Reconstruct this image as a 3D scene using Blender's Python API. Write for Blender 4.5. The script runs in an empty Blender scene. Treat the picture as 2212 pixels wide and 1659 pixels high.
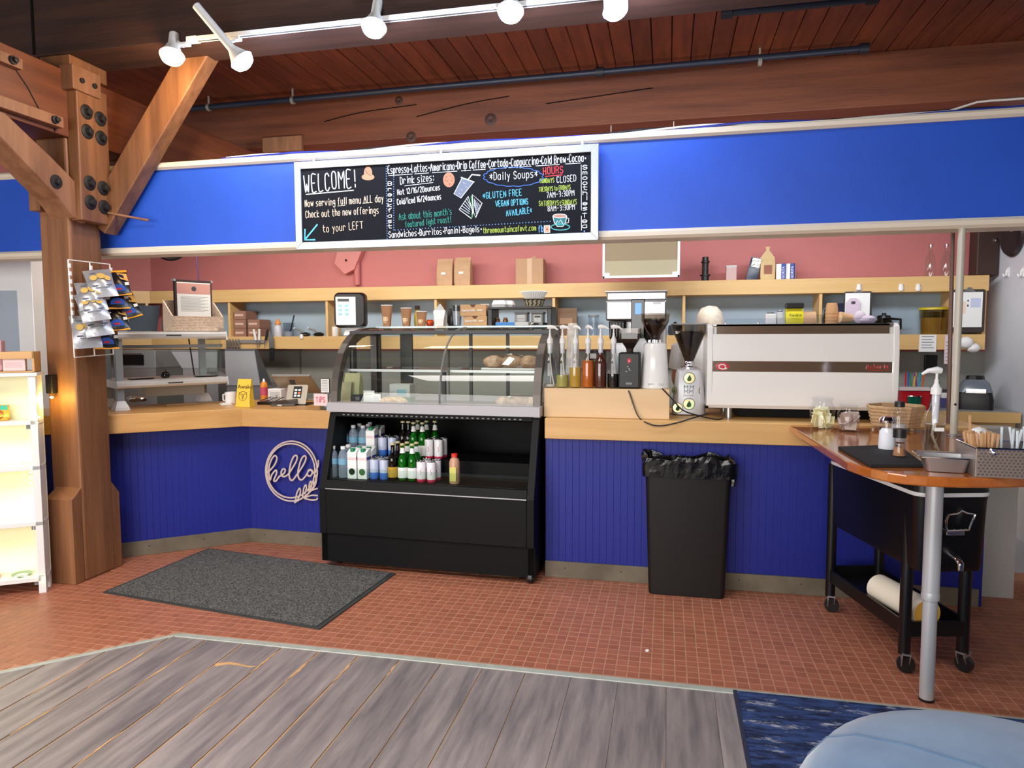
import bpy, bmesh, math, random
from mathutils import Matrix, Vector, noise
random.seed(7)
scene = bpy.context.scene
COL = scene.collection
# ------------------------------------------------------------------ camera
FPX, YAW, PITCH, ROLL, CZ = 1515.35, .217936, .070884, .003606, 1.45
def cam_axes():
    cy, sy, cp, sp = math.cos(YAW), math.sin(YAW), math.cos(PITCH), math.sin(PITCH)
    f = Vector((-sy*cp, cy*cp, -sp)); r = Vector((cy, sy, 0)); d = f.cross(r)
    cr, sr = math.cos(ROLL), math.sin(ROLL)
    return r*cr + d*sr, d*cr - r*sr, f
CR, CD, CF = cam_axes()
cam = bpy.data.cameras.new('camera'); cam_ob = bpy.data.objects.new('camera', cam); COL.objects.link(cam_ob)
cam.sensor_width = 36; cam.lens = FPX/2212*36; cam.clip_start = .05
mw = Matrix.Identity(4)
for i in range(3):
    mw[i][0] = CR[i]; mw[i][1] = -CD[i]; mw[i][2] = -CF[i]
mw[2][3] = CZ
cam_ob.matrix_world = mw
scene.camera = cam_ob
CAMP = Vector((0, 0, CZ))
# the photograph's sight lines, used to measure where things stand on a known plane of the room
def ray(x, y): return CR*((x-1106)/FPX) + CD*((y-829.5)/FPX) + CF
def onY(x, y, Y): d = ray(x, y); return CAMP + d*(Y/d.y)
def onZ(x, y, Z): d = ray(x, y); return CAMP + d*((Z-CZ)/d.z)
def onX(x, y, X): d = ray(x, y); return CAMP + d*(X/d.x)
def onP(x, y, p0, n): d = ray(x, y); return CAMP + d*((Vector(p0)-CAMP).dot(n)/d.dot(n))
def mpp(P): return (Vector(P)-CAMP).dot(CF)/FPX          # metres per pixel at a point
# ------------------------------------------------------------------ light, world, exposure
scene.view_settings.view_transform = 'Standard'; scene.view_settings.look = 'None'
scene.view_settings.gamma = 1; scene.view_settings.use_curve_mapping = False
scene.view_settings.exposure = 0.2
W = bpy.data.worlds.new('room_ambient'); scene.world = W; W.use_nodes = True
W.node_tree.nodes['Background'].inputs[0].default_value = (.9, .93, 1, 1)
W.node_tree.nodes['Background'].inputs[1].default_value = .2
def area(name, loc, target, sx, sy, power, color):
    l = bpy.data.lights.new(name, 'AREA'); l.shape = 'RECTANGLE'; l.size = sx; l.size_y = sy; l.energy = power; l.color = color
    o = bpy.data.objects.new(name, l); COL.objects.link(o); o.location = loc
    o.rotation_euler = (Vector(target)-Vector(loc)).to_track_quat('-Z', 'Y').to_euler(); return o
o = area('window_daylight', (-2.6, -3.4, 1.6), (-.9, 5.0, 1.45), 6.4, 2.3, 300, (1, .98, .95))
o = area('ceiling_fixture', (-2.2, .9, 3.3), (-2.3, 1.9, 0), 2.2, .7, 58, (1, .96, .92)); o.data.spread = math.radians(125)
o = area('ceiling_fixture', (.9, .7, 3.3), (.9, 1.7, 0), 1.6, .6, 14, (1, .98, .96)); o.data.spread = math.radians(125)
o = area('kitchen_fill', (-3.2, 4.3, 2.42), (-3.4, 6.1, 1.35), 1.6, .25, 23, (1, .93, .83))  # unseen fills added behind the soffit to light the shelves from the front
o = area('kitchen_fill', (-1.0, 4.3, 2.42), (-1.0, 6.1, 1.35), 1.8, .25, 18, (1, .95, .88))
o = area('kitchen_fill', (1.0, 4.3, 2.42), (1.0, 6.1, 1.35), 1.4, .25, 18, (.96, .97, 1))
# ------------------------------------------------------------------ materials
def lin(c):
    return tuple((v/12.92 if v <= .04045 else ((v+.055)/1.055)**2.4) for v in (x/255 for x in c))
MATS = {}
def mat(name, rgb, rough=.5, metal=0.0, var=0.0, vscale=8.0, spec=None, coat=0, emis=None, estr=0, bump=0, bscale=60, stretch=None, rgb2=None, rnd=0.0, sheen=0, trans=0, ior=1.45, subsurf=0, contrast=None):
    m = bpy.data.materials.new(name); m.use_nodes = True; nt = m.node_tree; b = nt.nodes['Principled BSDF']; N = nt.nodes; L = nt.links
    c = lin(rgb); b.inputs['Base Color'].default_value = (*c, 1); b.inputs['Roughness'].default_value = rough; b.inputs['Metallic'].default_value = metal
    if spec is not None: b.inputs['Specular IOR Level'].default_value = spec
    if coat: b.inputs['Coat Weight'].default_value = coat; b.inputs['Coat Roughness'].default_value = .08
    if sheen: b.inputs['Sheen Weight'].default_value = sheen
    if trans: b.inputs['Transmission Weight'].default_value = trans; b.inputs['IOR'].default_value = ior
    if emis: b.inputs['Emission Color'].default_value = (*lin(emis), 1); b.inputs['Emission Strength'].default_value = estr
    if var or rgb2 or bump or rnd:
        tc = N.new('ShaderNodeTexCoord'); mp = N.new('ShaderNodeMapping'); L.new(tc.outputs['Object'], mp.inputs[0])
        if stretch: mp.inputs['Scale'].default_value = stretch
        if rnd:
            oi = N.new('ShaderNodeObjectInfo'); ge = N.new('ShaderNodeNewGeometry'); ad = N.new('ShaderNodeMath'); ad.operation = 'ADD'
            L.new(oi.outputs['Random'], ad.inputs[0]); L.new(ge.outputs['Random Per Island'], ad.inputs[1])
            fr = N.new('ShaderNodeMath'); fr.operation = 'FRACT'; L.new(ad.outputs[0], fr.inputs[0])
            ml = N.new('ShaderNodeMath'); ml.operation = 'MULTIPLY'; ml.inputs[1].default_value = 37.0; L.new(fr.outputs[0], ml.inputs[0])
            cb = N.new('ShaderNodeCombineXYZ')
            for k in range(3): L.new(ml.outputs[0], cb.inputs[k])
            L.new(cb.outputs[0], mp.inputs['Location'])
        nz = N.new('ShaderNodeTexNoise'); nz.inputs['Scale'].default_value = vscale; nz.inputs['Detail'].default_value = 6; nz.inputs['Roughness'].default_value = .6
        L.new(mp.outputs[0], nz.inputs['Vector'])
        rp = N.new('ShaderNodeValToRGB'); L.new(nz.outputs['Fac'], rp.inputs[0])
        c2 = lin(rgb2) if rgb2 else tuple(max(0, v*(1-var)) for v in c)
        c1 = c if rgb2 else tuple(min(1, v*(1+var)) for v in c)
        lo, hi = contrast or (.32, .68)
        rp.color_ramp.elements[0].position = lo; rp.color_ramp.elements[1].position = hi
        rp.color_ramp.elements[0].color = (*c2, 1); rp.color_ramp.elements[1].color = (*c1, 1)
        last = rp.outputs[0]
        if rnd:
            hs = N.new('ShaderNodeHueSaturation'); L.new(last, hs.inputs['Color'])
            mr = N.new('ShaderNodeMapRange'); mr.inputs[3].default_value = 1-rnd; mr.inputs[4].default_value = 1+rnd; L.new(fr.outputs[0], mr.inputs[0]); L.new(mr.outputs[0], hs.inputs['Value']); last = hs.outputs[0]
        if var or rgb2 or rnd: L.new(last, b.inputs['Base Color'])
        if bump:
            n2 = N.new('ShaderNodeTexNoise'); n2.inputs['Scale'].default_value = bscale; n2.inputs['Detail'].default_value = 4; L.new(mp.outputs[0], n2.inputs['Vector'])
            bp = N.new('ShaderNodeBump'); bp.inputs['Strength'].default_value = bump; bp.inputs['Distance'].default_value = .01; L.new(n2.outputs['Fac'], bp.inputs['Height']); L.new(bp.outputs[0], b.inputs['Normal'])
    MATS[name] = m; return m
def clear(name, rgb=(255, 255, 255), tint=.9, rough=0.0, refl=1.0):
    m = bpy.data.materials.new(name); m.use_nodes = True; nt = m.node_tree; N = nt.nodes; L = nt.links
    for n in list(N): N.remove(n)
    o = N.new('ShaderNodeOutputMaterial'); t = N.new('ShaderNodeBsdfTransparent'); g = N.new('ShaderNodeBsdfGlossy'); mx = N.new('ShaderNodeMixShader'); f = N.new('ShaderNodeLayerWeight')
    c = lin(rgb); t.inputs[0].default_value = (*[v*tint for v in c], 1); g.inputs['Roughness'].default_value = rough; g.inputs[0].default_value = (1, 1, 1, 1); f.inputs[0].default_value = .5
    pw = N.new('ShaderNodeMath'); pw.operation = 'POWER'; pw.inputs[1].default_value = 4; ma = N.new('ShaderNodeMath'); ma.operation = 'MULTIPLY_ADD'; ma.inputs[1].default_value = .6*refl; ma.inputs[2].default_value = .042*refl
    L.new(f.outputs['Facing'], pw.inputs[0]); L.new(pw.outputs[0], ma.inputs[0]); L.new(ma.outputs[0], mx.inputs[0]); L.new(t.outputs[0], mx.inputs[1]); L.new(g.outputs[0], mx.inputs[2]); L.new(mx.outputs[0], o.inputs[0])
    MATS[name] = m; return m
def emit(name, rgb, s):
    m = bpy.data.materials.new(name); m.use_nodes = True; nt = m.node_tree
    for n in list(nt.nodes): nt.nodes.remove(n)
    o = nt.nodes.new('ShaderNodeOutputMaterial'); e = nt.nodes.new('ShaderNodeEmission'); e.inputs[0].default_value = (*lin(rgb), 1); e.inputs[1].default_value = s
    nt.links.new(e.outputs[0], o.inputs[0]); MATS[name] = m; return m
M = MATS
# timber
mat('timber_x', (126, 70, 42), .6, rgb2=(84, 42, 25), vscale=3, stretch=(.35, 5, 5), bump=.12, bscale=20, contrast=(.3, .75))
mat('timber_y', (132, 74, 42), .6, rgb2=(90, 45, 25), vscale=3, stretch=(5, .35, 5), bump=.12, bscale=20, contrast=(.3, .75))
mat('timber_z', (150, 101, 64), .55, rgb2=(104, 66, 39), vscale=3, stretch=(5, 5, .35), bump=.12, bscale=20, contrast=(.3, .75))
mat('timber_shaded', (70, 40, 31), .65, rgb2=(42, 24, 19), vscale=3, stretch=(.35, 5, 5), bump=.12, bscale=20, contrast=(.3, .75))  # front beam's shade is put into this darker timber colour
mat('timber_pale', (150, 106, 76), .6, rgb2=(120, 80, 54), vscale=4, stretch=(4, 4, .5), bump=.1, bscale=30)
mat('ceiling_board', (132, 66, 36), .5, rgb2=(92, 40, 22), vscale=4, stretch=(6, .6, 6), rnd=.22, contrast=(.3, .75))
mat('maple_x', (222, 178, 116), .38, rgb2=(204, 156, 94), vscale=2.5, stretch=(.5, 6, 9), contrast=(.25, .8))
mat('maple_w', (214, 166, 104), .38, rgb2=(190, 138, 78), vscale=2.5, stretch=(1, 1, 9), contrast=(.25, .8))
mat('birch', (236, 204, 160), .45, rgb2=(226, 188, 140), vscale=2, stretch=(.6, 4, 4))
mat('oak_gold', (226, 190, 132), .42, rgb2=(212, 170, 106), vscale=2.5, stretch=(.5, 5, 8), contrast=(.25, .8))
mat('table_wood', (190, 110, 48), .16, rgb2=(160, 84, 32), vscale=3, stretch=(4, .5, 4), coat=.6)
# paint, floor
mat('blue_soffit', (34, 84, 200), .42, var=.06, vscale=3, bump=.05, bscale=90)
mat('blue_panel', (10, 26, 130), .5, var=.1, vscale=4, stretch=(4, 4, .5))
mat('cream_trim', (226, 214, 196), .4)
mat('red_wall', (192, 114, 111), .6, var=.04, vscale=2)
mat('white_wall', (214, 218, 226), .6, var=.02)
mat('grey_splash', (150, 150, 142), .5, var=.04, vscale=2)
mat('shelf_back', (158, 178, 194), .6, var=.05, vscale=2)
mat('grout', (180, 130, 102), .9, var=.12, vscale=14)
mat('tile', (170, 106, 80), .42, rgb2=(152, 88, 64), vscale=14, rnd=.09, contrast=(.25, .8))
mat('subfloor', (196, 150, 98), .8, var=.18, vscale=10)
mat('plank', (156, 144, 140), .42, rgb2=(102, 95, 97), vscale=3.2, stretch=(7, .7, 7), rnd=.1, contrast=(.3, .72))
mat('strip_metal', (178, 182, 172), .5, .25, var=.1, vscale=20)
mat('mat_pile', (116, 114, 110), .95, rgb2=(40, 41, 42), vscale=120, bump=.8, bscale=120, contrast=(.4, .62))
mat('mat_rubber', (52, 54, 54), .7)
mat('baseboard_paint', (118, 108, 92), .6, rgb2=(92, 82, 66), vscale=5)
# metals, plastics
mat('black_metal', (15, 15, 17), .4)
mat('black_body', (4, 4, 5), .55, spec=.22)
mat('black_deep', (6, 6, 7), .6, spec=.2)
mat('black_plastic', (22, 22, 24), .38)
mat('black_glossy', (12, 12, 14), .12)
mat('dark_grey', (62, 63, 66), .45)
mat('mid_grey', (126, 128, 130), .45)
mat('arch_bronze', (92, 86, 82), .38, .45)
mat('steel', (170, 170, 173), .3, 1.0, var=.03, vscale=4, stretch=(.3, 6, 6))
mat('steel_rough', (178, 178, 180), .42, .9)
mat('silver_paint', (196, 197, 202), .35, .35)
mat('chrome', (232, 232, 234), .08, 1.0)
mat('iron', (48, 46, 46), .6, .6)
mat('white_plastic', (238, 238, 238), .35)
mat('white_gloss', (246, 246, 246), .2, coat=.3)
mat('white_metal', (226, 226, 224), .4)
mat('white_wire', (236, 232, 226), .4)
mat('paper_white', (240, 240, 238), .8)
mat('paper_grey', (206, 206, 206), .8)
mat('kraft', (194, 156, 120), .75, var=.08, vscale=20, bump=.15, bscale=18)
mat('carton', (186, 148, 114), .8, var=.04)
mat('kraft_light', (208, 166, 122), .75, var=.05)
mat('cup_kraft', (182, 132, 96), .7, var=.05)
mat('beans', (58, 34, 24), .6, rgb2=(22, 12, 9), vscale=140, bump=.9, bscale=140)
mat('bag_film', (10, 10, 12), .18, bump=.5, bscale=14)
mat('ottoman_velvet', (92, 128, 162), .8, rgb2=(70, 106, 146), vscale=5, sheen=.7, contrast=(.35, .65))
mat('foil', (196, 192, 184), .2, .9, bump=.7, bscale=40)
mat('chalkboard', (9, 13, 25), .75, var=.2, vscale=5, spec=.25)
mat('alu_frame', (206, 214, 222), .3, .75, var=.06, vscale=5)
clear('glass', (250, 255, 252), .96); clear('glass_thin', (250, 252, 255), .97, refl=.9); clear('glass_green', (110, 206, 120), .95); clear('glass_amber', (120, 74, 26), .8)
clear('glass_hopper', (232, 228, 222), .9); clear('plastic_clear', (236, 240, 245), .95); mat('water_plastic', (206, 222, 240), .06, trans=.75, ior=1.2); clear('acrylic', (245, 250, 255), .97)
def flat(rgb, rough=.6, name=None):
    k = name or 'paint_%02x%02x%02x_%d' % (*rgb, int(rough*10))
    return M.get(k) or mat(k, rgb, rough)
# ------------------------------------------------------------------ mesh helpers
class MB:
    def __init__(s): s.v = []; s.f = []
    def add(s, vs, fs):
        n = len(s.v); s.v += [tuple(v) for v in vs]; s.f += [tuple(i+n for i in f) for f in fs]; return s
    def box(s, a, b):
        (x0, y0, z0), (x1, y1, z1) = a, b
        return s.add([(x0,y0,z0),(x1,y0,z0),(x1,y1,z0),(x0,y1,z0),(x0,y0,z1),(x1,y0,z1),(x1,y1,z1),(x0,y1,z1)],
                     [(0,3,2,1),(4,5,6,7),(0,1,5,4),(1,2,6,5),(2,3,7,6),(3,0,4,7)])
    def cbox(s, c, d): return s.box((c[0]-d[0]/2, c[1]-d[1]/2, c[2]-d[2]/2), (c[0]+d[0]/2, c[1]+d[1]/2, c[2]+d[2]/2))
    def obox(s, p, q, w, h, up=(0, 0, 1)):
        """bar from p to q, w wide sideways, h along up"""
        p, q = Vector(p), Vector(q); d = (q-p).normalized(); u = Vector(up); sd = d.cross(u)
        if sd.length < 1e-5: sd = d.cross(Vector((1, 0, 0)))
        sd.normalize(); u = sd.cross(d).normalized(); a = sd*(w/2); b = u*(h/2)
        return s.add([p-a-b, p+a-b, p+a+b, p-a+b, q-a-b, q+a-b, q+a+b, q-a+b], [(0,1,2,3),(7,6,5,4),(0,4,5,1),(1,5,6,2),(2,6,7,3),(3,7,4,0)])
    def prism(s, poly, a, b, axis='z'):
        n = len(poly)
        def P(p, t): return (p[0], p[1], t) if axis == 'z' else ((t, p[0], p[1]) if axis == 'x' else (p[0], t, p[1]))
        return s.add([P(p, a) for p in poly]+[P(p, b) for p in poly],
                     [tuple(range(n))[::-1], tuple(range(n, 2*n))]+[(i, (i+1) % n, n+(i+1) % n, n+i) for i in range(n)])
    def lathe(s, prof, c=(0, 0, 0), seg=20, sx=1, sy=1, cap=True):
        vs = []; fs = []; k = len(prof)
        for r, z in prof:
            for j in range(seg):
                t = 2*math.pi*j/seg; vs.append((c[0]+r*math.cos(t)*sx, c[1]+r*math.sin(t)*sy, c[2]+z))
        for i in range(k-1):
            for j in range(seg):
                fs.append((i*seg+j, i*seg+(j+1) % seg, (i+1)*seg+(j+1) % seg, (i+1)*seg+j))
        if cap:
            if prof[0][0] > 1e-6: fs.append(tuple(range(seg))[::-1])
            if prof[-1][0] > 1e-6: fs.append(tuple((k-1)*seg+j for j in range(seg)))
        return s.add(vs, fs)
    def cyl(s, p, q, r, r2=None, seg=14):
        return s.tube([p, q], r, seg, [r, r if r2 is None else r2])
    def tube(s, pts, r, seg=8, rs=None, cap=True):
        pts = [Vector(p) for p in pts]; vs = []; fs = []; prev = None
        for i, p in enumerate(pts):
            d = (pts[min(i+1, len(pts)-1)]-pts[max(i-1, 0)]).normalized()
            if prev is None: a = d.orthogonal().normalized()
            else: a = (prev-d*prev.dot(d)); a = a.normalized() if a.length > 1e-6 else d.orthogonal().normalized()
            prev = a; b = d.cross(a); rr = rs[i] if rs else r
            for j in range(seg):
                t = 2*math.pi*j/seg; vs.append(p+a*(rr*math.cos(t))+b*(rr*math.sin(t)))
        for i in range(len(pts)-1):
            for j in range(seg): fs.append((i*seg+j, i*seg+(j+1) % seg, (i+1)*seg+(j+1) % seg, (i+1)*seg+j))
        if cap: fs.append(tuple(range(seg))[::-1]); fs.append(tuple((len(pts)-1)*seg+j for j in range(seg)))
        return s.add(vs, fs)
    def loft(s, rings, cap=True, closed=True):
        n = len(rings[0]); vs = [p for r in rings for p in r]; fs = []
        for i in range(len(rings)-1):
            for j in range(n if closed else n-1): fs.append((i*n+j, i*n+(j+1) % n, (i+1)*n+(j+1) % n, (i+1)*n+j))
        if cap and closed: fs.append(tuple(range(n))[::-1]); fs.append(tuple((len(rings)-1)*n+j for j in range(n)))
        return s.add(vs, fs)
    def stroke(s, pts, w, fn, t=.001, closed=False):
        """flat ribbon with thickness t along 2-D pts; fn(a, b, h) maps to 3-D"""
        pts = [Vector((p[0], p[1])) for p in pts]; n = len(pts)
        if n < 2: return s
        L = []; R = []
        for i in range(n):
            if closed: d = (pts[(i+1) % n]-pts[i-1])
            else: d = (pts[min(i+1, n-1)]-pts[max(i-1, 0)])
            if d.length < 1e-9: d = Vector((1, 0))
            d.normalize(); nn = Vector((-d.y, d.x))*(w/2)
            e = Vector((0, 0))
            if not closed and i == 0: e = -d*(w/3)
            if not closed and i == n-1: e = d*(w/3)
            L.append(pts[i]+nn+e); R.append(pts[i]-nn+e)
        vs = []
        for i in range(n): vs += [fn(L[i].x, L[i].y, t+i*4e-6), fn(R[i].x, R[i].y, t+i*4e-6), fn(L[i].x, L[i].y, 0), fn(R[i].x, R[i].y, 0)]
        fs = []
        for i in range(n if closed else n-1):
            a = 4*i; b = 4*((i+1) % n)
            fs += [(a, a+1, b+1, b), (a+2, a, b, b+2), (a+1, a+3, b+3, b+1)]
        return s.add(vs, fs)
    def xf(s, m):
        s.v = [tuple(m @ Vector(v)) for v in s.v]; return s
    def build(s, name, m, parent=None, smooth=False, bevel=0, off=None, weld=False):
        me = bpy.data.meshes.new(name)
        vs = s.v if off is None else [(v[0]-off[0], v[1]-off[1], v[2]-off[2]) for v in s.v]
        me.from_pydata(vs, [], s.f)
        bm = bmesh.new(); bm.from_mesh(me)
        if weld: bmesh.ops.remove_doubles(bm, verts=bm.verts, dist=1e-5)
        bmesh.ops.recalc_face_normals(bm, faces=bm.faces)
        bm.to_mesh(me); bm.free()
        o = bpy.data.objects.new(name, me); COL.objects.link(o)
        me.materials.append(M[m] if isinstance(m, str) else m)
        if smooth:
            for p in me.polygons: p.use_smooth = True
            if smooth != 'all':
                try: me.set_sharp_from_angle(angle=math.radians(38))
                except Exception: pass
        if bevel:
            b = o.modifiers.new('bevel', 'BEVEL'); b.width = bevel; b.segments = 2; b.limit_method = 'ANGLE'; b.angle_limit = math.radians(40)
        if parent: o.parent = parent
        return o
def tag(o, label, cat, group=None):
    o['label'] = label; o['category'] = cat
    if group: o['group'] = group
    return o
def thing(name, label, cat, loc=(0, 0, 0), rz=0, group=None):
    o = bpy.data.objects.new(name, None); COL.objects.link(o); o.location = loc; o.rotation_euler = (0, 0, rz); o.empty_display_size = .05
    return tag(o, label, cat, group)
def struct(o): o['kind'] = 'structure'; return o
def stuff(o): o['kind'] = 'stuff'; return o
def dup(root, loc, rz=None, label=None, group=None, scale=None):
    c = root.copy(); COL.objects.link(c); c.location = loc
    if rz is not None: c.rotation_euler = (0, 0, rz)
    if scale: c.scale = (scale,)*3 if not hasattr(scale, '__len__') else scale
    if label: c['label'] = label
    if group: c['group'] = group
    for ch in list(root.children):
        k = ch.copy(); COL.objects.link(k); k.parent = c
        for g in list(ch.children):
            q = g.copy(); COL.objects.link(q); q.parent = k
    return c
def arc(cx, cy, r, a0, a1, n, ry=None):
    ry = r if ry is None else ry
    return [(cx+r*math.cos(math.radians(a0+(a1-a0)*i/n)), cy+ry*math.sin(math.radians(a0+(a1-a0)*i/n))) for i in range(n+1)]
def rrect(x0, y0, x1, y1, r, n=4):
    return arc(x1-r, y0+r, r, -90, 0, n)+arc(x1-r, y1-r, r, 0, 90, n)+arc(x0+r, y1-r, r, 90, 180, n)+arc(x0+r, y0+r, r, 180, 270, n)
def spline(pts, n=8):
    out = []; P = [Vector(p) for p in pts]
    for i in range(len(P)-1):
        a, b, c, d = P[max(i-1, 0)], P[i], P[i+1], P[min(i+2, len(P)-1)]
        for k in range(n):
            t = k/n; out.append(.5*((2*b)+(c-a)*t+(2*a-5*b+4*c-d)*t*t+(3*b-a-3*c+d)*t**3))
    out.append(P[-1]); return out
# single-line handwriting, pairs are x 0-4, y 0-8 with the baseline at 2
G = {'A':"022842 1535",'B':"02082837362505 2534332202",'C':"3728180703122233",'D':"02081837331202",'E':"38080232 0525",'F':"380802 0525",'G':"37281807031222333525",'H':"0802 3832 0535",'I':"1812",'J':"3833221203",'K':"0802 380532",'L':"080232",'M':"0208254842",'N':"02083238",'O':"180703122233372818",'P':"02082837362505",'Q':"180703122233372818 2432",'R':"02082837362505 2532",'S':"372818070615253433221203",'T':"0848 2822",'U':"080312223338",'V':"082248",'W':"0812253248",'X':"0832 3802",'Y':"082548 2522",'Z':"08380232",
 'a':"36160503122233 3632",'b':"0802 0516263533221203",'c':"3626160503122232",'d':"3832 3526160503122233",'e':"04343526160503122233",'f':"38281712 0626",'g':"3626160504132334 3631201001",'h':"0802 0516263532",'i':"1612 1718",'j':"262110 2728",'k':"0802 360432",'l':"1812",'m':"0602 05162522 25364542",'n':"0602 0516263532",'o':"160503122233352616",'p':"0600 0516263533221203",'q':"3630 3526160503122233",'r':"0602 05162635",'s':"3616051424332202",'t':"18132232 0636",'u':"0603122233 3632",'v':"062246",'w':"0612253246",'x':"0632 3602",'y':"0623 3610",'z':"06360232",
 '0':"180703122233372818",'1':"071812",'2':"07182837360232",'3':"071828373625 152534332212",'4':"32380444",'5':"380805253433221203",'6':"3828170703122233342505",'7':"083812",'8':"152536372818070615 1504031222333425",'9':"3525150617283733 3322",
 '!':"1814 1312",':':"1615 1312",'.':"1312",'-':"0535",'/':"0238",'*':"2723 0634 0436","'":"1817",'+':"2723 0545",'~':"1514 2524"}
def gwidth(ch): 
    if ch == ' ': return 3.2
    if ch not in G: return 3
    return max(int(p[i]) for p in G[ch].split() for i in range(0, len(p), 2))+2.1
def write(mb, text, p0, p1, h, w, fn, t=.0012, jit=.25):
    """letters along the baseline p0->p1 (2-D), cap height h"""
    p0, p1 = Vector(p0), Vector(p1); tot = sum(gwidth(c) for c in text)-2.1; d = p1-p0; ln = d.length; d.normalize(); nn = Vector((-d.y, d.x)); sx = ln/tot; sy = h/6; x = 0
    for ch in text:
        if ch != ' ' and ch in G:
            jy = random.uniform(-jit, jit)
            for st in G[ch].split():
                pts = []
                for i in range(0, len(st), 2):
                    a = x+int(st[i]); b = int(st[i+1])-2+jy; q = p0+d*(a*sx)+nn*(b*sy); pts.append((q.x, q.y))
                if len(pts) > 2:
                    pts = [(q.x, q.y) for q in spline([(p[0], p[1], 0) for p in pts], 3)]
                mb.stroke(pts, w, fn, t)
        x += gwidth(ch)
    return mb
def font_text(body, size, fn, mb=None, align='LEFT', sx=1.0):
    """printed lettering from the built-in font, mapped by fn(a, b, h)"""
    cu = bpy.data.curves.new('lettering', 'FONT'); cu.body = body; cu.size = size; cu.align_x = align; cu.resolution_u = 2
    ob = bpy.data.objects.new('lettering', cu); COL.objects.link(ob)
    dg = bpy.context.evaluated_depsgraph_get(); me = bpy.data.meshes.new_from_object(ob.evaluated_get(dg))
    mb = mb or MB(); mb.add([fn(v.co.x*sx, v.co.y, .0006) for v in me.vertices], [tuple(p.vertices) for p in me.polygons])
    bpy.data.objects.remove(ob); bpy.data.curves.remove(cu); bpy.data.meshes.remove(me); return mb
# ================================================================== SETTING
# ---- floor: slab with red tiles and grey planks
floor = struct(MB().box((-6.5, -4, -.06), (4.5, 7.2, -.0012)).build('floor', 'grout'))
STRIP_Y = 2.862; DX = -2.29                                     # plank floor ends here; left of DX the edge runs off at 45 degrees
def in_wood(x, y): return y < STRIP_Y+.02 and (x > DX or y < STRIP_Y+.02+(x-DX))
TP = .05
def tile_mesh():
    b = MB(); h = .0239
    b.add([(-h,-h,-.004),(h,-h,-.004),(h,h,-.004),(-h,h,-.004),(-h+.002,-h+.002,0),(h-.002,-h+.002,0),(h-.002,h-.002,0),(-h+.002,h-.002,0)],
          [(4,5,6,7),(0,1,5,4),(1,2,6,5),(2,3,7,6),(3,0,4,7)])
    return b
cells = []
for i in range(-86, 50):
    for j in range(int(1.9/TP), int(4.6/TP)):
        x = (i+.5)*TP-.003; y = (j+.5)*TP+.012
        if in_wood(x-.02, y-.02) or in_wood(x+.02, y-.03): continue
        if -3.52 < x < -3.36 and 3.44 < y < 3.62: continue
        cells.append((x, y))
vis = [c for c in cells if -2.2 < c[0] < .82]
vis.sort(key=lambda c: c[1]); near = vis[:300]; ns = set(near)
t0 = tile_mesh().build('tile', 'tile', floor); t0.location = (*near[0], 0)
for c in near[1:]:
    o = t0.copy(); COL.objects.link(o); o.location = (*c, 0); o.parent = floor
rest = MB(); tm = tile_mesh()
for c in cells:
    if c not in ns: rest.add([(v[0]+c[0], v[1]+c[1], v[2]+random.uniform(-.0006, .0004)) for v in tm.v], tm.f)
stuff(rest.build('tiles', 'tile', floor))
# planks along the depth of the room
seams = [-3.4, -3.21, -3.02, -2.83, -2.66, -2.497, -2.315, -2.125, -1.93, -1.727, -1.54, -1.345, -1.146, -.955, -.765, -.575, -.38, -.185, .012, .2, .39, .58, .77, .96, 1.15, 1.34]
MB().add([(-4.5, -1, .0012), (1.9, -1, .0012), (1.9, STRIP_Y, .0012), (DX, STRIP_Y, .0012), (-4.5, STRIP_Y+(-4.5-DX), .0012)], [(0, 1, 2, 3, 4)]).build('plank_bed', 'subfloor', floor)
for k in range(len(seams)-1):
    a, b = seams[k], seams[k+1]
    ga = .0045 if b < -1.0 else (.0022 if b < -.5 else .0008)
    gb = .0045 if b < -1.1 else (.0022 if b < -.5 else .0008)
    a += ga; b -= gb
    def ytop(x): return STRIP_Y if x >= DX else STRIP_Y+(x-DX)
    cuts = sorted([random.uniform(.9, 2.2), random.uniform(-.4, .6)]) if k % 2 else [random.uniform(1.2, 2.0)]
    ys = [-1]+[c for c in cuts if c < min(ytop(a), ytop(b))-.25]+[None]
    for y0, y1 in zip(ys[:-1], ys[1:]):
        ya = ytop(a) if y1 is None else y1-.0012; yb = ytop(b) if y1 is None else y1-.0012
        if min(ya, yb) < y0+.05 or max(ya, yb) < 1.2: continue
        pl = [(a, y0), (b, y0), (b, yb), (a, ya)]
        MB().prism(pl, .001, .0055).build('plank', 'plank', floor, bevel=.0008)
# worn patches where the plank ends have broken away
random.seed(3)
WORN = [(-2.497, 2.25, 2.55, .006), (-2.315, 2.35, 2.78, .008), (-2.315, 2.0, 2.2, .005), (-2.125, 2.4, 2.76, .006), (-1.93, 2.3, 2.62, .005), (-1.727, 2.6, 2.82, .008), (-1.727, 2.2, 2.4, .005), (-1.54, 2.56, 2.78, .011), (-1.345, 2.6, 2.8, .009), (-1.146, 2.68, 2.82, .006), (-1.93, 1.9, 2.1, .005), (-2.66, 2.0, 2.3, .005), (-.0, 1.9, 2.35, .003)]
for (x, ya, yb, w) in WORN:
    n = 9; lft = [(x-w*random.uniform(.25, 1)*math.sin(math.pi*min(1, .08+.9*i/n)), ya+(yb-ya)*i/n) for i in range(n+1)]; rgt = [(x+w*random.uniform(.25, 1)*math.sin(math.pi*min(1, .08+.9*i/n)), ya+(yb-ya)*i/n) for i in range(n+1)]
    MB().prism(lft+rgt[::-1], .0052, .0062).build('worn_patch', 'subfloor', floor)
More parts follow.
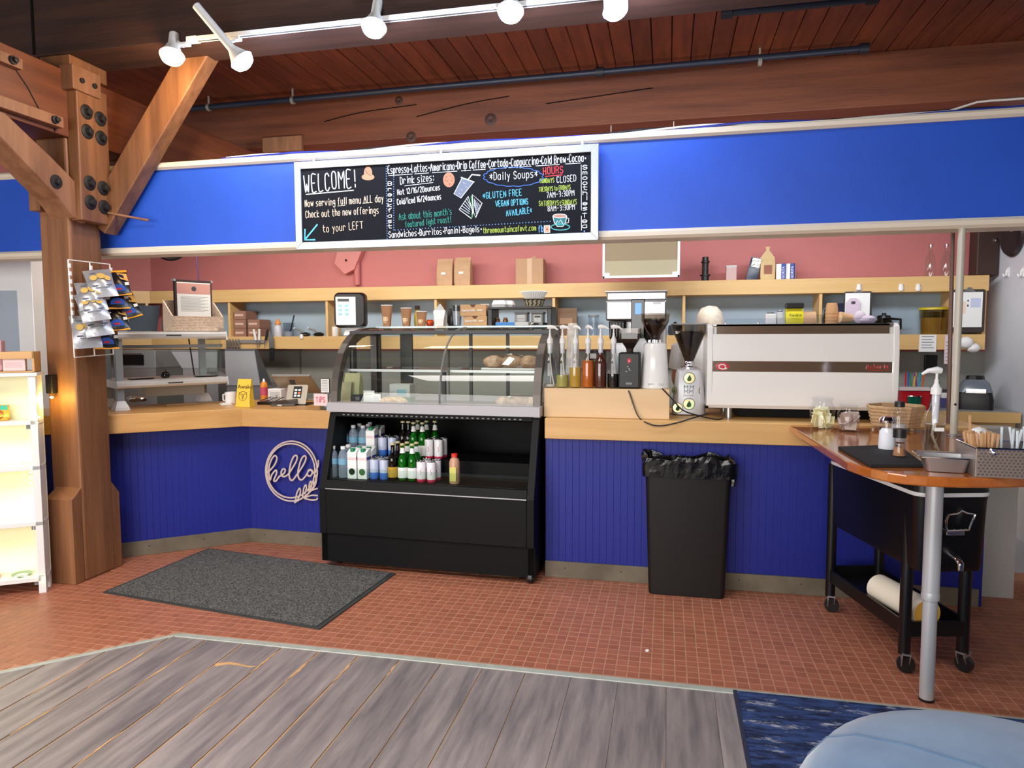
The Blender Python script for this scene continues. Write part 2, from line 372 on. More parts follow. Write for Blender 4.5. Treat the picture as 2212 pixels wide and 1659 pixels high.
P = [(-1.93, 2.645), (-1.88, 2.67), (-1.83, 2.668), (-1.78, 2.655), (-1.735, 2.66), (-1.76, 2.645), (-1.82, 2.65), (-1.87, 2.652), (-1.915, 2.62)]
MB().prism(P, .0052, .0062).build('worn_patch', 'subfloor', floor)
# transition strip
struct(MB().prism([(DX-.01, STRIP_Y-.012), (1.75, STRIP_Y-.012), (1.75, STRIP_Y+.026), (DX, STRIP_Y+.026)], 0, .009).build('trim_1', 'strip_metal', bevel=.003))
L_ = 2.4; struct(MB().prism([(DX-.012, STRIP_Y-.012), (DX-.004, STRIP_Y+.026), (DX-.004-L_, STRIP_Y+.026-L_), (DX+.028-L_, STRIP_Y-.012-L_-.01)], 0, .0095).build('trim_2', 'strip_metal', bevel=.003))
# pale floor beyond the counter end
struct(MB().prism([(2.02, 4.72), (4.2, 4.72), (4.2, 7), (2.02, 7)], -.003, .003).build('floor_pale', flat((176, 178, 184), .5)))
# ---- back and side walls
struct(MB().box((-6.5, -4.1, 0), (4.5, -4.0, 3.5)).build('wall_rear', flat((182, 158, 128), .7)))
struct(MB().box((-5.1, 6.15, 1.3), (2.6, 6.3, 3.5)).build('wall_back', 'red_wall'))
wl = struct(MB().box((-5.1, 6.14, 0), (2.6, 6.3, 1.3)).build('wall_splash', 'grey_splash'))
for x in (-4.9, -3.44, -1.95, -.6, .75): MB().box((x-.006, 6.13, .9), (x+.006, 6.142, 1.32)).build('seam_strip', flat((110, 110, 104)), wl)
# left wall leaves the corner at 45 degrees
def leftwall(o0, o1, z0, z1, m, nm):
    c = Vector((-5.07, 6.15)); d = Vector((-.766, -.643)); n = Vector((-.643, .766))
    p = [c-n*o0, c-n*o0+d*3.2, c-n*o1+d*3.2, c-n*o1]
    return MB().prism([(q.x, q.y) for q in p], z0, z1).build(nm, m)
struct(leftwall(0, -.12, 1.3, 3.5, 'red_wall', 'wall_left')); struct(leftwall(0, -.12, 0, 1.3, 'grey_splash', 'wall_left_splash'))
struct(MB().box((2.42, 5.2, 0), (2.56, 6.2, 3.5)).build('wall_right', 'white_wall'))
struct(MB().box((1.62, 4.24, 0), (1.86, 4.4, .93)).build('wall_stub', flat((168, 164, 160), .6)))
# ---- ceiling of boards
ceil = struct(MB().box((-7, -1.5, 3.43), (5, 7.2, 3.5)).build('ceiling', 'black_deep'))
x = -6.0; bm0 = None
while x < 3.6:
    w = .132
    o = MB().prism([(-.0635, 3.43), (-.0635, 3.402), (-.0595, 3.398), (.0595, 3.398), (.0635, 3.402), (.0635, 3.43)], 3.4, 7.0, axis='y') if bm0 is None else None
    if bm0 is None: bm0 = o.build('ceiling_board', 'ceiling_board', ceil); bm0.location = (x, 0, 0)
    else:
        q = bm0.copy(); COL.objects.link(q); q.location = (x, 0, random.uniform(-.003, .003)); q.parent = ceil
    x += w
# ---- soffit over the counter with cream trims
struct(MB().box((-5.2, 3.76, 1.955), (3.4, 3.9, 2.475)).build('wall_soffit', 'blue_soffit'))
def trim_bar(n, z0, z1, y, r):
    prof = [(3.9, z0), (y+r, z0), (y, z0+r), (y, z1-r), (y+r, z1), (3.9, z1)]
    return struct(MB().prism(prof, -5.2, 3.4, axis='x').build(n, 'cream_trim', smooth=True))
trim_bar('trim_3', 2.445, 2.487, 3.738, .012); trim_bar('trim_4', 1.942, 1.99, 3.735, .014)
# ---- beams
def beam(nm, a, b, m, label, cuts=()):
    loc = ((a[0]+b[0])/2, (a[1]+b[1])/2, a[2]); t = thing(nm, label, 'beam', loc)
    MB().box(a, b).build('timber', m, t, bevel=.006, off=loc); return t, loc
t, L0 = beam('ceiling_beam', (-6, 3.42, 3.03), (4.5, 3.71, 3.42), 'timber_shaded', 'dark timber beam carrying the track lights across the top')
MB().box((-3.53, 3.414, 3.04), (-3.515, 3.43, 3.4)).build('joint_line', 'black_deep', t, off=L0)
t, L0 = beam('ceiling_beam', (-6, 5.46, 3.03), (4.5, 5.76, 3.40), 'timber_x', 'long brown timber beam with cracks above the blue soffit')
for (px, py, r) in ((1060, 258, .05), (888, 296, .045), (862, 217, .035)):
    p = onY(px, py, 5.46); MB().lathe([(0, 0), (r*.5, .004), (r, 0)], seg=12).xf(Matrix.Translation(p) @ Matrix.Rotation(math.pi/2, 4, 'X')).build('knot', flat((58, 30, 20)), t, off=L0)
for pts in (((700, 263), (780, 243), (900, 226)), ((900, 252), (1010, 224), (1100, 208)), ((1180, 224), (1290, 208), (1410, 190))):
    q = [onY(a, b, 5.459) for a, b in pts]; MB().tube(spline(q, 4), .004, 5).build('crack', 'black_deep', t, off=L0)
t, L0 = beam('girder', (-3.555, -.5, 2.575), (-3.335, 5.46, 2.945), 'timber_y', 'heavy timber girder running over the left post into the room')
q = onX(120, 250, -3.334)
for (za, zb, ya, yb) in ((2.83, 2.885, 1.4, 3.12), (2.6, 2.66, 1.4, 3.36)):
    s = MB().box((-3.34, ya, za), (-3.29, yb, zb)).build('strap', 'timber_pale', t, bevel=.003, off=L0)
    for yy in (yb-.06, yb-.62): MB().lathe([(.022, 0), (.022, .012), (.013, .014), (.013, .03), (0, .032)], seg=10).xf(Matrix.Translation((-3.29, yy, (za+zb)/2)) @ Matrix.Rotation(math.pi/2, 4, 'Y')).build('bolt', 'iron', s, off=L0)
for (ya, yb, za, zb) in ((3.05, 3.27, 2.9, 2.64), (3.3, 3.34, 2.64, 2.58)):
    MB().tube([(-3.3345, ya, za), (-3.3345, (ya+yb)/2+.02, (za+zb)/2), (-3.3345, yb, zb)], .004, 5).build('crack', 'black_deep', t, off=L0)
MB().box((-3.5, 3.43, 2.945), (-3.3, 3.7, 3.03)).build('bearing_block', 'timber_z', t, bevel=.004, off=L0)
MB().box((-3.53, 3.95, 2.44), (-3.335, 5.46, 2.576)).build('lower_chord', 'timber_y', t, bevel=.006, off=L0)
# bracket at the far end of the girder
MB().box((-3.34, 5.42, 2.98), (-2.98, 5.46, 3.1)).build('bearing_block', 'timber_pale', t, bevel=.004, off=L0)
# ---- post
PX0, PX1, PY0, PY1 = -3.55, -3.345, 3.42, 3.65
pl = ((PX0+PX1)/2, (PY0+PY1)/2, 0)
post = thing('timber_post', 'heavy brown timber post with bolted plates beside the snack rack', 'post', pl)
MB().box((PX0, PY0, 0), (PX1, PY1, 2.575)).build('shaft', 'timber_z', post, bevel=.012, off=pl)
MB().prism([(PX0+.01, PY0), (PX1-.005, PY0), (PX1-.005, PY0-.07), (PX0+.01, PY0-.07)], 0, .5).add([(PX0+.01, PY0, .5), (PX1-.005, PY0, .5), (PX1-.005, PY0-.07, .5), (PX0+.01, PY0-.07, .5), (PX0+.03, PY0, .56), (PX1-.005, PY0, .56)], [(2, 3, 4, 5), (0, 3, 4), (1, 2, 5)]).build('foot_block', 'timber_z', post, bevel=.004, off=pl)
MB().prism([(PY1-.05, 0), (PY1+.06, 0), (PY1+.06, .47), (PY1, .55), (PY1-.05, .55)], PX0+.02, PX1-.003, axis='x').build('foot_block', 'timber_z', post, bevel=.004, off=pl)
MB().box((PX1, 3.435, 2.11), (PX1+.075, 3.66, 2.88)).build('side_plate', 'timber_z', post, bevel=.006, off=pl)
bz = [2.73, 2.62, 2.33, 2.22]
for z in bz:
    for y in (3.5, 3.6):
        z2 = z-.01 if y > 3.55 else z
        MB().lathe([(.042, 0), (.042, .004), (.038, .007), (.02, .008), (.018, .03), (0, .032)], seg=16).xf(Matrix.Translation((PX1+.075, y, z2)) @ Matrix.Rotation(math.pi/2, 4, 'Y')).build('washer_bolt', 'iron', post, smooth=True, off=pl)
MB().box((PX1, 3.4, 2.83), (PX1+.09, 3.6, 2.965)).build('cap_plate', 'timber_pale', post, bevel=.004, off=pl)
for y in (3.46, 3.55): MB().lathe([(.015, 0), (.015, .01), (0, .012)], seg=10).xf(Matrix.Translation((PX1+.09, y, 2.89)) @ Matrix.Rotation(math.pi/2, 4, 'Y')).build('bolt', 'iron', post, off=pl)
MB().obox((-3.37, 3.68, 2.11), (-2.62, 3.68, 3.1), .17, .1, (0, 1, 0)).build('knee_brace', 'timber_z', post, bevel=.006, off=pl)
b = MB().prism([(3.5, 2.1), (3.5, 2.29), (3.3, 2.42), (3.02, 2.585), (2.9, 2.585), (2.9, 2.52), (3.12, 2.36), (3.33, 2.21), (3.42, 2.12)], -3.47, -3.31, axis='x').build('knee_brace', 'timber_pale', post, bevel=.006, off=pl)
MB().lathe([(.038, 0), (.038, .005), (.015, .007), (.015, .024), (0, .026)], seg=16).xf(Matrix.Translation((-3.31, 3.31, 2.3)) @ Matrix.Rotation(math.pi/2, 4, 'Y')).build('washer_bolt', 'iron', b, off=pl)
MB().box((-3.55, 3.36, 2.16), (-3.475, 3.43, 2.36)).build('corbel', 'timber_z', post, off=pl)
tag(MB().cyl(onY(233, 460, 3.62), onY(321, 476, 3.7), .007).build('wooden_dowel', 'timber_pale'), 'thin wooden dowel sticking out of the post before the blue soffit', 'dowel')
# ---- sprinkler pipes
def pipe(nm, pts, r, label, hangers=()):
    t = thing(nm, label, 'pipe', pts[0]); MB().tube(pts, r, 10).build('tube', flat((30, 38, 54), .4), t, smooth=True, off=pts[0])
    for p in pts: MB().tube([Vector(p)-Vector((.03, 0, 0)), Vector(p)+Vector((.03, 0, 0))], r*1.5, 10).build('coupling', flat((26, 30, 40), .5), t, smooth=True, off=pts[0])
    for (px, zt) in hangers:
        q = onY(px, 200, pts[0][1]); xx = q.x
        h = MB().cyl((xx, pts[0][1], pts[0][2]), (xx, pts[0][1], zt), .008).build('hanger', flat((150, 140, 124), .5), t, off=pts[0])
        MB().lathe([(r*1.25, -.012), (r*1.25, .012)], seg=12).xf(Matrix.Translation((xx, pts[0][1], pts[0][2])) @ Matrix.Rotation(math.pi/2, 4, 'Y')).build('clamp', flat((140, 134, 122), .5), h, off=pts[0])
    return t
pipe('sprinkler_pipe', [(-4.2, 5.2, 3.305), (-.5, 5.2, 3.325), (1.25, 5.2, 3.335)], .023, 'long dark blue sprinkler pipe under the ceiling boards', ((450, 3.395), (632, 3.398), (1640, 3.398)))
a = onY(1570, 28, 4.4); b_ = onY(1885, -2, 4.4)
pipe('sprinkler_pipe', [tuple(a), (b_.x, 4.4, a.z)], .023, 'short dark pipe at the upper right below the ceiling')
# cables along the soffit's top
for k, (c, dz) in enumerate((((30, 50, 150), .0), ((220, 216, 210), .012), ((20, 22, 30), .022))):
    pts = []
    for i in range(40):
        X = -2.6+i*.115; pts.append((X, 3.775+.04*k+.014*math.sin(i*.9+k*2), 2.494+dz+.008*math.sin(i*.55+k)+(.03 if i > 34 and k == 1 else 0)))
    tag(MB().tube(spline(pts, 2), .0055, 6).build('cable', flat(c, .5), smooth=True), ['blue', 'white', 'black'][k]+' cable lying along the top of the blue soffit', 'cable')
# ---- counter fronts in blue beadboard
def bead_front(nm, p, q, z0, z1, label, thick=.03):
    p, q = Vector((*p, 0)), Vector((*q, 0)); d = (q-p); ln = d.length; d.normalize(); ang = math.atan2(d.y, d.x)
    t = thing(nm, label, 'counter', p, ang)
    MB().box((0, .008, z0), (ln, .5, z1)).build('carcass', 'blue_panel', t)
    n = max(1, round(ln/.0405)); w = ln/n; mb = MB().prism([(.0002, .0085), (.0002, .0006), (.0014, 0), (w-.0014, 0), (w-.0002, .0006), (w-.0002, .0085)], z0, z1)
    s = mb.build('bead_board', 'blue_panel', t)
    for i in range(1, n):
        o = s.copy(); COL.objects.link(o); o.parent = t; o.location = (i*w, 0, 0)
    return t, ang
bead_front('service_counter', (-.70, 4.075), (1.64, 4.075), .0, .836, 'blue beadboard counter front right of the display case behind the bin')
bead_front('service_counter', (-2.845, 4.345), (-2.118, 4.327), .0, .836, 'short blue beadboard counter front behind the hello sign')
wu = Vector((-.781, -.625)); wn = Vector((-.625, .781)); CC = Vector((-2.845, 4.345))
e = CC+wu*1.75
bead_front('service_counter', (e.x, e.y), (CC.x, CC.y), .0, .836, 'angled blue beadboard counter front beside the timber post')
def base(n, p, q, h=.097, m='baseboard_paint'):
    p, q = Vector(p), Vector(q); d = (q-p).normalized(); nn = Vector((d.y, -d.x))*.016
    o = struct(MB().prism([(p.x, p.y), (q.x, q.y), (q.x+nn.x, q.y+nn.y), (p.x+nn.x, p.y+nn.y)], 0, h).build(n, m, bevel=.002))
    for i in range(int((q-p).length/.33)):
        c = p+d*(.12+.33*i)+nn; MB().lathe([(.004, 0), (0, .001)], seg=8).xf(Matrix.Translation((c.x, c.y, h*.62)) @ Matrix.Rotation(math.atan2(d.y, d.x), 4, 'Z') @ Matrix.Rotation(math.pi/2, 4, 'X')).build('nail', 'iron', o)
base('baseboard_right', (-.70, 4.074), (1.62, 4.074)); base('baseboard_middle', (-2.85, 4.344), (-2.118, 4.327)); base('baseboard_left', (e.x, e.y), (CC.x, CC.y))
# worktops
o = MB().box((-.70, 4.044, .836), (1.62, 4.78, .957)).build('worktop', 'maple_x', bevel=.004); tag(o, 'thick pale maple worktop under the espresso machine', 'worktop')
CT = Vector((-2.787, 4.188)); A_ = CT+wu*1.75; G_ = A_+wn*.65
S1 = CT+wu*.8; S2 = S1+wn*.14; S3 = CT+wu*1.75+wn*.14
poly = [(S3.x, S3.y), (S2.x, S2.y), (S1.x, S1.y), (CT.x, CT.y), (-2.115, 4.188), (-2.085, 4.84), (-3.016, 4.84), (G_.x, G_.y)]
o = MB().prism(poly, .836, .957).build('worktop', 'maple_w', bevel=.004); tag(o, 'thick angled maple worktop left of the display case', 'worktop')
# ---- back counter and long shelf unit
t = thing('back_counter', 'long grey topped counter along the back wall', 'counter', (-1.2, 5.85, 0))
MB().box((-3.05, 5.56, 0), (2.4, 6.13, .86)).build('carcass', 'oak_gold', t, off=(-1.2, 5.85, 0))
MB().box((-3.05, 5.5, .86), (2.4, 6.13, .895)).build('top', flat((150, 150, 152), .4), t, off=(-1.2, 5.85, 0))
MB().box((-3.05, 5.485, .82), (2.4, 5.505, .893)).build('front_edge', 'oak_gold', t, off=(-1.2, 5.85, 0))
SL = (-1.3, 5.85, 1.32)
sh = thing('wall_shelf', 'long golden wooden shelf unit with compartments on the back wall', 'shelf', SL)
MB().box((-4.84, 5.845, 1.757), (2.31, 5.87, 1.872)).build('front_board', 'oak_gold', sh, bevel=.002, off=SL)
MB().box((-4.84, 5.87, 1.757), (2.31, 6.145, 1.785)).build('top_board', 'oak_gold', sh, off=SL)
MB().box((-4.84, 5.87, 1.84), (2.31, 6.145, 1.868)).build('top_deck', 'oak_gold', sh, off=SL)
MB().box((-4.84, 5.845, 1.322), (2.3, 5.87, 1.437)).build('front_board', 'oak_gold', sh, bevel=.002, off=SL)
MB().box((-4.84, 5.87, 1.405), (2.3, 6.145, 1.433)).build('bottom_board', 'oak_gold', sh, off=SL)
MB().box((-4.84, 6.12, 1.433), (2.3, 6.145, 1.757)).build('back_panel', 'shelf_back', sh, off=SL)
for px in (495, 706, 941, 1196, 1477, 1772, 2062, 2126):
    xx = onY(px, 690, 5.86).x; MB().box((xx-.011, 5.862, 1.433), (xx+.011, 6.12, 1.757)).build('divider', 'oak_gold', sh, off=SL)
for px in (1855, 1946, 1983): 
    p = onY(px, 620, 5.845); MB().lathe([(.012, -.03), (.02, -.012), (.014, .01), (.018, .02), (0, .026)], seg=10, sy=.6).xf(Matrix.Translation((p.x, 5.838, p.z))).build('hook', 'white_plastic', sh, smooth=True, off=SL)
p = onY(652, 727, 5.845); MB().lathe([(.014, -.02), (.02, 0), (.012, .02), (0, .024)], seg=10, sy=.6).xf(Matrix.Translation((p.x, 5.838, p.z))).build('hook', 'white_plastic', sh, smooth=True, off=SL)
# shelf on the left wall
c = Vector((-4.84, 5.85)); d = Vector((-.766, -.643)); n = Vector((-.643, .766)); LL = (-4.84, 5.85, 1.32)
ls = thing('wall_shelf', 'golden wooden corner shelf continuing on the left wall', 'shelf', LL)
def lbox(nm, a0, a1, z0, z1, m):
    p = [c+n*a0, c+n*a0+d*2.6, c+n*a1+d*2.6, c+n*a1]; MB().prism([(q.x, q.y) for q in p], z0, z1).build(nm, m, ls, off=LL)
lbox('front_board', 0, .025, 1.757, 1.872, 'oak_gold'); lbox('top_board', .025, .28, 1.757, 1.785, 'oak_gold'); lbox('front_board', 0, .025, 1.322, 1.437, 'oak_gold'); lbox('bottom_board', .025, .28, 1.405, 1.433, 'oak_gold'); lbox('back_panel', .27, .285, 1.433, 1.757, 'shelf_back'); lbox('top_deck', .025, .28, 1.84, 1.868, 'oak_gold')
for k in (.02, .75, 1.5):
    p = [c+d*k, c+d*(k+.022), c+d*(k+.022)+n*.27, c+d*k+n*.27]; MB().prism([(q.x, q.y) for q in p], 1.433, 1.757).build('divider', 'oak_gold', ls, off=LL)
# ---- steel pole between table and soffit, with a rope
t = thing('steel_pole', 'slim pale steel pole rising from the side table to the soffit', 'pole', (1.36, 3.76, .95))
MB().cyl((0, 0, 0), (0, 0, 1.0), .0165, seg=16).build('tube', flat((196, 190, 176), .35), t, smooth=True)
MB().lathe([(.03, 0), (.03, .006), (.018, .01)], seg=16).build('foot', 'steel_rough', t); MB().lathe([(.006, 0), (0, .004)], seg=10).xf(Matrix.Translation((-.003, -.0165, .155)) @ Matrix.Rotation(math.pi/2, 4, 'X')).build('bolt', 'black_metal', t)
a = onY(2058, 492, 4.2); b_ = onY(2049, 905, 4.2)
tag(MB().tube([(a.x, 4.2, a.z+.05), ((a.x+b_.x)/2, 4.2, (a.z+b_.z)/2), (b_.x, 4.2, .96)], .011, 8).build('copper_pipe', flat((120, 92, 78), .5), smooth=True), 'thin brown pipe running down behind the steel pole', 'pipe')
# ================================================================== DISPLAY CASE
CO = Vector((-2.106, 3.945, 0)); CTH = -.039; CW = 1.372
CU = Vector((math.cos(CTH), math.sin(CTH), 0)); CV = Vector((-math.sin(CTH), math.cos(CTH), 0))
def inCase(px, py, v):
    """photo point on the case's plane at depth v -> (s, v, z) in the case's own axes"""
    q = onP(px, py, CO+CV*v, CV)-CO; return Vector((q.dot(CU), v, q.z))
def caseW(s, v, z): return CO+CU*s+CV*v+Vector((0, 0, z))
case = thing('display_case', 'black refrigerated display case with curved glass top and open lower shelf', 'display case', CO, CTH)
ARCH = [(.165, 1.02), (.172, 1.09), (.19, 1.17), (.22, 1.25), (.265, 1.33), (.325, 1.392), (.40, 1.44), (.49, 1.475), (.58, 1.492), (.70, 1.5)]
D = .80
LOW = [(.02, .035), (.02, .217), (0, .217), (0, .50), (.035, .60), (.155, .955), (D, .955), (D, .035)]
for s0, s1 in ((0, .045), (CW-.045, CW)):
    MB().prism(LOW, s0, s1, axis='x').build('end_panel', 'black_body', case, bevel=.003)
    inner = [(v+.048*(1 if i < 9 else 1), z-(.02+.028*min(1, i/5))) for i, (v, z) in enumerate(ARCH)]
    band = MB()
    for i in range(len(ARCH)-1):
        a, b, c, d = ARCH[i], ARCH[i+1], inner[i+1], inner[i]
        band.prism([a, b, c, d], s0, s1, axis='x')
    band.box((s0, .70, 1.44), (s1, D, 1.5)).box((s0, D-.05, .955), (s1, D, 1.5)).box((s0, .165, .955), (s1, .213, 1.02))
    band.build('arch_frame', 'arch_bronze', case, weld=True)
    pane = [(.2, 1.02)]+[p for p in inner]+[(D-.05, 1.45), (D-.05, 1.02)]
    MB().prism(pane, s0+.02, s0+.025, axis='x').build('end_glass', 'glass_thin', case)
MB().box((.045, .07, .035), (CW-.045, .11, .217)).box((.0, .02, .035), (CW, .07, .21)).build('toe_kick', 'black_deep', case)
MB().box((.045, 0, .217), (CW-.045, .03, .497)).build('front_panel', 'black_body', case, bevel=.003)
MB().obox((.045, .02, .525), (CW-.045, .02, .525), .03, .05, (0, .2, 1)).build('price_rail', 'black_body', case)
MB().box((.045, -.004, .497), (CW-.045, .02, .503)).build('edge_strip', 'steel_rough', case)
MB().box((.045, .045, .52), (CW-.045, D, .548)).build('lower_deck', 'black_deep', case)
MB().box((.045, .03, .035), (CW-.045, D-.02, .06)).build('bottom_tray', 'black_metal', case)
MB().box((.045, D-.02, .06), (CW-.045, D, .955)).build('back_wall', 'black_deep', case)
MB().box((.045, .26, .548), (CW-.045, .58, .66)).build('step_shelf', 'black_deep', case)
MB().prism([(.04, .552), (.044, .552), (.064, .622), (.06, .622)], .05, CW-.05, axis='x').build('low_glass', 'glass', case)
MB().prism([(.13, .963), (.13, 1.02), (.2, 1.026), (.26, 1.0), (.26, .963)], -.01, CW+.005, axis='x').build('steel_lip', flat((176, 174, 178), .35), case, bevel=.002)
cnp = MB().prism([(.15, .935), (.19, .925), (.45, .925), (.45, .963), (.15, .963)], .045, CW-.045, axis='x').build('canopy', 'black_body', case)
for i in range(36): MB().cbox((.1+i*.033, .152, .945), (.014, .006, .007)).build('vent_slot', 'mid_grey', cnp)
MB().box((.045, .2, .965), (CW-.045, D, .985)).build('upper_deck', 'dark_grey', case)
# curved front glass in two panes, glass shelf, top
mid = .735
for s0, s1 in ((.045, mid-.004), (mid+.004, CW-.045)):
    g = MB(); off = [(v+.012, z-.004) for v, z in ARCH]
    g.loft([[(s0, v, z) for v, z in off], [(s1, v, z) for v, z in off]], cap=False, closed=False)
    g.build('curved_glass', 'glass', case, smooth='all')
MB().tube([(mid, v+.01, z-.004) for v, z in ARCH], .006, 6).build('glass_joint', 'mid_grey', case)
MB().box((0, .5, 1.494), (CW, D, 1.506)).build('top_glass', 'glass', case)
MB().box((0, D-.035, 1.45), (CW, D, 1.494)).build('rear_rail', 'black_metal', case)
MB().box((0, .44, 1.455), (CW, .47, 1.475)).build('lamp_rail', 'dark_grey', case)
MB().box((.05, .30, 1.215), (mid-.03, D-.1, 1.225)).build('glass_shelf', 'glass', case); MB().box((mid+.03, .30, 1.215), (CW-.05, D-.1, 1.225)).build('glass_shelf', 'glass', case)
MB().box((.05, .295, 1.212), (mid-.03, .302, 1.228)).build('shelf_edge', 'steel_rough', case); MB().box((mid+.03, .295, 1.212), (CW-.05, .302, 1.228)).build('shelf_edge', 'steel_rough', case)
for s in (.045, .22, mid, 1.0, CW-.06): MB().box((s, D-.03, .985), (s+.02 if s != .22 else s+.09, D-.01, 1.46)).build('rear_door_post', 'black_metal', case)
MB().box((mid-.014, .25, .985), (mid+.014, .27, 1.215)).build('centre_post', 'black_metal', case)
for (s, v) in ((.08, .1), (CW-.03, .04), (CW-.1, .1)):
    w = MB().lathe([(.03, -.012), (.03, .012)], seg=14).xf(Matrix.Translation((s, v, .03)) @ Matrix.Rotation(math.pi/2, 4, 'Y')).build('caster', 'black_plastic', case, smooth=True)
    MB().box((s-.018, v-.012, .03), (s+.018, v+.012, .062)).build('fork', 'steel_rough', w)
# ---------------------------------------------------------------- drinks
def root(nm, cat): return thing(nm, '', cat, (0, 0, -9))
def bottle_water():
    t = root('water_bottle', 'bottle')
    MB().lathe([(0, 0), (.029, .002), (.031, .02), (.030, .03), (.0315, .05), (.0305, .07), (.032, .09), (.031, .105), (.032, .13), (.026, .155), (.014, .175), (.012, .184)], seg=16).build('body', 'water_plastic', t, smooth=True)
    MB().lathe([(.0325, .085), (.0325, .122)], seg=16, cap=False).build('label_band', flat((120, 168, 196)), t, smooth=True)
    MB().lathe([(.0155, .18), (.0155, .198), (0, .199)], seg=14).build('cap', 'white_plastic', t, smooth=True); return t
def carton_coco():
    t = root('coconut_carton', 'carton'); MB().box((-.031, -.031, 0), (.031, .031, .165)).build('box', 'paper_white', t, bevel=.002)
    MB().prism([(-.031, .165), (.031, .165), (.031, .188), (.0, .182)], -.031, .031, axis='x').build('sloped_top', 'paper_white', t)
    MB().lathe([(.016, .17), (.016, .19), (0, .192)], c=(0, -.012, 0), seg=12).build('screw_cap', flat((18, 132, 84), .4), t, smooth=True)
    MB().lathe([(0, 0), (.021, 0)], seg=16).xf(Matrix.Translation((0, -.0315, .045)) @ Matrix.Rotation(math.pi/2, 4, 'X')).build('coconut_print', flat((52, 110, 46)), t)
    font_text('COCO', .021, lambda a, b, h: (a-.028, -.0313-h, b+.12)).build('print', flat((214, 70, 90)), t)
    MB().box((.0312, -.031, .12), (.0316, .028, .138)).build('blue_flash', flat((30, 56, 140)), t); return t
def can(nm, top, lo, split=.045):
    t = root(nm, 'can'); MB().lathe([(.022, 0), (.0265, .006), (.0285, .012), (.0285, split)], seg=16).build('lower_wrap', lo, t, smooth=True)
    MB().lathe([(.0285, split), (.0285, .118), (.0265, .125)], seg=16, cap=False).build('upper_wrap', top, t, smooth=True)
    MB().lathe([(.0265, .125), (.025, .131), (.0235, .129), (0, .129)], seg=16).build('lid', 'chrome', t, smooth=True)
    MB().cbox((0, -.004, .1305), (.012, .02, .002)).build('pull_tab', 'steel', t); return t
def can_pink():
    t = can('soda_can', flat((236, 232, 236), .3), flat((214, 54, 92), .3), .02)
    for a in (-1.2, .2, 1.6): MB().stroke([(a*.0286-.003, .05), (a*.0286+.006, .06), (a*.0286-.002, .075), (a*.0286+.008, .09)], .0035, lambda p, q, h: (.0287*math.sin(p/.0286), -.0287*math.cos(p/.0286), q), 0).build('squiggle', flat((190, 60, 110)), t)
    MB().lathe([(.0288, .0), (.0288, .0)], seg=4, cap=False) ; return t
def bottle_glass(nm, gm, lab, neck):
    t = root(nm, 'bottle')
    MB().lathe([(0, 0), (.029, .002), (.0305, .01), (.0305, .12), (.028, .14), (.018, .165), (.013, .185), (.0125, .222)], seg=16).build('body', gm, t, smooth=True)
    MB().lathe([(0, .004), (.026, .004), (.027, .01), (.027, .12), (.024, .14), (.015, .163), (0, .165)], seg=14).build('drink', flat((46, 150, 62) if neck else (104, 74, 26), .2), t, smooth=True)
    MB().lathe([(.031, .02), (.031, .085)], seg=16, cap=False).build('label_band', lab, t, smooth=True)
    if neck: MB().lathe([(.0175, .172), (.0135, .19), (.0132, .205)], seg=14, cap=False).build('neck_label', 'paper_white', t, smooth=True)
    MB().lathe([(.0145, .22), (.015, .226), (.0135, .232), (0, .234)], seg=14).build('cap', flat((196, 186, 140), .3), t, smooth=True); return t
def bottle_juice():
    t = root('juice_bottle', 'bottle')
    MB().lathe([(0, 0), (.03, .002), (.032, .01), (.032, .13), (.026, .15), (.017, .158), (.017, .165)], seg=16).build('body', flat((196, 150, 120), .25), t, smooth=True)
    MB().box((-.02, -.0335, .02), (.02, -.0318, .105)).build('label_patch', flat((214, 206, 110)), t); MB().lathe([(.019, .163), (.019, .183), (0, .184)], seg=14).build('cap', flat((222, 52, 40), .4), t, smooth=True); return t
kw = bottle_water(); kc = carton_coco(); kb = can('seltzer_can', flat((190, 198, 222), .3), flat((66, 118, 206), .3)); kp = can_pink()
kg = bottle_glass('green_bottle', 'glass_green', 'paper_white', True); ka = bottle_glass('amber_bottle', 'glass_amber', flat((190, 150, 40)), False); kj = bottle_juice()
used = set()
ORD = ['leftmost', 'second from the left', 'third from the left', 'fourth from the left', 'fifth from the left', 'sixth from the left', 'seventh from the left', 'eighth from the left']
def drink(k, s, v, z, label, group):
    p = caseW(s, v, z)
    if k.name in used: return dup(k, p, CTH, label, group)
    used.add(k.name); k.location = p; k.rotation_euler = (0, 0, CTH); k['label'] = label; k['group'] = group; return k
def row(k, xs, y, v, z, desc, where, group, dxv=0.0, ang=0):
    n = len(xs)
    for i, px in enumerate(xs):
        s = inCase(px, y, v).x
        nm = desc+' '+where+(', '+ORD[i] if n > 1 else '')
        drink(k, s, v, z, nm, group)
F0, S0 = .549, .661
row(kw, (720, 742), 1010, .12, F0, 'clear water bottle', 'in the front row of the case', 'water bottles in the case')
row(kw, (727, 753), 1000, .19, F0, 'clear water bottle', 'in the second row of the front shelf', 'water bottles in the case')
row(kw, (724, 743, 764, 785), 960, .30, S0, 'clear water bottle', 'on the raised step, first row', 'water bottles in the case')
row(kw, (736, 757, 777, 796), 950, .38, S0, 'clear water bottle', 'on the raised step, second row', 'water bottles in the case')
row(kw, (749, 770, 800), 950, .46, S0, 'clear water bottle', 'on the raised step, dim third row', 'water bottles in the case')
row(kc, (765, 787), 1010, .12, F0, 'white coconut water carton with green cap', 'in the front row', 'coconut cartons')
row(kc, (779, 799), 1000, .195, F0, 'white coconut water carton with green cap', 'in the second row', 'coconut cartons')
row(kc, (804,), 960, .30, S0, 'white coconut water carton with green cap', 'on the raised step', 'coconut cartons')
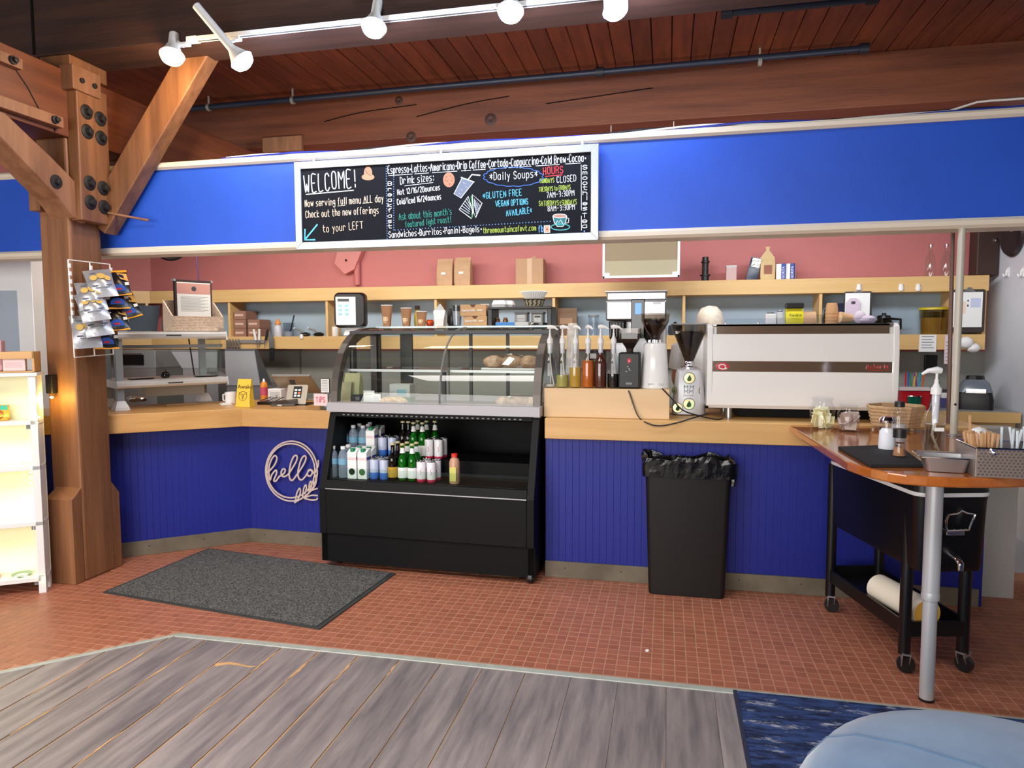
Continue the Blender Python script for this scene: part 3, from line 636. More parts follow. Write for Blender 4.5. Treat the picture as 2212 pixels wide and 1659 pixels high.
row(kc, (818,), 960, .375, S0, 'white coconut water carton half hidden', 'at the back of the step', 'coconut cartons')
row(kb, (809, 830), 1020, .12, F0, 'pale blue seltzer can', 'in the front row', 'seltzer cans')
row(kb, (818, 838), 1010, .185, F0, 'pale blue seltzer can', 'in the second row', 'seltzer cans')
row(kb, (827, 848), 975, .30, S0, 'pale blue seltzer can', 'on the raised step', 'seltzer cans')
row(kb, (836, 857), 965, .365, S0, 'pale blue seltzer can', 'at the back of the step', 'seltzer cans')
row(ka, (849,), 1010, .12, F0, 'amber glass bottle with yellow label', 'in the front row', 'amber bottles')
row(ka, (860,), 1000, .19, F0, 'amber glass bottle', 'in the second row', 'amber bottles')
row(ka, (871, 883), 960, .32, S0, 'dark amber bottle', 'on the raised step', 'amber bottles')
row(kg, (870, 891), 1010, .12, F0, 'green glass bottle with white label', 'in the front row', 'green bottles')
row(kg, (880, 900), 1000, .19, F0, 'green glass bottle with white label', 'in the second row', 'green bottles')
row(kg, (894, 913), 960, .29, S0, 'green glass bottle with white label', 'on the raised step', 'green bottles')
row(kg, (903, 922, 940), 950, .38, S0, 'dim green bottle', 'at the back of the step', 'green bottles')
row(kp, (910, 932), 1020, .11, F0, 'white and pink soda can', 'in the front row', 'pink soda cans')
row(kp, (922, 943), 1010, .18, F0, 'white and pink soda can', 'in the second row', 'pink soda cans')
row(kp, (927, 948), 985, .285, S0, 'white and pink soda can', 'on the raised step', 'pink soda cans')
row(kp, (936, 957), 975, .35, S0, 'white and pink soda can', 'at the back of the step', 'pink soda cans')
drink(kj, inCase(982, 1020, .11).x, .11, F0, 'plastic juice bottle with a red cap standing alone', 'juice bottles'); del kj['group']
# ---------------------------------------------------------------- pastries and cards inside the glass
UD = .986
def lump(mb, c, r, n=7, seed=0, sq=.6):
    random.seed(seed)
    rings = []
    for i in range(n+1):
        a = math.pi*i/n; z = -math.cos(a)*r*sq; rr = math.sin(a)*r
        rings.append([(c[0]+rr*math.cos(2*math.pi*j/12)*random.uniform(.86, 1.1), c[1]+rr*math.sin(2*math.pi*j/12)*random.uniform(.86, 1.1), c[2]+z+r*sq*.9) for j in range(12)])
    return mb.loft(rings)
mat('pastry', (196, 140, 82), .7, rgb2=(236, 214, 178), vscale=40, bump=.5, bscale=50)
mat('pastry_brown', (168, 124, 92), .75, rgb2=(214, 186, 160), vscale=26, bump=.5, bscale=40)
mat('wrap', (226, 220, 210), .15, bump=.9, bscale=22, rgb2=(196, 170, 140), vscale=10)
def card(nm, px0, py0, px1, py1, v, label, zb, lines=2, tilt=0):
    a = inCase(px0, py1, v); b = inCase(px1, py0, v); w = b.x-a.x; h = b.z-a.z; p = caseW((a.x+b.x)/2, v, zb)
    t = thing(nm, label, 'card', p, CTH); MB().box((-w/2, -.0015, 0), (w/2, .0015, h)).build('sheet', 'paper_white', t); MB().box((-w/2, -.001, 0), (w/2, .03, .002)).build('stand', 'acrylic', t)
    for i in range(lines): MB().box((-w*.33, -.0022, h*(.72-i*.13)), (w*.33, -.0016, h*(.75-i*.13))).build('print_line', 'mid_grey', t)
    return t
card('price_card', 785, 813, 808, 842, .42, 'taller white price card standing in the left of the case', UD, 1)
card('price_card', 804, 837, 822, 862, .34, 'small white price card before the pastries in the case', UD, 3)
for i, (px, v, r) in enumerate(((833, .36, .042), (850, .38, .045), (868, .36, .04), (842, .46, .04), (860, .46, .042))):
    s = inCase(px, 855, v).x; o = lump(MB(), (0, 0, 0), r, seed=i).build('scone', 'pastry', smooth=True); o.location = caseW(s, v, UD+.008)
    tag(o, 'golden scone in the left of the case, '+['front left', 'front middle', 'front right', 'rear left', 'rear right'][i]+' of the pile', 'pastry', 'scones')
s = inCase(855, 866, .38).x; o = MB().prism(rrect(-.13, -.08, .13, .08, .04), 0, .006).build('paper_tray', 'kraft_light'); o.location = caseW(s, .41, UD); o.rotation_euler.z = CTH; tag(o, 'flat brown paper tray under the scones', 'tray')
# wrapped loaves on the right: tray, loaves, cling film
def wrapped(px0, px1, v, z, label, hs):
    a = inCase(px0, 800, v).x; b = inCase(px1, 800, v).x; c = (a+b)/2; w = b-a; t = thing('wrapped_pastry', label, 'pastry', caseW(c, v+.1, z), CTH)
    MB().prism(rrect(-w/2, -.1, w/2, .1, .03), 0, .012).build('tray', 'white_plastic', t, bevel=.003)
    for k, x in enumerate((-.3, .02, .32)): lump(MB(), (x*w, .0, .01), w*.21, seed=30+k+int(px0), sq=hs).build('loaf', 'pastry_brown', t, smooth=True)
    rings = []
    random.seed(int(px0))
    for i, (f, h) in enumerate(((.98, .012), (.9, .03), (.74, .36*w*hs), (.5, .43*w*hs), (.2, .45*w*hs), (.01, .46*w*hs))):
        rings.append([(w/2*f*math.cos(q)*random.uniform(.95, 1.02), .1*f*math.sin(q)*random.uniform(.9, 1.02), h*random.uniform(.9, 1.08)+.004) for q in [2*math.pi*j/24 for j in range(24)]])
    MB().loft(rings, cap=False).build('cling_film', 'cling', t); return t
m = clear('cling', (255, 255, 255), .98, .1, 3.2)
wrapped(1036, 1160, .36, 1.226, 'film wrapped pastries on a white tray on the glass shelf', .55)
wrapped(1062, 1158, .27, UD, 'film wrapped pastry on the lower deck at the right of the case', .6)
# bags and box visible through the left panes
def paper_bag(px, py, v, w, h, d, m, label, zb, tone='kraft'):
    p = caseW(inCase(px, py, v).x, v, zb); t = thing('paper_bag', label, 'bag', p, CTH)
    rings = []
    for i in range(6):
        f = i/5; rings.append([(x*w/2*(1-.04*f), y*d/2*(1-.75*f**2), h*f) for x, y in ((-1, -1), (0, -1.04), (1, -1), (1, 1), (0, 1.04), (-1, 1))])
    MB().loft(rings).build('bag', m, t, smooth=True); return t
paper_bag(764, 842, .55, .12, .2, .08, flat((206, 202, 150), .8), 'tall pale yellow paper bag inside the left end of the case', UD)
paper_bag(748, 850, .50, .10, .14, .07, flat((188, 182, 140), .8), 'short pale yellow paper bag in the case corner', UD)
p = caseW(inCase(790, 858, .55).x, .5, UD); t = thing('dark_box', 'small dark box beside the bags in the case', 'box', p, CTH); MB().box((-.06, -.04, 0), (.06, .04, .055)).build('body', flat((40, 46, 58)), t, bevel=.003); MB().box((-.03, -.042, .02), (.0, -.0402, .045)).build('label_patch', 'mid_grey', t)
p = caseW(inCase(869, 847, .62).x, .62, UD); t = thing('tea_box', 'white and green carton at the back of the case', 'box', p, CTH); MB().box((-.075, -.045, .035), (.075, .045, .125)).build('body', 'paper_grey', t, bevel=.002); MB().box((-.0755, -.0455, 0), (.0755, .0455, .036)).build('green_band', flat((70, 150, 66)), t); MB().box((-.02, -.0462, .05), (.05, -.0452, .09)).build('print_panel', flat((150, 190, 206)), t)
# ---------------------------------------------------------------- things on top of the case
TOP = 1.5065
def topP(px, v=.66): return caseW(inCase(px, 705, v).x, v, TOP)
def cup_paper(h, r):
    t = root('paper_cup', 'cup'); MB().lathe([(r*.68, 0), (r*.7, .004), (r*.98, h-.004), (r*.9, h-.004), (r*.64, .006)], seg=20).build('sleeve', 'cup_kraft', t, smooth=True)
    MB().lathe([(r*.96, h-.004), (r*1.03, h-.003), (r*1.03, h+.003), (r*.94, h+.003)], seg=20, cap=False).build('rim', 'white_plastic', t, smooth=True)
    def cf(a, b, q): 
        rr = r*(.7+.28*b/h)+.0007; return (rr*math.sin(a/rr), -rr*math.cos(a/rr), b)
    g = MB(); 
    for z0, z1, x0, x1 in ((.25, .46, -.4, .3), (.18, .22, -.35, .25)): g.add([cf(r*(x0+(x1-x0)*i/6), h*(z0 if k == 0 else z1), 0) for i in range(7) for k in range(2)], [(2*i, 2*i+2, 2*i+3, 2*i+1) for i in range(6)])
    g.stroke([(r*.3, h*.43), (r*.5, h*.42), (r*.5, h*.31), (r*.28, h*.28)], .005, lambda a, b, q: cf(a, b, q), 0)
    g.build('cup_print', flat((248, 218, 176)), t); return t
for px, h, r, nm in ((836, .146, .039, 'tall'), (878, .125, .038, 'medium'), (911, .10, .037, 'small')):
    k = cup_paper(h, r); k.location = topP(px); k.rotation_euler.z = CTH; k['label'] = nm+' brown paper coffee cup on the display case'; k['group'] = 'paper cups'
p = topP(929, .7); t = thing('orange_ball_cup', 'small glossy orange glass on top of the case', 'glass', p); MB().lathe([(.018, 0), (.026, .012), (.027, .03), (.02, .045), (.018, .045), (.0, .01)], seg=18).build('body', flat((214, 70, 30), .15), t, smooth=True); MB().lathe([(.027, .026), (.0285, .03), (.027, .034)], seg=18, cap=False).build('ring', flat((236, 120, 60), .2), t)
def cone_bag(px, w, h, v, label, m='paper_white'):
    t = thing('paper_bag', label, 'bag', topP(px, v), CTH+.1); r = []
    for f, ww, dd in ((0, .7, .8), (.3, .82, .8), (.62, 1, .5), (.7, .98, .4)): r.append([(x*w/2*ww, y*.025*dd, h*f) for x, y in ((-1, -1), (0, -1.1), (1, -1), (1, 1), (0, 1.1), (-1, 1))])
    MB().loft(r).build('bag', m, t); MB().prism([(-w/2*.98, h*.68), (w/2*.98, h*.66), (w*.06, h)], -.008, .008, axis='y').build('folded_tip', 'paper_grey', t)
cone_bag(950, .082, .152, .66, 'white paper sleeve with a pointed flap on the case')
t = thing('napkin_glass', 'tall clear tumbler stuffed with napkins on the case', 'glass', topP(988, .66)); MB().lathe([(.026, 0), (.036, .14), (.0345, .14), (.025, .004)], seg=18).build('tumbler', 'plastic_clear', t, smooth=True); MB().lathe([(0, .005), (.024, .006), (.031, .1), (.02, .12), (0, .1)], seg=9).build('napkins', 'paper_white', t); MB().lathe([(.033, .1), (.0355, .134)], seg=18, cap=False).build('dark_band', flat((70, 74, 80), .3), t)
def carton_small(nm, px0, px1, py0, py1, v, zb, label, rz=0):
    a = inCase(px0, py1, v); b = inCase(px1, py0, v); w = b.x-a.x; h = b.z-a.z; t = thing(nm, label, 'box', caseW((a.x+b.x)/2, v, zb), CTH+rz, 'brown tea boxes on the case')
    MB().box((-w/2, -.04, 0), (w/2, .04, h)).build('body', 'kraft_light', t, bevel=.002); MB().prism([(-.02, h), (.02, h), (.008, h-.016), (-.008, h-.016)], -.0405, -.0395, axis='y').build('thumb_notch', flat((96, 62, 40)), t)
    write(MB(), 'Sunnyside', (-w*.42, h*.4), (w*.06, h*.44), .014, .0025, lambda x, y, q: (x, -.0402-q, y)).build('script_print', 'paper_white', t); MB().box((w*.16, -.0408, h*.46), (w*.36, -.0402, h*.56)).build('print_line', 'paper_white', t); return h
h1 = carton_small('tea_box', 1005, 1055, 691, 712, .64, TOP, 'lower brown tea box of the pair on the case')
carton_small('tea_box', 998, 1052, 666, 691, .64, TOP+h1+.001, 'upper brown tea box stacked on another on the case', .06)
# black rack with basket, filters, clamshells, containers
a = topP(1060, .68); b = topP(1196, .68); w = (b-a).length; RK = a.copy()
rack = thing('counter_rack', 'low black rack standing on the right of the case', 'rack', RK, CTH)
MB().box((0, -.07, .108), (w, .1, .122)).build('top_shelf', 'black_plastic', rack, bevel=.003)
for x in (0, w-.03): MB().box((x, -.07, 0), (x+.03, .1, .108)).build('side', 'black_plastic', rack, bevel=.003)
MB().box((.03, .085, 0), (w-.03, .098, .02)).build('back_bar', 'black_plastic', rack)
def rackP(px, z, dv=0.0): p = topP(px, .68+dv); return Vector((p.x, p.y, TOP+z))
for k, (px, ww) in enumerate(((1080, .1), (1098, .085))):
    t = thing('clamshell_box', ['nearer', 'farther'][k]+' white foam clamshell on the black rack', 'box', rackP(px, .123, .0+.07*k), CTH, 'foam clamshells')
    def rr(sx, sy, z): return [(x, y, z) for x, y in rrect(-sx, -sy, sx, sy, .012)]
    MB().loft([rr(ww*.46, .036, 0), rr(ww*.5, .04, .016)]).build('base', 'white_plastic', t); MB().loft([rr(ww*.5, .04, .018), rr(ww*.47, .037, .024), rr(ww*.40, .03, .044), rr(ww*.36, .027, .046)]).build('lid', 'white_plastic', t, smooth=True)
bp = rackP(1154, .123, .0); t = thing('woven_basket', 'small woven basket with dark pattern on the black rack', 'basket', bp)
MB().lathe([(.052, 0), (.06, .012), (.07, .045), (.066, .045), (.05, .006)], seg=24).build('bowl', flat((186, 178, 150), .8), t, smooth=True)
MB().lathe([(.0705, .042), (.073, .047), (.0705, .051), (.066, .047)], seg=24, cap=False).build('rim', flat((70, 58, 44), .7), t)
for i in range(14):
    q = 2*math.pi*i/14; MB().stroke([(-.006, .008), (.004, .02), (-.004, .032), (.005, .042)], .009, lambda x, y, h, q=q: ((.0565+y*.33+.0012)*math.sin(q+x/.06), -(.0565+y*.33+.0012)*math.cos(q+x/.06), y), .0).build('dark_weave', flat((52, 44, 36)), t)
t = thing('coffee_filters', 'stack of white fluted coffee filters in the woven basket', 'filters', bp+Vector((0, 0, .047)))
r = []
for z, rad in ((0, .058), (.008, .062), (.05, .086), (.053, .083), (.014, .056)):
    r.append([((rad+(.0035 if j % 2 else -.0035)*min(1, z*40))*math.cos(2*math.pi*j/64), (rad+(.0035 if j % 2 else -.0035)*min(1, z*40))*math.sin(2*math.pi*j/64), z) for j in range(64)])
MB().loft(r).build('filters', 'paper_white', t)
for k, (px, ww) in enumerate(((1128, .085), (1163, .08))):
    t = thing('storage_tub', ['left', 'right'][k]+' clear storage tub with a label under the black rack', 'container', rackP(px, 0, .03), CTH, 'storage tubs')
    MB().box((-ww/2, -.035, .0), (ww/2, .035, .078)).build('tub', flat((120, 112, 104), .2) if k == 0 else flat((74, 66, 60), .2), t, bevel=.004); MB().box((-ww/2-.003, -.038, .078), (ww/2+.003, .038, .09)).build('lid', 'mid_grey', t, bevel=.002)
    MB().box((-ww*.28, -.037, .02), (ww*.32, -.0352, .072)).build('paper_label', 'paper_white', t); MB().box((-ww*.22, -.0378, .052 if k else .045), (ww*.26, -.037, .064 if k else .048)).build('print', 'black_metal' if k else flat((196, 120, 110)), t)
for k, px in enumerate((1075, 1092)):
    t = thing('spice_jar', ['left', 'right'][k]+' small amber jar under the black rack', 'jar', rackP(px, 0, .05)); MB().lathe([(.018, 0), (.018, .04), (.013, .046)], seg=14).build('jar', flat((166, 106, 40), .25), t, smooth=True); MB().lathe([(.014, .046), (.014, .056), (0, .057)], seg=14).build('lid', 'kraft', t)
p = topP(1111, .6); t = thing('flat_packet', 'flat blue and white packet lying before the rack', 'packet', p, CTH)
MB().box((-.12, -.03, 0), (.01, .03, .022)).build('blue_half', flat((70, 140, 214)), t, bevel=.003); MB().box((.01, -.03, 0), (.1, .03, .021)).build('pale_half', 'paper_grey', t, bevel=.003); lump(MB(), (.115, 0, 0), .02, seed=3).build('crumpled_end', 'foil', t)
p = topP(1048, .74); t = thing('spoon_jar', 'jar of white plastic spoons behind the tea boxes', 'jar', p); MB().lathe([(.02, 0), (.022, .1), (.02, .1), (.018, .004)], seg=14).build('jar', 'plastic_clear', t)
for k in range(5): MB().tube([(0, 0, .01), (-.02+.009*k, .006*(k-2), .12), (-.024+.011*k, .007*(k-2), .15)], .003, 6, [.002, .003, .008]).build('spoon', 'white_plastic', t, smooth=True)
p = topP(978, .76); t = thing('dark_jug', 'dark round jug behind the paper sleeve', 'jug', p); MB().lathe([(.03, 0), (.04, .03), (.036, .09), (.025, .115), (.027, .12)], seg=18).build('body', 'black_plastic', t, smooth=True); MB().tube([(.03, 0, .1), (.058, 0, .095), (.058, 0, .05), (.036, 0, .035)], .005, 6).build('handle', 'black_plastic', t)
p = topP(902, .76); t = thing('syrup_flask', 'small yellowish flask with a dark stopper behind the cups', 'bottle', p); MB().lathe([(.02, 0), (.026, .03), (.024, .08), (.013, .11), (.012, .12)], seg=16).build('flask', flat((196, 176, 86), .25), t, smooth=True); MB().lathe([(.017, .118), (.018, .145), (0, .147)], seg=14).build('stopper', flat((54, 34, 26)), t)
# ================================================================== RIGHT COUNTER
CTZ = .9575
def ctr(px, py): return onZ(px, py, CTZ)
# riser box for syrups and grinders
ra = ctr(1174, 898); rb = ctr(1446, 898); RY = 4.105
ra = onY(1175, 890, RY).x; rb = onY(1446, 890, RY).x; RH = onY(1310, 840, RY).z
o = MB().box((ra, RY, CTZ), (rb, RY+.36, RH)).build('wooden_riser', 'birch', bevel=.003); tag(o, 'pale birch riser box under the syrup bottles and grinders', 'riser')
RZ = RH+.0005
def onR(px, y=RY+.09): return Vector((onY(px, 838, y).x, y, RZ))
# syrup bottles with pumps
def pump(t, z, s=1.0):
    MB().lathe([(.018*s, z-.012), (.018*s, z+.012), (.012*s, z+.02), (.0075*s, z+.034), (.0065*s, z+.05)], seg=16).build('pump_collar', 'white_plastic', t, smooth=True)
    MB().cyl((0, 0, z+.045), (0, 0, z+.075), .0045*s).build('pump_stem', 'white_plastic', t, smooth=True)
    MB().tube([(-.014*s, 0, z+.084), (0, 0, z+.087), (.03*s, 0, z+.084), (.05*s, 0, z+.07)], .006*s, 8, [.011*s, .013*s, .008*s, .004*s]).build('pump_head', 'white_plastic', t, smooth=True)
def syrup(px, liq, lm, label, rz, y):
    p = onR(px, y); t = thing('syrup_bottle', label, 'bottle', p, rz, 'syrup bottles')
    MB().lathe([(0, .002), (.036, .002), (.0375, .01), (.0375, .14), (.034, .165), (.02, .195), (.0145, .215), (.0145, .268)], seg=20).build('glass', 'glass_thin', t, smooth=True)
    if liq: MB().lathe([(0, .004), (.0345, .004), (.0355, .012), (.0355, min(liq, .14))]+([(.032, .163)] if .14 < liq < .2 else [])+([(.032, .163), (.018, .193), (.012, .213), (.012, liq)] if liq > .2 else [])+[(0, liq if liq > .2 else (.164 if liq > .14 else liq))], seg=20).build('syrup', lm, t, smooth=True)
    MB().tube([(0, 0, .27), (.002, 0, .16), (.012, .0, .08), (.026, 0, .012)], .0042, 6).build('dip_tube', flat((226, 220, 200), .4), t, smooth=True)
    MB().lathe([(.0135, .205), (.0155, .262)], seg=14).build('pump_body', flat((222, 224, 226), .3), t, smooth=True)
    pump(t, .275)
SYR = [(1188, .02, flat((216, 214, 200), .1), 'nearly empty clear syrup bottle beside the display case', -.2), (1215, .075, flat((176, 170, 92), .1), 'syrup bottle a third full of pale yellow liquid', -.3), (1243, .12, flat((196, 156, 62), .1), 'syrup bottle of golden syrup', -.8), (1270, .15, flat((196, 98, 24), .12), 'syrup bottle of bright orange syrup', -.9), (1297, .26, flat((84, 36, 22), .15), 'syrup bottle filled with dark brown sauce', -.1), (1325, .085, flat((16, 14, 14), .1), 'syrup bottle with black coffee syrup next to the black grinder', -.15)]
for i, (px, lq, lm, lab, rz) in enumerate(SYR): syrup(px, lq, lm, lab, rz, RY+.075)
# stack of clear cups behind the bottles
p = Vector((onY(1237, 800, RY+.2).x, RY+.2, RZ)); t = thing('cup_stack', 'tall stack of clear plastic cups behind the syrup bottles', 'cups', p)
MB().lathe([(.042, 0), (.042, .12), (.034, .36), (.028, .385), (0, .387)], seg=20).build('inverted_cups', flat((222, 216, 206), .25), t, smooth=True)
for k in range(9): MB().lathe([(.0425, .01+k*.013), (.044, .013+k*.013), (.0425, .016+k*.013)], seg=20, cap=False).build('cup_rim', 'white_plastic', t)
p = Vector((onY(1290, 800, RY+.24).x, RY+.24, RZ)); t = thing('coffee_can', 'dark cylinder with a green mark behind the orange syrup', 'can', p); MB().lathe([(.055, 0), (.055, .21), (.05, .22), (0, .222)], seg=20).build('body', 'black_plastic', t, smooth=True); MB().box((-.02, -.0565, .1), (.03, -.0545, .16)).build('green_mark', flat((40, 150, 60)), t); MB().box((-.04, -.0563, .17), (.0, -.0545, .2)).build('pale_mark', 'paper_grey', t)
# black grinder
p = onR(1360, RY+.11); g = thing('coffee_grinder', 'black boxy coffee grinder with a square bean hopper', 'grinder', p)
MB().box((-.062, -.075, 0), (.062, .085, .21)).build('body', flat((10, 10, 12), .4), g, bevel=.008)
r4 = lambda a, b, z: [(x, y, z) for x, y in rrect(-a, -b, a, b, .012)]
MB().loft([r4(.02, .02, .21), r4(.022, .022, .232), r4(.058, .06, .29), r4(.061, .063, .345)], cap=False).build('hopper', 'glass_hopper', g)
MB().loft([r4(.018, .018, .212), r4(.02, .02, .232), r4(.054, .056, .288), r4(.056, .058, .318), r4(.03, .03, .325)]).build('beans', 'beans', g)
MB().prism(rrect(-.063, -.065, .063, .065, .012), .345, .352).build('hopper_lid', 'glass_hopper', g)
e = MB().prism([(-.012, .172), (.0, .178), (.012, .172), (.011, .156), (0, .146), (-.011, .156)], -.0765, -.075, axis='y').build('red_emblem', flat((206, 52, 66)), g); MB().prism([(-.004, .158), (.004, .158), (0, .168)], -.0772, -.0764, axis='y').build('emblem_mark', 'paper_white', e)
for dx, z in ((-.008, .128), (0, .116), (.004, .108), (-.016, .1)): MB().cbox((dx, -.0756, z), (.008, .001, .004)).build('button_mark', 'paper_grey', g)
MB().cbox((0, -.0758, .03), (.036, .0015, .012)).build('name_plate', 'mid_grey', g)
# white tapered grinder with round hopper
p = onR(1414, RY+.13); g = thing('coffee_grinder', 'white tapered coffee grinder with a round clear hopper', 'grinder', p)
MB().lathe([(.084, 0), (.086, .008), (.082, .016), (.074, .15), (.067, .252), (.063, .262), (.05, .268), (0, .268)], seg=32).build('body', 'white_gloss', g, smooth=True)
MB().lathe([(.036, .266), (.036, .284), (.03, .288)], seg=20).build('collar', 'chrome', g, smooth=True)
for k in range(10): MB().cyl((.037*math.cos(k*.628), .037*math.sin(k*.628), .268), (.037*math.cos(k*.628), .037*math.sin(k*.628), .283), .004, seg=6).build('collar_tooth', 'steel', g)
MB().lathe([(.02, .285), (.026, .3), (.06, .35), (.081, .395), (.084, .43), (.082, .43), (.078, .395), (.057, .352), (.02, .3)], seg=28, cap=False).build('hopper', 'glass_hopper', g, smooth=True)
MB().lathe([(.019, .288), (.022, .3), (.054, .352), (.064, .372), (.04, .378), (0, .38)], seg=24).build('beans', 'beans', g, smooth=True); MB().lathe([(.085, .43), (.087, .434), (.085, .438), (0, .439)], seg=28).build('hopper_lid', 'glass_hopper', g)
for dx, w in ((-.03, .016), (-.012, .01), (.035, .024)): MB().cbox((dx, -.0805, .026), (w, .002, .012)).build('sticker', 'paper_grey', g)
# silver grinder with tall cone hopper, on the worktop
p = ctr(1488, 897); p.y += .08; p = Vector((onY(1487, 890, p.y).x, p.y, CTZ)); g = thing('coffee_grinder', 'silver coffee grinder with round leaf stickers and a tall bean cone', 'grinder', p)
MB().loft([[(x*a, y*b, z) for x, y in rrect(-1, -1, 1, 1, .35)] for a, b, z in ((.098, .095, .006), (.098, .095, .03), (.09, .09, .14), (.078, .08, .255), (.07, .072, .275), (.045, .045, .285))]).build('body', 'silver_paint', g, smooth=True)
for x, y in ((-.07, -.07), (.07, -.07), (-.07, .07), (.07, .07)): MB().lathe([(.012, 0), (.012, .008)], c=(x, y, 0), seg=10).build('foot', 'black_plastic', g)
MB().lathe([(.048, .283), (.05, .29), (.04, .296), (.033, .298), (.032, .322), (.03, .325)], seg=24).build('collar', 'chrome', g, smooth=True)
MB().lathe([(.026, .323), (.036, .345), (.102, .512), (.108, .545), (.105, .545), (.098, .512), (.032, .345)], seg=32, cap=False).build('hopper', 'glass_hopper', g, smooth=True)
MB().lathe([(.024, .325), (.033, .347), (.09, .495), (.06, .505), (0, .508)], seg=28).build('beans', 'beans', g, smooth=True)
MB().lathe([(.108, .543), (.112, .548), (.108, .554), (0, .556)], seg=32).build('hopper_lid', 'mid_grey', g, smooth=True); MB().cbox((-.07, -.06, .5), (.028, .004, .016)).build('paper_tag', 'paper_white', g)
def gface(z): return -(.095-.016*(z/.28))-.0015
for (x, z, r) in ((0, .225, .033), (0, .07, .034), (-.066, .045, .03), (.072, .15, .026), (-.086, .15, .02)):
    yy = gface(z) if abs(x) < .07 else -.075; rz = 0 if abs(x) < .07 else (.9 if x > 0 else -.9)
    mt = Matrix.Translation((x, yy, z)) @ Matrix.Rotation(rz, 4, 'Z') @ Matrix.Rotation(math.pi/2-.06, 4, 'X')
    s = MB().lathe([(r, 0), (r, .001), (0, .0012)], seg=24).xf(mt).build('round_sticker', 'holo', g) if 'holo' in M else None
    if s is None:
        mm = mat('holo', (180, 220, 170), .2, .5, rgb2=(206, 150, 110), vscale=24); s = MB().lathe([(r, 0), (r, .001), (0, .0012)], seg=24).xf(mt).build('round_sticker', 'holo', g)
    ring = MB(); c_ = arc(0, 0, r, 0, 360, 24)[:-1]; ring.stroke(c_, .0035, lambda a, b, h: mt @ Vector((a, b, .0015+h)), .0004, closed=True); ring.build('sticker_ring', flat((70, 90, 70)), s)
    MB().prism([(q[0]*r, q[1]*r) for q in ((-.1, -.6), (.35, -.45), (.4, 0), (.05, .6), (-.35, -.05), (-.4, -.4))], .0013, .0018).xf(mt).build('leaf_mark', flat((50, 86, 40)), s)
for txt, z, c, x in (('M', .158, (20, 130, 90), -.034), ('M', .158, (96, 98, 104), .0), ('MM', .132, (120, 122, 130), -.034)):
    font_text(txt, .035, lambda a, b, h: (a*1.12+x, gface(z)-h-.0012, b+z)).build('logo_letter', flat(c), g)
font_text('MAZZER', .013, lambda a, b, h: (a*1.25-.034, gface(.118)-h-.0012, b+.116)).build('logo_word', flat((120, 122, 130)), g)
# power cords
def cord(nm, pts, label, r=.004): return tag(MB().tube(spline(pts, 8), r, 7).build(nm, 'black_plastic', smooth=True), label, 'cord')
q = [onR(1358, RY+.0)-Vector((0, .006, .012)), onY(1360, 850, RY-.012), onY(1378, 898, RY-.03), onY(1400, 915, 4.032), onY(1425, 920, 4.03), onY(1460, 914, 4.036), onY(1500, 902, 4.06), onY(1530, 893, 4.12)]
cord('power_cord', q, 'black cord looping from the black grinder over the worktop edge')
cord('power_cord', [onY(1430, 839, RY-.01), onY(1452, 862, 4.09), onY(1475, 886, 4.075), onY(1510, 898, 4.08), Vector((onY(1548, 890, 4.12).x, 4.12, CTZ+.005)), Vector((onY(1562, 885, 4.2).x, 4.2, CTZ+.005))], 'black cord trailing from the white grinder past the silver grinder')
# brewer behind
by = 4.62; a = onY(1308, 690, by); b = onY(1440, 690, by); p = Vector(((a.x+b.x)/2, by, CTZ)); w = b.x-a.x
br = thing('coffee_brewer', 'large stainless coffee brewer with a small lit screen', 'coffee brewer', p); zt = onY(1375, 630, by).z-CTZ
MB().box((-w/2, .0, zt-.185), (w/2, .3, zt-.055)).build('head', 'steel', br, bevel=.012); MB().box((-w/2+.005, .01, zt-.055), (w/2-.003, .3, zt)).build('tank', 'steel', br, bevel=.008); MB().box((-w/2-.006, -.004, zt-.004), (w/2+.004, .305, zt+.008)).build('lid', 'steel_rough', br, bevel=.004)
MB().box((-w/2+.02, .18, .02), (w/2, .3, zt-.185)).build('rear_column', 'steel', br, bevel=.006); MB().box((-w/2, -.04, 0), (w/2, .3, .03)).build('base', 'black_plastic', br, bevel=.004)
MB().box((-.03, -.02, zt-.30), (.055, .02, zt-.05)).build('control_panel', 'black_glossy', br, bevel=.004); MB().box((-.004, -.0225, zt-.145), (.036, -.02, zt-.075)).build('screen', emit('screen_blue', (120, 160, 235), 1.6), br)
for x in (-.12, .105): MB().loft([r4(.055, .05, zt-.19), r4(.05, .046, zt-.3), r4(.03, .03, zt-.33)]).xf(Matrix.Translation((x, .06, 0))).build('brew_basket', 'black_plastic', br, smooth=True)
for k in range(5): MB().box((-.165+.02*k, .008, zt-.29), (-.16+.02*k, .013, zt-.2)).build('basket_rib', 'mid_grey', br)
MB().cbox((w/2-.06, -.001, zt-.075), (.05, .003, .012)).build('badge', 'paper_grey', br)
# ---- espresso machine
EY = 4.2; L = onY(1527, 800, EY).x; R_ = onY(1940, 800, EY).x; zb = onY(1700, 884, EY).z; zt = onY(1700, 700, EY).z
em = thing('espresso_machine', 'wide white espresso machine with chrome bands, seen from behind', 'espresso machine', ((L+R_)/2, EY, CTZ)); w = R_-L; z0 = zb-CTZ; z1 = zt-CTZ; h = z1-z0
prof = [(.0, z0), (-.012, z0+h*.2), (-.014, z0+h*.42), (-.0, z0+h*.47), (-.0, z0+h*.56), (-.014, z0+h*.6), (-.006, z0+h*.86), (.03, z1-.004), (.05, z1), (.5, z1), (.5, z0)]
MB().box((-w/2+.03, .02, z0), (w/2-.03, .5, z1-.02)).build('chassis', 'white_metal', em)
MB().prism([(.006, z0), (-.012, z0+.02), (-.018, z0+h*.25), (-.016, z0+h*.44), (.02, z0+h*.44), (.02, z0)], -w/2+.012, w/2-.03, axis='x').build('lower_panel', 'white_gloss', em, smooth=True)
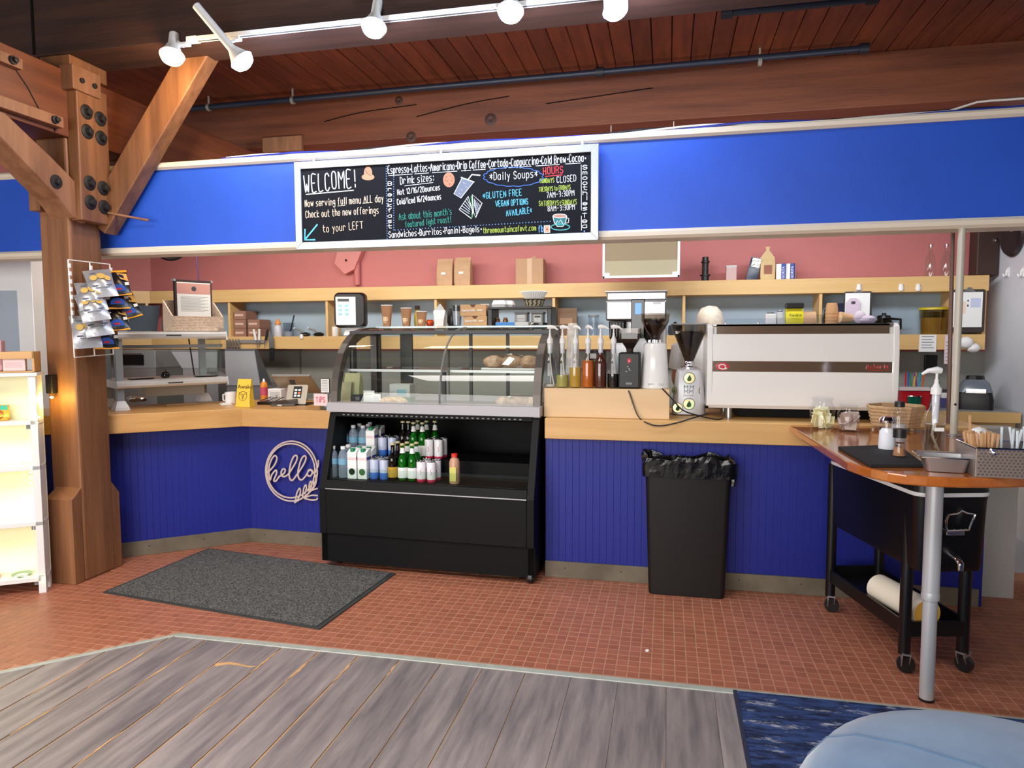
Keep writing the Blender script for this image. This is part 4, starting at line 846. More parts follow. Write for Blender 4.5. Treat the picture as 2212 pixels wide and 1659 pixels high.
MB().prism([(-.014, z0+h*.565), (-.016, z0+h*.7), (-.006, z0+h*.885), (.02, z0+h*.885), (.02, z0+h*.565)], -w/2+.012, w/2-.03, axis='x').build('upper_panel', 'white_gloss', em, smooth=True)
band = MB().box((-w/2+.01, -.01, z0+h*.44), (w/2-.015, .02, z0+h*.565)).build('chrome_band', 'chrome', em)
MB().box((-w/2+.05, .0, z0+h*.885), (w/2-.05, .03, z1)).build('cup_rail', 'chrome', em); MB().box((-w/2+.03, .0, z1-.01), (w/2-.03, .5, z1+.002)).build('cup_tray', 'steel', em)
for sx in (-1, 1):
    x0 = sx*w/2
    MB().prism([(.04, z0+.005), (-.01, z0+.015), (-.022, z0+h*.3), (-.02, z0+h*.75), (-.004, z1-.012), (.03, z1+.004), (.5, z1+.004), (.5, z0)], x0-(.03 if sx > 0 else 0), x0+(.0 if sx > 0 else .03), axis='x').build('side_cheek', 'white_gloss', em, smooth=True, bevel=.004)
for x in (-w/2+.13, w/2-.1): MB().lathe([(.022, -z0*0), (.022, z0)], c=(x, .05, 0), seg=16).build('foot', 'steel', em, smooth=True); MB().lathe([(.022, 0), (.022, z0)], c=(x, .42, 0), seg=16).build('foot', 'steel', em, smooth=True)
MB().box((-w/2+.18, .12, .005), (w/2-.06, .45, z0)).build('under_tray', 'black_deep', em)
sc = onY(1560, 794, EY).x-(L+R_)/2; zc = z0+h*.5
MB().lathe([(.036, 0), (.036, .002), (0, .003)], seg=24, sy=.62).xf(Matrix.Translation((sc, -.0105, zc)) @ Matrix.Rotation(math.pi/2, 4, 'X')).build('red_badge', flat((206, 30, 58), .3), band)
MB().stroke([(sc+x, zc+y) for x, y in ((.02, -.012), (.0, -.015), (-.018, -.008), (-.02, .003), (-.01, .012), (.008, .012), (.017, .004), (.015, -.006), (.024, -.01))], .006, lambda a, b, q: (a, -.0138-q, b), .0006).build('badge_mark', 'paper_white', band)
ax = onY(1872, 797, EY).x-(L+R_)/2
write(MB(), 'Astoria', (ax-.004, zc-.008), (ax+.105, zc-.004), .022, .0035, lambda a, b, q: (a, -.0105-q, b), jit=0).build('script_logo', flat((204, 40, 46), .3), band); MB().stroke([(ax+.0, zc-.012), (ax+.05, zc-.018), (ax+.11, zc-.012)], .003, lambda a, b, q: (a, -.0105-q, b), .0006).build('logo_swash', flat((204, 40, 46), .3), band)
gw = MB().box((-w/2+.1, .1, z1), (w/2-.06, .104, z1+.035)).build('rail_glass', 'glass_thin', em)
for x in (-w/2+.1, -w/2+.28): MB().lathe([(.006, 0), (.006, .01), (0, .013)], c=(x, .03, z1), seg=10).build('rail_knob', 'chrome', em, smooth=True)
# things on the machine
EZ = zt+.0025
def onE(px, y): return Vector((onY(px, 697, y).x, y, EZ))
t = thing('white_pitcher', 'small white square jar on the espresso machine', 'jar', onE(1664, 4.42)); MB().box((-.028, -.028, 0), (.028, .028, .06)).build('jar', 'white_plastic', t, bevel=.004); MB().lathe([(.02, .06), (.02, .072), (0, .073)], seg=12).build('lid', 'mid_grey', t)
t = thing('salt_shaker', 'tapered grey shaker on the espresso machine', 'shaker', onE(1684, 4.42)); MB().lathe([(.02, 0), (.02, .04), (.014, .075), (0, .082)], seg=8).build('body', 'paper_grey', t); MB().lathe([(.0145, .07), (.0145, .078)], seg=8).build('band', 'dark_grey', t)
def soft_bag(nm, p, w, h, d, m, label, cat='bag', rz=0, lean=0):
    t = thing(nm, label, cat, p, rz); rings = []
    for f, sx, sy in ((0, .94, 1), (.15, 1, 1.05), (.6, 1, .9), (.85, .98, .45), (.93, .97, .12), (1, .97, .1)):
        rings.append([(x*w/2*sx, y*d/2*sy+lean*f*h, h*f) for x, y in ((-1, -.8), (-.5, -1), (.5, -1), (1, -.8), (1, .8), (.5, 1), (-.5, 1), (-1, .8))])
    MB().loft(rings).build('bag', m, t, smooth=True); return t
t = soft_bag('tea_bag_pack', onE(1715, 4.46), .1, .1, .05, flat((220, 208, 44), .4), 'yellow pack with a black top on the espresso machine'); MB().box((-.051, -.02, .092), (.051, .02, .125)).build('black_top', 'black_plastic', t, bevel=.006); write(MB(), 'Awake', (-.03, .045), (.035, .045), .016, .002, lambda a, b, q: (a, -.028-q, b), jit=0).build('print', flat((90, 96, 20)), t)
soft_bag('kraft_pouch', onE(1745, 4.46), .09, .075, .04, 'kraft', 'brown kraft pouch lying low on the espresso machine')
k = cup_paper(.06, .03)
t = thing('cup_stack', 'small stack of brown paper cups on the espresso machine', 'cups', onE(1796, 4.40))
for i in range(4): MB().lathe([(.036, .02*i), (.03, .02*i+.05), (.026, .02*i+.06), (0, .02*i+.06)], seg=20).build('cup', flat((206, 156, 110), .6), t, smooth=True)
t = thing('paper_cup', 'paper cup lying on its side on the espresso machine', 'cup', onE(1824, 4.38)+Vector((0, 0, .034)), .3); MB().lathe([(.033, 0), (.024, .07), (0, .07)], seg=20).xf(Matrix.Rotation(math.pi/2+.1, 4, 'Y') @ Matrix.Translation((0, 0, -.03))).build('cup', 'kraft_light', t, smooth=True); MB().lathe([(0, 0), (.03, .001)], seg=20).xf(Matrix.Rotation(math.pi/2+.1, 4, 'Y') @ Matrix.Translation((0, 0, -.032))).build('cup_mouth', flat((230, 200, 160)), t)
bpy.data.objects.remove(k.children[0]); [bpy.data.objects.remove(c) for c in list(k.children)]; bpy.data.objects.remove(k)
t = thing('lid_tubes', 'clear stacked lids leaning on the espresso machine', 'lids', onE(1770, 4.4)); 
for i in range(2): MB().tube([(.02*i, 0, .006), (-.012+.02*i, .0, .055)], .009, 10).build('lid_stack', 'plastic_clear', t)
t = thing('crumpled_cloth', 'crumpled pale pink cloth on the espresso machine', 'cloth', onE(1872, 4.36)); lump(MB(), (0, 0, 0), .05, seed=5, sq=.5).build('cloth', flat((206, 190, 206), .9), t, smooth=True); lump(MB(), (-.035, .01, 0), .035, seed=6, sq=1.1).build('cloth_fold', flat((210, 196, 210), .9), t, smooth=True)
# ---- person behind the machine
pc = onY(1524, 700, 5.02); PX_, PY_ = pc.x, 5.02
def person():
    t = thing('person', 'person with pale hair and a white shirt bending behind the espresso machine', 'person', (PX_, PY_, -.0), math.radians(160))
    me = bpy.data.meshes.new('body'); V = [(0, 0, .92), (0, .0, 1.1), (0, -.04, 1.3), (0, -.06, 1.40), (0, -.085, 1.45), (0, -.11, 1.52),
      (.17, -.04, 1.36), (.22, -.05, 1.12), (.2, -.22, .99), (.19, -.28, .98), (-.17, -.04, 1.36), (-.22, -.05, 1.12), (-.2, -.22, .99), (-.19, -.28, .98),
      (.09, 0, .86), (.1, -.02, .48), (.1, .02, .08), (.1, -.12, .04), (-.09, 0, .86), (-.1, -.02, .48), (-.1, .02, .08), (-.1, -.12, .04)]
    E_ = [(0,1),(1,2),(2,3),(3,4),(4,5),(2,6),(6,7),(7,8),(8,9),(2,10),(10,11),(11,12),(12,13),(0,14),(14,15),(15,16),(16,17),(0,18),(18,19),(19,20),(20,21)]
    RR = [.13,.125,.14,.06,.052,.085,.055,.042,.03,.035,.055,.042,.03,.035,.085,.06,.04,.035,.085,.06,.04,.035]
    me.from_pydata(V, E_, []); o = bpy.data.objects.new('body', me); COL.objects.link(o); o.parent = t
    o.modifiers.new('skin', 'SKIN'); o.modifiers.new('sub', 'SUBSURF').levels = 2; o.modifiers['sub'].render_levels = 2
    for i, r in enumerate(RR): me.skin_vertices[0].data[i].radius = (r, r*(.75 if i < 3 else 1))
    me.skin_vertices[0].data[0].use_root = True; me.materials.append(mat('skin', (206, 142, 116), .5))
    hd = Vector((0, -.12, 1.52))
    MB().lathe([(.0, -.115), (.045, -.1), (.065, -.06), (.076, 0), (.078, .04), (.066, .085), (.035, .11), (0, .116)], seg=20, sy=1.2).xf(Matrix.Translation(hd) @ Matrix.Rotation(.25, 4, 'X')).build('head', 'skin', t, smooth=True)
    MB().lathe([(.084, -.03), (.089, .02), (.082, .07), (.055, .11), (0, .128)], seg=20, sy=1.22, cap=False).xf(Matrix.Translation(hd+Vector((0, .016, 0))) @ Matrix.Rotation(-.25, 4, 'X')).build('hair', mat('hair_pale', (226, 214, 196), .8, var=.12, vscale=40), t, smooth=True)
    for s in (-1, 1):
        MB().lathe([(0, -.01), (.011, 0), (0, .01)], seg=10).xf(Matrix.Translation(hd+Vector((s*.03, -.09, 0)))).build('eye', 'white_plastic', t); MB().lathe([(0, -.02), (.012, 0), (0, .022)], seg=10, sy=1.4).xf(Matrix.Translation(hd+Vector((s*.079, .0, -.01)))).build('ear', 'skin', t, smooth=True)
    MB().loft([[(x*.006, -.09, .02+hd.z-.02) for x in (-1, 0, 1)], [(x*.014, -.105-.012*(x == 0), hd.z-.035) for x in (-1, 0, 1)]], cap=False, closed=False).xf(Matrix.Translation((0, hd.y+.0, 0))).build('nose', 'skin', t); MB().cbox((0, hd.y-.082, hd.z-.065), (.04, .012, .008)).build('mouth', flat((170, 90, 84)), t, bevel=.003)
    sh_ = MB().lathe([(.155, .9), (.15, 1.05), (.165, 1.25), (.16, 1.34), (.11, 1.4), (.068, 1.43)], seg=24, sy=.78, cap=False).xf(Matrix.Translation((0, -.025, 0)))
    for s in (-1, 1): sh_.tube([(s*.1, -.04, 1.35), (s*.19, -.045, 1.33), (s*.215, -.05, 1.2)], .07, 14, [.08, .075, .062])
    sh_.build('shirt', 'paper_white', t, smooth=True)
    tr = MB().lathe([(.15, .96), (.15, .84)], seg=24, sy=.8)
    for s in (-1, 1): tr.tube([(s*.08, 0, .88), (s*.1, -.02, .48), (s*.1, .02, .1)], .09, 14, [.1, .078, .06])
    tr.build('trousers', flat((38, 40, 48), .8), t, smooth=True)
person()
# ---- wall rack things behind, see shelves
# ================================================================== MENU BOARD
BY = 3.70
a = onY(640, 541, BY); b = onY(1293.5, 311, BY); BX0, BX1, BZ0, BZ1 = a.x, b.x, 1.937, 2.427
bo = Vector(((BX0+BX1)/2, BY, BZ0)); bd = thing('menu_board', 'long black chalk menu board in a shiny silver frame on the blue soffit', 'menu board', bo)
fw = .04
MB().box((BX0+.02, BY+.006, BZ0+.02), (BX1-.02, BY+.028, BZ1-.02)).build('panel', 'chalkboard', bd, off=bo)
for nm, p in (('frame_rail', [(BX0, BZ0), (BX1, BZ0), (BX1-fw, BZ0+fw), (BX0+fw, BZ0+fw)]), ('frame_rail', [(BX0, BZ1), (BX0+fw, BZ1-fw), (BX1-fw, BZ1-fw), (BX1, BZ1)]), ('frame_stile', [(BX0, BZ0), (BX0+fw, BZ0+fw), (BX0+fw, BZ1-fw), (BX0, BZ1)]), ('frame_stile', [(BX1, BZ0), (BX1, BZ1), (BX1-fw, BZ1-fw), (BX1-fw, BZ0+fw)])):
    MB().prism(p, BY-.004, BY+.034, axis='y').build(nm, 'alu_frame', bd, bevel=.002, off=bo)
for px in (674, 950, 1257): MB().cyl((onY(px, 340, BY).x, BY+.02, BZ1), (onY(px, 340, BY).x, BY+.02, BZ1+.02), .006).build('hanger', 'white_plastic', bd, off=bo)
fnB = lambda x, z, h: (x, BY+.0058-h, z)
def bc(cx, cy): q = onY(640+cx/3.3515, 290+cy/3.3515, BY+.006); return (q.x, q.z)
PXM = mpp((-1.2, BY, 2.2))/3.3515
def chalk(m): return flat(m, .7)
WHT, CRM, CYN, TEA, GRN, RED, BLU = (232, 236, 240), (240, 214, 190), (96, 196, 232), (40, 140, 128), (188, 214, 92), (232, 64, 72), (70, 120, 220)
def bt(text, x0, y0, x1, y1, h, col, w=4.6): write(MB(), text, bc(x0, y0), bc(x1, y1), h*PXM, w*PXM, fnB).build('lettering', chalk(col), bd, off=bo)
def bl(pts, col, w=5, closed=False, nm='chalk_line'): MB().stroke([bc(*p) for p in pts], w*PXM, fnB, .0012, closed).build(nm, chalk(col), bd, off=bo)
def bfill(pts, col, nm, h=.0006): MB().prism([bc(*p) for p in pts], BY+.0058-h, BY+.0062, axis='y').build(nm, chalk(col), bd, off=bo)
bt('WELCOME!', 60, 418, 428, 385, 125, WHT, 8); bl([(72, 436), (415, 406)], WHT, 7)
bt('Now serving full menu ALL day', 65, 525, 630, 488, 50, CRM); bt('Check out the new offerings', 70, 605, 595, 572, 50, CRM); bt('to your LEFT', 195, 710, 485, 682, 52, CRM)
bl([(300, 520), (355, 514)], CRM, 4); bl([(482, 500), (548, 494)], CRM, 4)
bl([(152, 655), (66, 760)], CYN, 12); bl([(64, 690), (62, 765), (135, 764)], CYN, 12)
bfill(arc(520, 280, 30, 0, 360, 18, 46)[:-1], (196, 140, 110), 'bean_drawing'); bfill(arc(520, 310, 46, 0, 360, 18, 24)[:-1], (206, 150, 118), 'bean_drawing', .0009); bl([(500, 262), (520, 290), (545, 300)], (130, 80, 60), 4)
bt('Espresso~Lattes~Americano~Drip Coffee~Cortado~Cappuccino~Cold Brew~Cocoa~', 665, 285, 2095, 196, 52, WHT)
for x0, x1 in ((668, 840), (858, 960), (985, 1165), (1195, 1265), (1280, 1370), (1402, 1520), (1540, 1700), (1735, 1905), (1950, 2060)):
    f = lambda x: 300-(x-665)*.0655; bl([(x0, f(x0)), (x1, f(x1))], WHT, 4)
for i, ch in enumerate('Breakfast'): write(MB(), ch, bc(665, 372+i*38.5), bc(690, 371+i*38.5), 27*PXM, 5*PXM, fnB, jit=0).build('lettering', chalk(WHT), bd, off=bo)
dotxy = ((2089, 572), (2086, 702))
for i, ch in enumerate('Smoothies'): write(MB(), ch, bc(2075, 254+i*37), bc(2104, 253+i*37), 27*PXM, 5*PXM, fnB, jit=0).build('lettering', chalk(WHT), bd, off=bo)
for i, ch in enumerate('Tea'): write(MB(), ch, bc(2072, 604+i*37), bc(2103, 603+i*37), 29*PXM, 5*PXM, fnB, jit=0).build('lettering', chalk(WHT), bd, off=bo)
bl([(2063, 222), (2064, 550)], WHT, 4); bl([(2064, 592), (2065, 695)], WHT, 4)
dots = MB()
def dot(cx, cy, r=4):
    q = bc(cx, cy); dots.prism(arc(q[0], q[1], r*PXM, 0, 360, 8)[:-1], BY+.0048, BY+.006, axis='y')
for q_ in dotxy: dot(*q_, 6)
for i in range(30): dot(652+i*.2, 232+i*18)
for i in range(24): dot(706, 292+i*17.4)
for i in range(52): dot(716+i*22, 694-i*1.25)
stuff(dots.build('chalk_dots', chalk((120, 160, 230)), bd, off=bo))
bt('Drink sizes:', 755, 362, 995, 336, 50, WHT); bl([(785, 374), (990, 350)], WHT, 4); bt('Hot 12/16/20ounces', 735, 440, 1040, 402, 38, WHT); bt('Cold/Iced 16/24ounces', 733, 510, 1048, 470, 40, WHT)
bt("Ask about this month's", 745, 622, 1125, 582, 46, TEA); bt('featured light roast!', 792, 675, 1120, 636, 42, TEA)
bfill(arc(1105, 330, 42, 0, 360, 22, 54)[:-1], (206, 138, 110), 'cookie_drawing')
for dx, dy in ((-18, -20), (10, -28), (20, 6), (-10, 10), (4, 30), (-24, 2), (26, -12)): bfill(arc(1105+dx, 330+dy, 4, 0, 360, 8)[:-1], (110, 64, 50), 'cookie_chip', .001)
bfill([(1200, 318), (1283, 348), (1192, 462), (1142, 432)], (120, 134, 160), 'iced_cup_drawing'); bl([(1200, 318), (1283, 348), (1192, 462), (1142, 432)], WHT, 6, True); bl([(1194, 312), (1288, 346)], WHT, 7); bl([(1242, 332), (1272, 292), (1330, 298)], WHT, 9)
for dx, dy in ((1210, 350), (1190, 400), (1225, 380), (1180, 430)): bl([(dx, dy), (dx+14, dy+6)], (214, 180, 170), 4)
bl([(1245, 450), (1180, 545), (1268, 610), (1278, 560)], WHT, 7, True); bl([(1275, 436), (1345, 500), (1298, 604), (1282, 560)], WHT, 7, True)
for i in range(5): bl([(1235-i*11, 468+i*17), (1262-i*2, 520+i*14)], (190, 200, 216), 5); bl([(1290+i*10, 470+i*10), (1290+i*3, 520+i*14)], (190, 200, 216), 5)
bl([(1268, 450), (1274, 500), (1276, 560), (1274, 600)], (60, 150, 90), 10)
bt('*Daily Soups*', 1402, 335, 1745, 312, 52, WHT)
cl = []
for i in range(96):
    q = 2*math.pi*i/96; k = 1+.07*abs(math.sin(q*8)); cl.append((1572+205*k*math.cos(q), 308-66*k*math.sin(q)))
bl(cl, BLU, 5, True)
bt('HOURS', 1790, 292, 1930, 280, 48, RED, 5.5); bl([(1805, 306), (1925, 294)], RED, 6)
bt('MONDAYS', 1766, 354, 1866, 347, 30, GRN, 3); bt('CLOSED', 1888, 350, 2024, 340, 42, WHT, 3.8); bt('TUESDAYS to FRIDAYS', 1757, 416, 1985, 398, 30, GRN, 3); bt('7AM-3:30PM', 1815, 461, 2012, 443, 38, WHT, 3.8); bt('SATURDAYS+SUNDAYS', 1758, 520, 2030, 507, 34, GRN, 3); bt('8AM-3:30PM', 1822, 557, 2015, 545, 36, WHT, 3.8)
bt('*GLUTEN FREE', 1352, 468, 1632, 442, 42, CYN); bt('VEGAN OPTIONS', 1445, 525, 1677, 506, 40, CYN); bt('AVAILABLE*', 1522, 592, 1705, 570, 40, CYN)
bt('Sandwiches~Burritos~Panini~Bagels~', 672, 748, 1342, 705, 42, WHT); bt('threemountaincafevt.com', 1355, 716, 1735, 696, 38, GRN, 3.6); bt('fb', 1755, 708, 1788, 706, 44, (110, 170, 230), 6)
bfill([bc_ for bc_ in ((1795, 662), (1835, 660), (1836, 712), (1796, 714))], (240, 176, 150), 'app_icon'); bl([(1795, 662), (1835, 660), (1836, 712), (1796, 714)], WHT, 6, True); bfill(arc(1816, 688, 6, 0, 360, 10)[:-1], (150, 60, 50), 'app_icon_dot', .001)
bfill([(1858, 590), (1958, 590), (1950, 640), (1930, 668), (1890, 668), (1868, 640)], (40, 128, 136), 'teacup_drawing'); bfill(arc(1908, 592, 50, 0, 360, 20, 14)[:-1], (196, 150, 136), 'teacup_rim', .001); bl(arc(1908, 592, 50, 0, 360, 20, 14)[:-1], WHT, 5, True); bl([(1858, 596), (1868, 640), (1890, 668), (1930, 668), (1950, 640), (1958, 596)], WHT, 5); bl([(1958, 605), (1974, 612), (1970, 640), (1950, 644)], WHT, 5); bl(arc(1912, 672, 68, 0, 360, 24, 22)[:-1], (90, 190, 196), 6, True)
bl([(1878, 648), (1893, 625), (1902, 640), (1913, 620), (1932, 650)], WHT, 5)
# ================================================================== TRACK LIGHTS
TY = 3.40
a = onY(418, 97, TY); b = onY(1310, -18, TY); TZ = 3.01
tr = thing('lighting_track', 'white lighting track along the bottom edge of the dark beam', 'track', (-1, TY, TZ))
MB().box((a.x-.02, TY-.018, TZ), (1.6, TY+.018, TZ+.02)).build('rail', 'white_metal', tr, off=(-1, TY, TZ)); MB().box((a.x-.02, TY-.006, TZ-.001), (1.6, TY+.006, TZ+.002)).build('slot', 'dark_grey', tr, off=(-1, TY, TZ)); MB().box((a.x-.03, TY-.02, TZ-.003), (a.x+.03, TY+.02, TZ+.022)).build('end_cap', 'white_plastic', tr, off=(-1, TY, TZ))
def lamp(px, py, n, rgb, power, label, ln=.15, warm=False, dy=-.03):
    bulb = onY(px, py, TY+dy); n = Vector(n).normalized(); base = Vector((bulb.x+(.05 if px < 400 else 0), TY, TZ-.002)) if ln < .2 else Vector(((bulb-n*.14).x, TY, TZ-.002))
    t = thing('track_lamp', label, 'lamp', base); q = n.to_track_quat('Z', 'Y').to_matrix().to_4x4(); M4 = Matrix.Translation(bulb-base) @ q
    MB().lathe([(.0, -.012), (.05, -.012), (.064, .006), (.06, .008)], seg=24, cap=False).xf(M4).build('bulb_shell', 'white_metal', t, smooth=True)
    MB().lathe([(.06, .004), (.058, .018), (.05, .034), (.03, .046), (0, .05)], seg=24, cap=False).xf(M4).build('bulb_face', emit('bulb_%d' % px, rgb, 30), t, smooth=True)
    MB().lathe([(.05, -.012), (.034, -.05), (.026, -.07), (.026, -ln), (0, -ln-.002)] if ln < .2 else [(.05, -.012), (.03, -.05), (.021, -.07), (.021, -ln), (0, -ln-.002)], seg=20).xf(M4).build('lamp_body', 'white_metal', t, smooth=True)
    back = (bulb-base)-n*.1; MB().tube([(0, 0, 0), (0, 0, -.015), tuple(back)], .009, 8).build('yoke', 'white_metal', t, smooth=True); MB().cbox((0, 0, -.008), (.07, .034, .018)).build('track_adapter', 'white_plastic', t, bevel=.004)
    l = bpy.data.lights.new('lamp_light', 'POINT'); l.energy = power; l.color = lin(rgb); l.shadow_soft_size = .05
    lo = bpy.data.objects.new('lamp_light', l); COL.objects.link(lo); lo.parent = t; lo.location = (bulb-base)+n*.105
PW = 17
lamp(372, 118, (.12, -.35, -1), (255, 214, 150), PW*1.0, 'warm track lamp nearest the timber post', .13)
lamp(520, 128, (.62, .22, -.8), (206, 224, 255), PW, 'track lamp with a long tilted body, second from the post', .33, dy=-.08)
lamp(808, 56, (0, -.4, -1), (226, 236, 255), PW, 'bright white track lamp above the chalk menu board')
lamp(1103, 22, (0, -.4, -1), (226, 236, 255), PW, 'bright white track lamp at the top centre')
lamp(1328, 16, (.5, -.25, -1), (222, 234, 255), PW, 'tilted track lamp at the right end of the group')
# ================================================================== SNACK RACK ON THE POST
RX = -3.335; ra = onX(150, 560, RX+.03); 
def rk(px, py): return onX(px, py, RX+.05)
rr0 = Vector((RX+.05, rk(150, 560).y, rk(160, 772).z))
sr = thing('snack_rack', 'white wire clip rack hanging on the timber post', 'rack', rr0)
tl, tr_, br_, bl_ = rk(147, 561), rk(237, 571), rk(245, 765), rk(161, 772); mt, mb_ = (tl+tr_)/2, (bl_+br_)/2
for wa_ in ([tl, tr_], [bl_, br_]): MB().tube(wa_, .0035, 6).build('cross_wire', 'white_wire', sr, off=rr0)
for p, q in ((tl, bl_), (mt, mb_), (tr_, br_)):
    w_ = MB().tube([p, q], .0038, 6).build('upright_wire', 'white_wire', sr, off=rr0)
    for k in range(9): c = p.lerp(q, .06+.08*k); MB().cbox(tuple(c+Vector((.006, 0, 0))), (.014, .01, .024)).build('clip', 'white_plastic', w_, off=rr0)
mat('chip_silver', (168, 168, 172), .32, .45, bump=.5, bscale=14); mat('chip_black', (26, 24, 26), .3, bump=.5, bscale=14)
def chip_bag(kind):
    t = thing('chip_bag', '', 'snack bag', (0, 0, -9)); W2, H2 = .072, .2
    rings = []; n = 9
    for i in range(n+1):
        f = i/n; d = .03*math.sin(math.pi*min(1, max(0, (f-.06)/.88)))+.0015
        rings.append([(x*W2*(1-.06*math.sin(math.pi*f)), -d*k, -H2*f) for x, k in ((-1, .1), (-.6, .8), (0, 1.1), (.6, .8), (1, .1), (.6, -.5), (0, -.7), (-.6, -.5))])
    MB().loft(rings).build('bag', 'chip_silver' if kind == 0 else 'chip_black', t, smooth=True)
    def fb(x, z, h): 
        f = -z/H2; d = .03*math.sin(math.pi*min(1, max(0, (f-.06)/.88)))+.0015; return (x, -d*(1.1-.5*(abs(x)/W2)**2)-.0025-h, z)
    def patch(nm, pts, col): 
        g = MB(); g.add([fb(p[0]*W2, -p[1]*H2, 0) for p in pts], [tuple(range(len(pts)))]); g.build(nm, flat(col, .35), t)
    if kind == 0:
        for cx, cy, r in ((-.45, .42, .26), (.1, .36, .32), (.5, .46, .24)): patch('chip_print', [(cx+r*math.cos(q), cy+r*.42*math.sin(q)) for q in [2*math.pi*i/10 for i in range(10)]], (206, 170, 92))
        patch('name_print', [(-.7, .66), (.7, .66), (.7, .70), (-.7, .70)], (90, 92, 104)); patch('name_print', [(-.5, .73), (.5, .73), (.5, .76), (-.5, .76)], (120, 122, 130)); patch('logo_print', [(-.6, .16), (-.2, .16), (-.2, .21), (-.6, .21)], (110, 112, 122))
    else:
        patch('orange_band', [(-.98, .0), (.98, .0), (.98, .1), (-.98, .1)], (240, 160, 40)); patch('orange_band', [(-.98, .94), (.98, .94), (.98, 1.0), (-.98, 1.0)], (240, 160, 40))
        patch('blue_print', [(-.6, .86), (-.5, .74), (-.2, .68), (.2, .68), (.5, .74), (.6, .86)], (52, 96, 190)); patch('red_print', [(-.25, .78), (.25, .78), (.25, .83), (-.25, .83)], (206, 50, 60)); patch('pale_print', [(-.9, .6), (.9, .58), (.9, .68), (-.9, .7)], (232, 226, 220))
        for cx, cy in ((-.6, .3), (-.4, .42), (-.7, .46), (-.5, .52)): patch('popcorn_print', [(cx+.1*math.cos(q), cy+.035*math.sin(q)) for q in [2*math.pi*i/6 for i in range(6)]], (240, 240, 236))
        patch('yellow_print', [(.1, .16), (.9, .2), (.9, .55), (.3, .5)], (222, 170, 90))
    return t
c0, c1 = chip_bag(0), chip_bag(1); cu_ = set()
SB = [(0, 192, 584, .05, 'uppermost silver chip bag on the wire rack'), (0, 179, 611, .035, 'silver chip bag half hidden behind the uppermost one'), (0, 173, 634, .05, 'silver chip bag at the left edge of the rack, third down'), (0, 187, 666, .035, 'silver chip bag below the third, slanting right'), (0, 174, 682, .02, 'lowest silver chip bag on the wire rack'),
      (1, 236, 586, .035, 'uppermost black and orange popcorn bag on the rack'), (1, 240, 614, .025, 'second black and orange popcorn bag from the top'), (1, 252, 636, .03, 'third black and orange popcorn bag, tilted to the right'), (1, 234, 660, .03, 'fourth popcorn bag with yellow print on the rack'), (1, 222, 690, .015, 'lowest popcorn bag with the blue print showing')]
for i, (k, px, py, out, lab) in enumerate(SB):
    src = c0 if k == 0 else c1; p = rk(px, py)+Vector((out, 0, 0))
    o = src if k not in cu_ else dup(src, p); cu_.add(k)
    o.location = p; rz = math.radians(50) if k == 0 else math.radians(46); o.rotation_euler = (math.radians(-36 if i not in (4, 9) else -22), math.radians((-8, -4, -10, -9, -3, -6, -2, -16, -6, 0)[i]), rz); o['label'] = lab; o['group'] = 'chip bags' if k == 0 else 'popcorn bags'; o.scale = (1, 1.2, 1) if k == 0 else (.9, 1.1, .95)
# ================================================================== HELLO SIGN
HY = 4.302
def hp(cx, cy): q = onY(550+cx/9.218, 930+cy/9.218, HY); return (q.x, q.z)
hs0 = onY(630, 1085, HY); hs = thing('hello_sign', 'round pale cut-out sign reading hello on the blue counter front', 'sign', (hs0.x, HY, hs0.z)); ho = (hs0.x, HY, hs0.z)
fH = lambda x, z, h: (x, HY+.004-h, z); mat('sign_wood', (206, 184, 176), .6); HM = mpp((hs0.x, HY, hs0.z))/9.218
def ring(cx, cy, rx, ry, w, a0=0, a1=360): 
    pts = [hp(*p) for p in arc(cx, cy, rx, a0, a1, 48, ry)]; MB().stroke(pts[:-1] if a1-a0 == 360 else pts, w*HM, fH, .0048, a1-a0 == 360).build('ring', 'sign_wood', hs, off=ho)
ring(735, 808, 515, 596, 30); ring(722, 800, 478, 540, 30)
HT_ = [.0056]
def hl(pts, w=29, nm='letter_stroke'):
    HT_[0] += .0004; MB().stroke([(q.x, q.y) for q in spline([(*hp(*p), 0) for p in pts], 6)], w*HM*1.1, fH, HT_[0]).build(nm, 'sign_wood', hs, off=ho)
hl([(225, 850), (300, 800), (400, 680), (445, 560), (415, 500), (360, 540), (300, 680), (285, 830), (310, 985), (345, 880), (420, 790), (440, 850), (385, 990), (430, 1000), (500, 910), (590, 850), (610, 780), (560, 770), (530, 850), (570, 915), (660, 880), (760, 740), (840, 590), (840, 500), (780, 520), (720, 660), (690, 860), (710, 970), (760, 985), (830, 900), (940, 740), (1020, 580), (1010, 505), (950, 540), (895, 680), (865, 850), (890, 960), (950, 975), (1030, 890), (1080, 790), (1120, 780), (1080, 800), (1050, 860), (1080, 905), (1130, 890), (1150, 820), (1110, 775), (1150, 800), (1185, 850), (1250, 780)])
hl([(800, 1430), (1000, 1310), (1140, 1180), (1220, 1050), (1235, 900)], 30, 'stem')
for pts in ([(815, 1420), (840, 1260), (895, 1150), (915, 1220), (880, 1340), (815, 1420)], [(960, 1320), (980, 1160), (1020, 1080), (1035, 1150), (1000, 1260)], [(1090, 1230), (1090, 1090), (1120, 1010), (1140, 1080), (1110, 1180)], [(1180, 1100), (1180, 960), (1210, 880), (1225, 960), (1200, 1060)], [(1010, 1330), (1140, 1290), (1255, 1295)], [(1000, 1350), (1130, 1380), (1240, 1370), (1255, 1340)], [(1120, 1200), (1220, 1160), (1255, 1150)], [(1235, 780), (1270, 700), (1275, 590)]): hl(pts, 26, 'leaf')
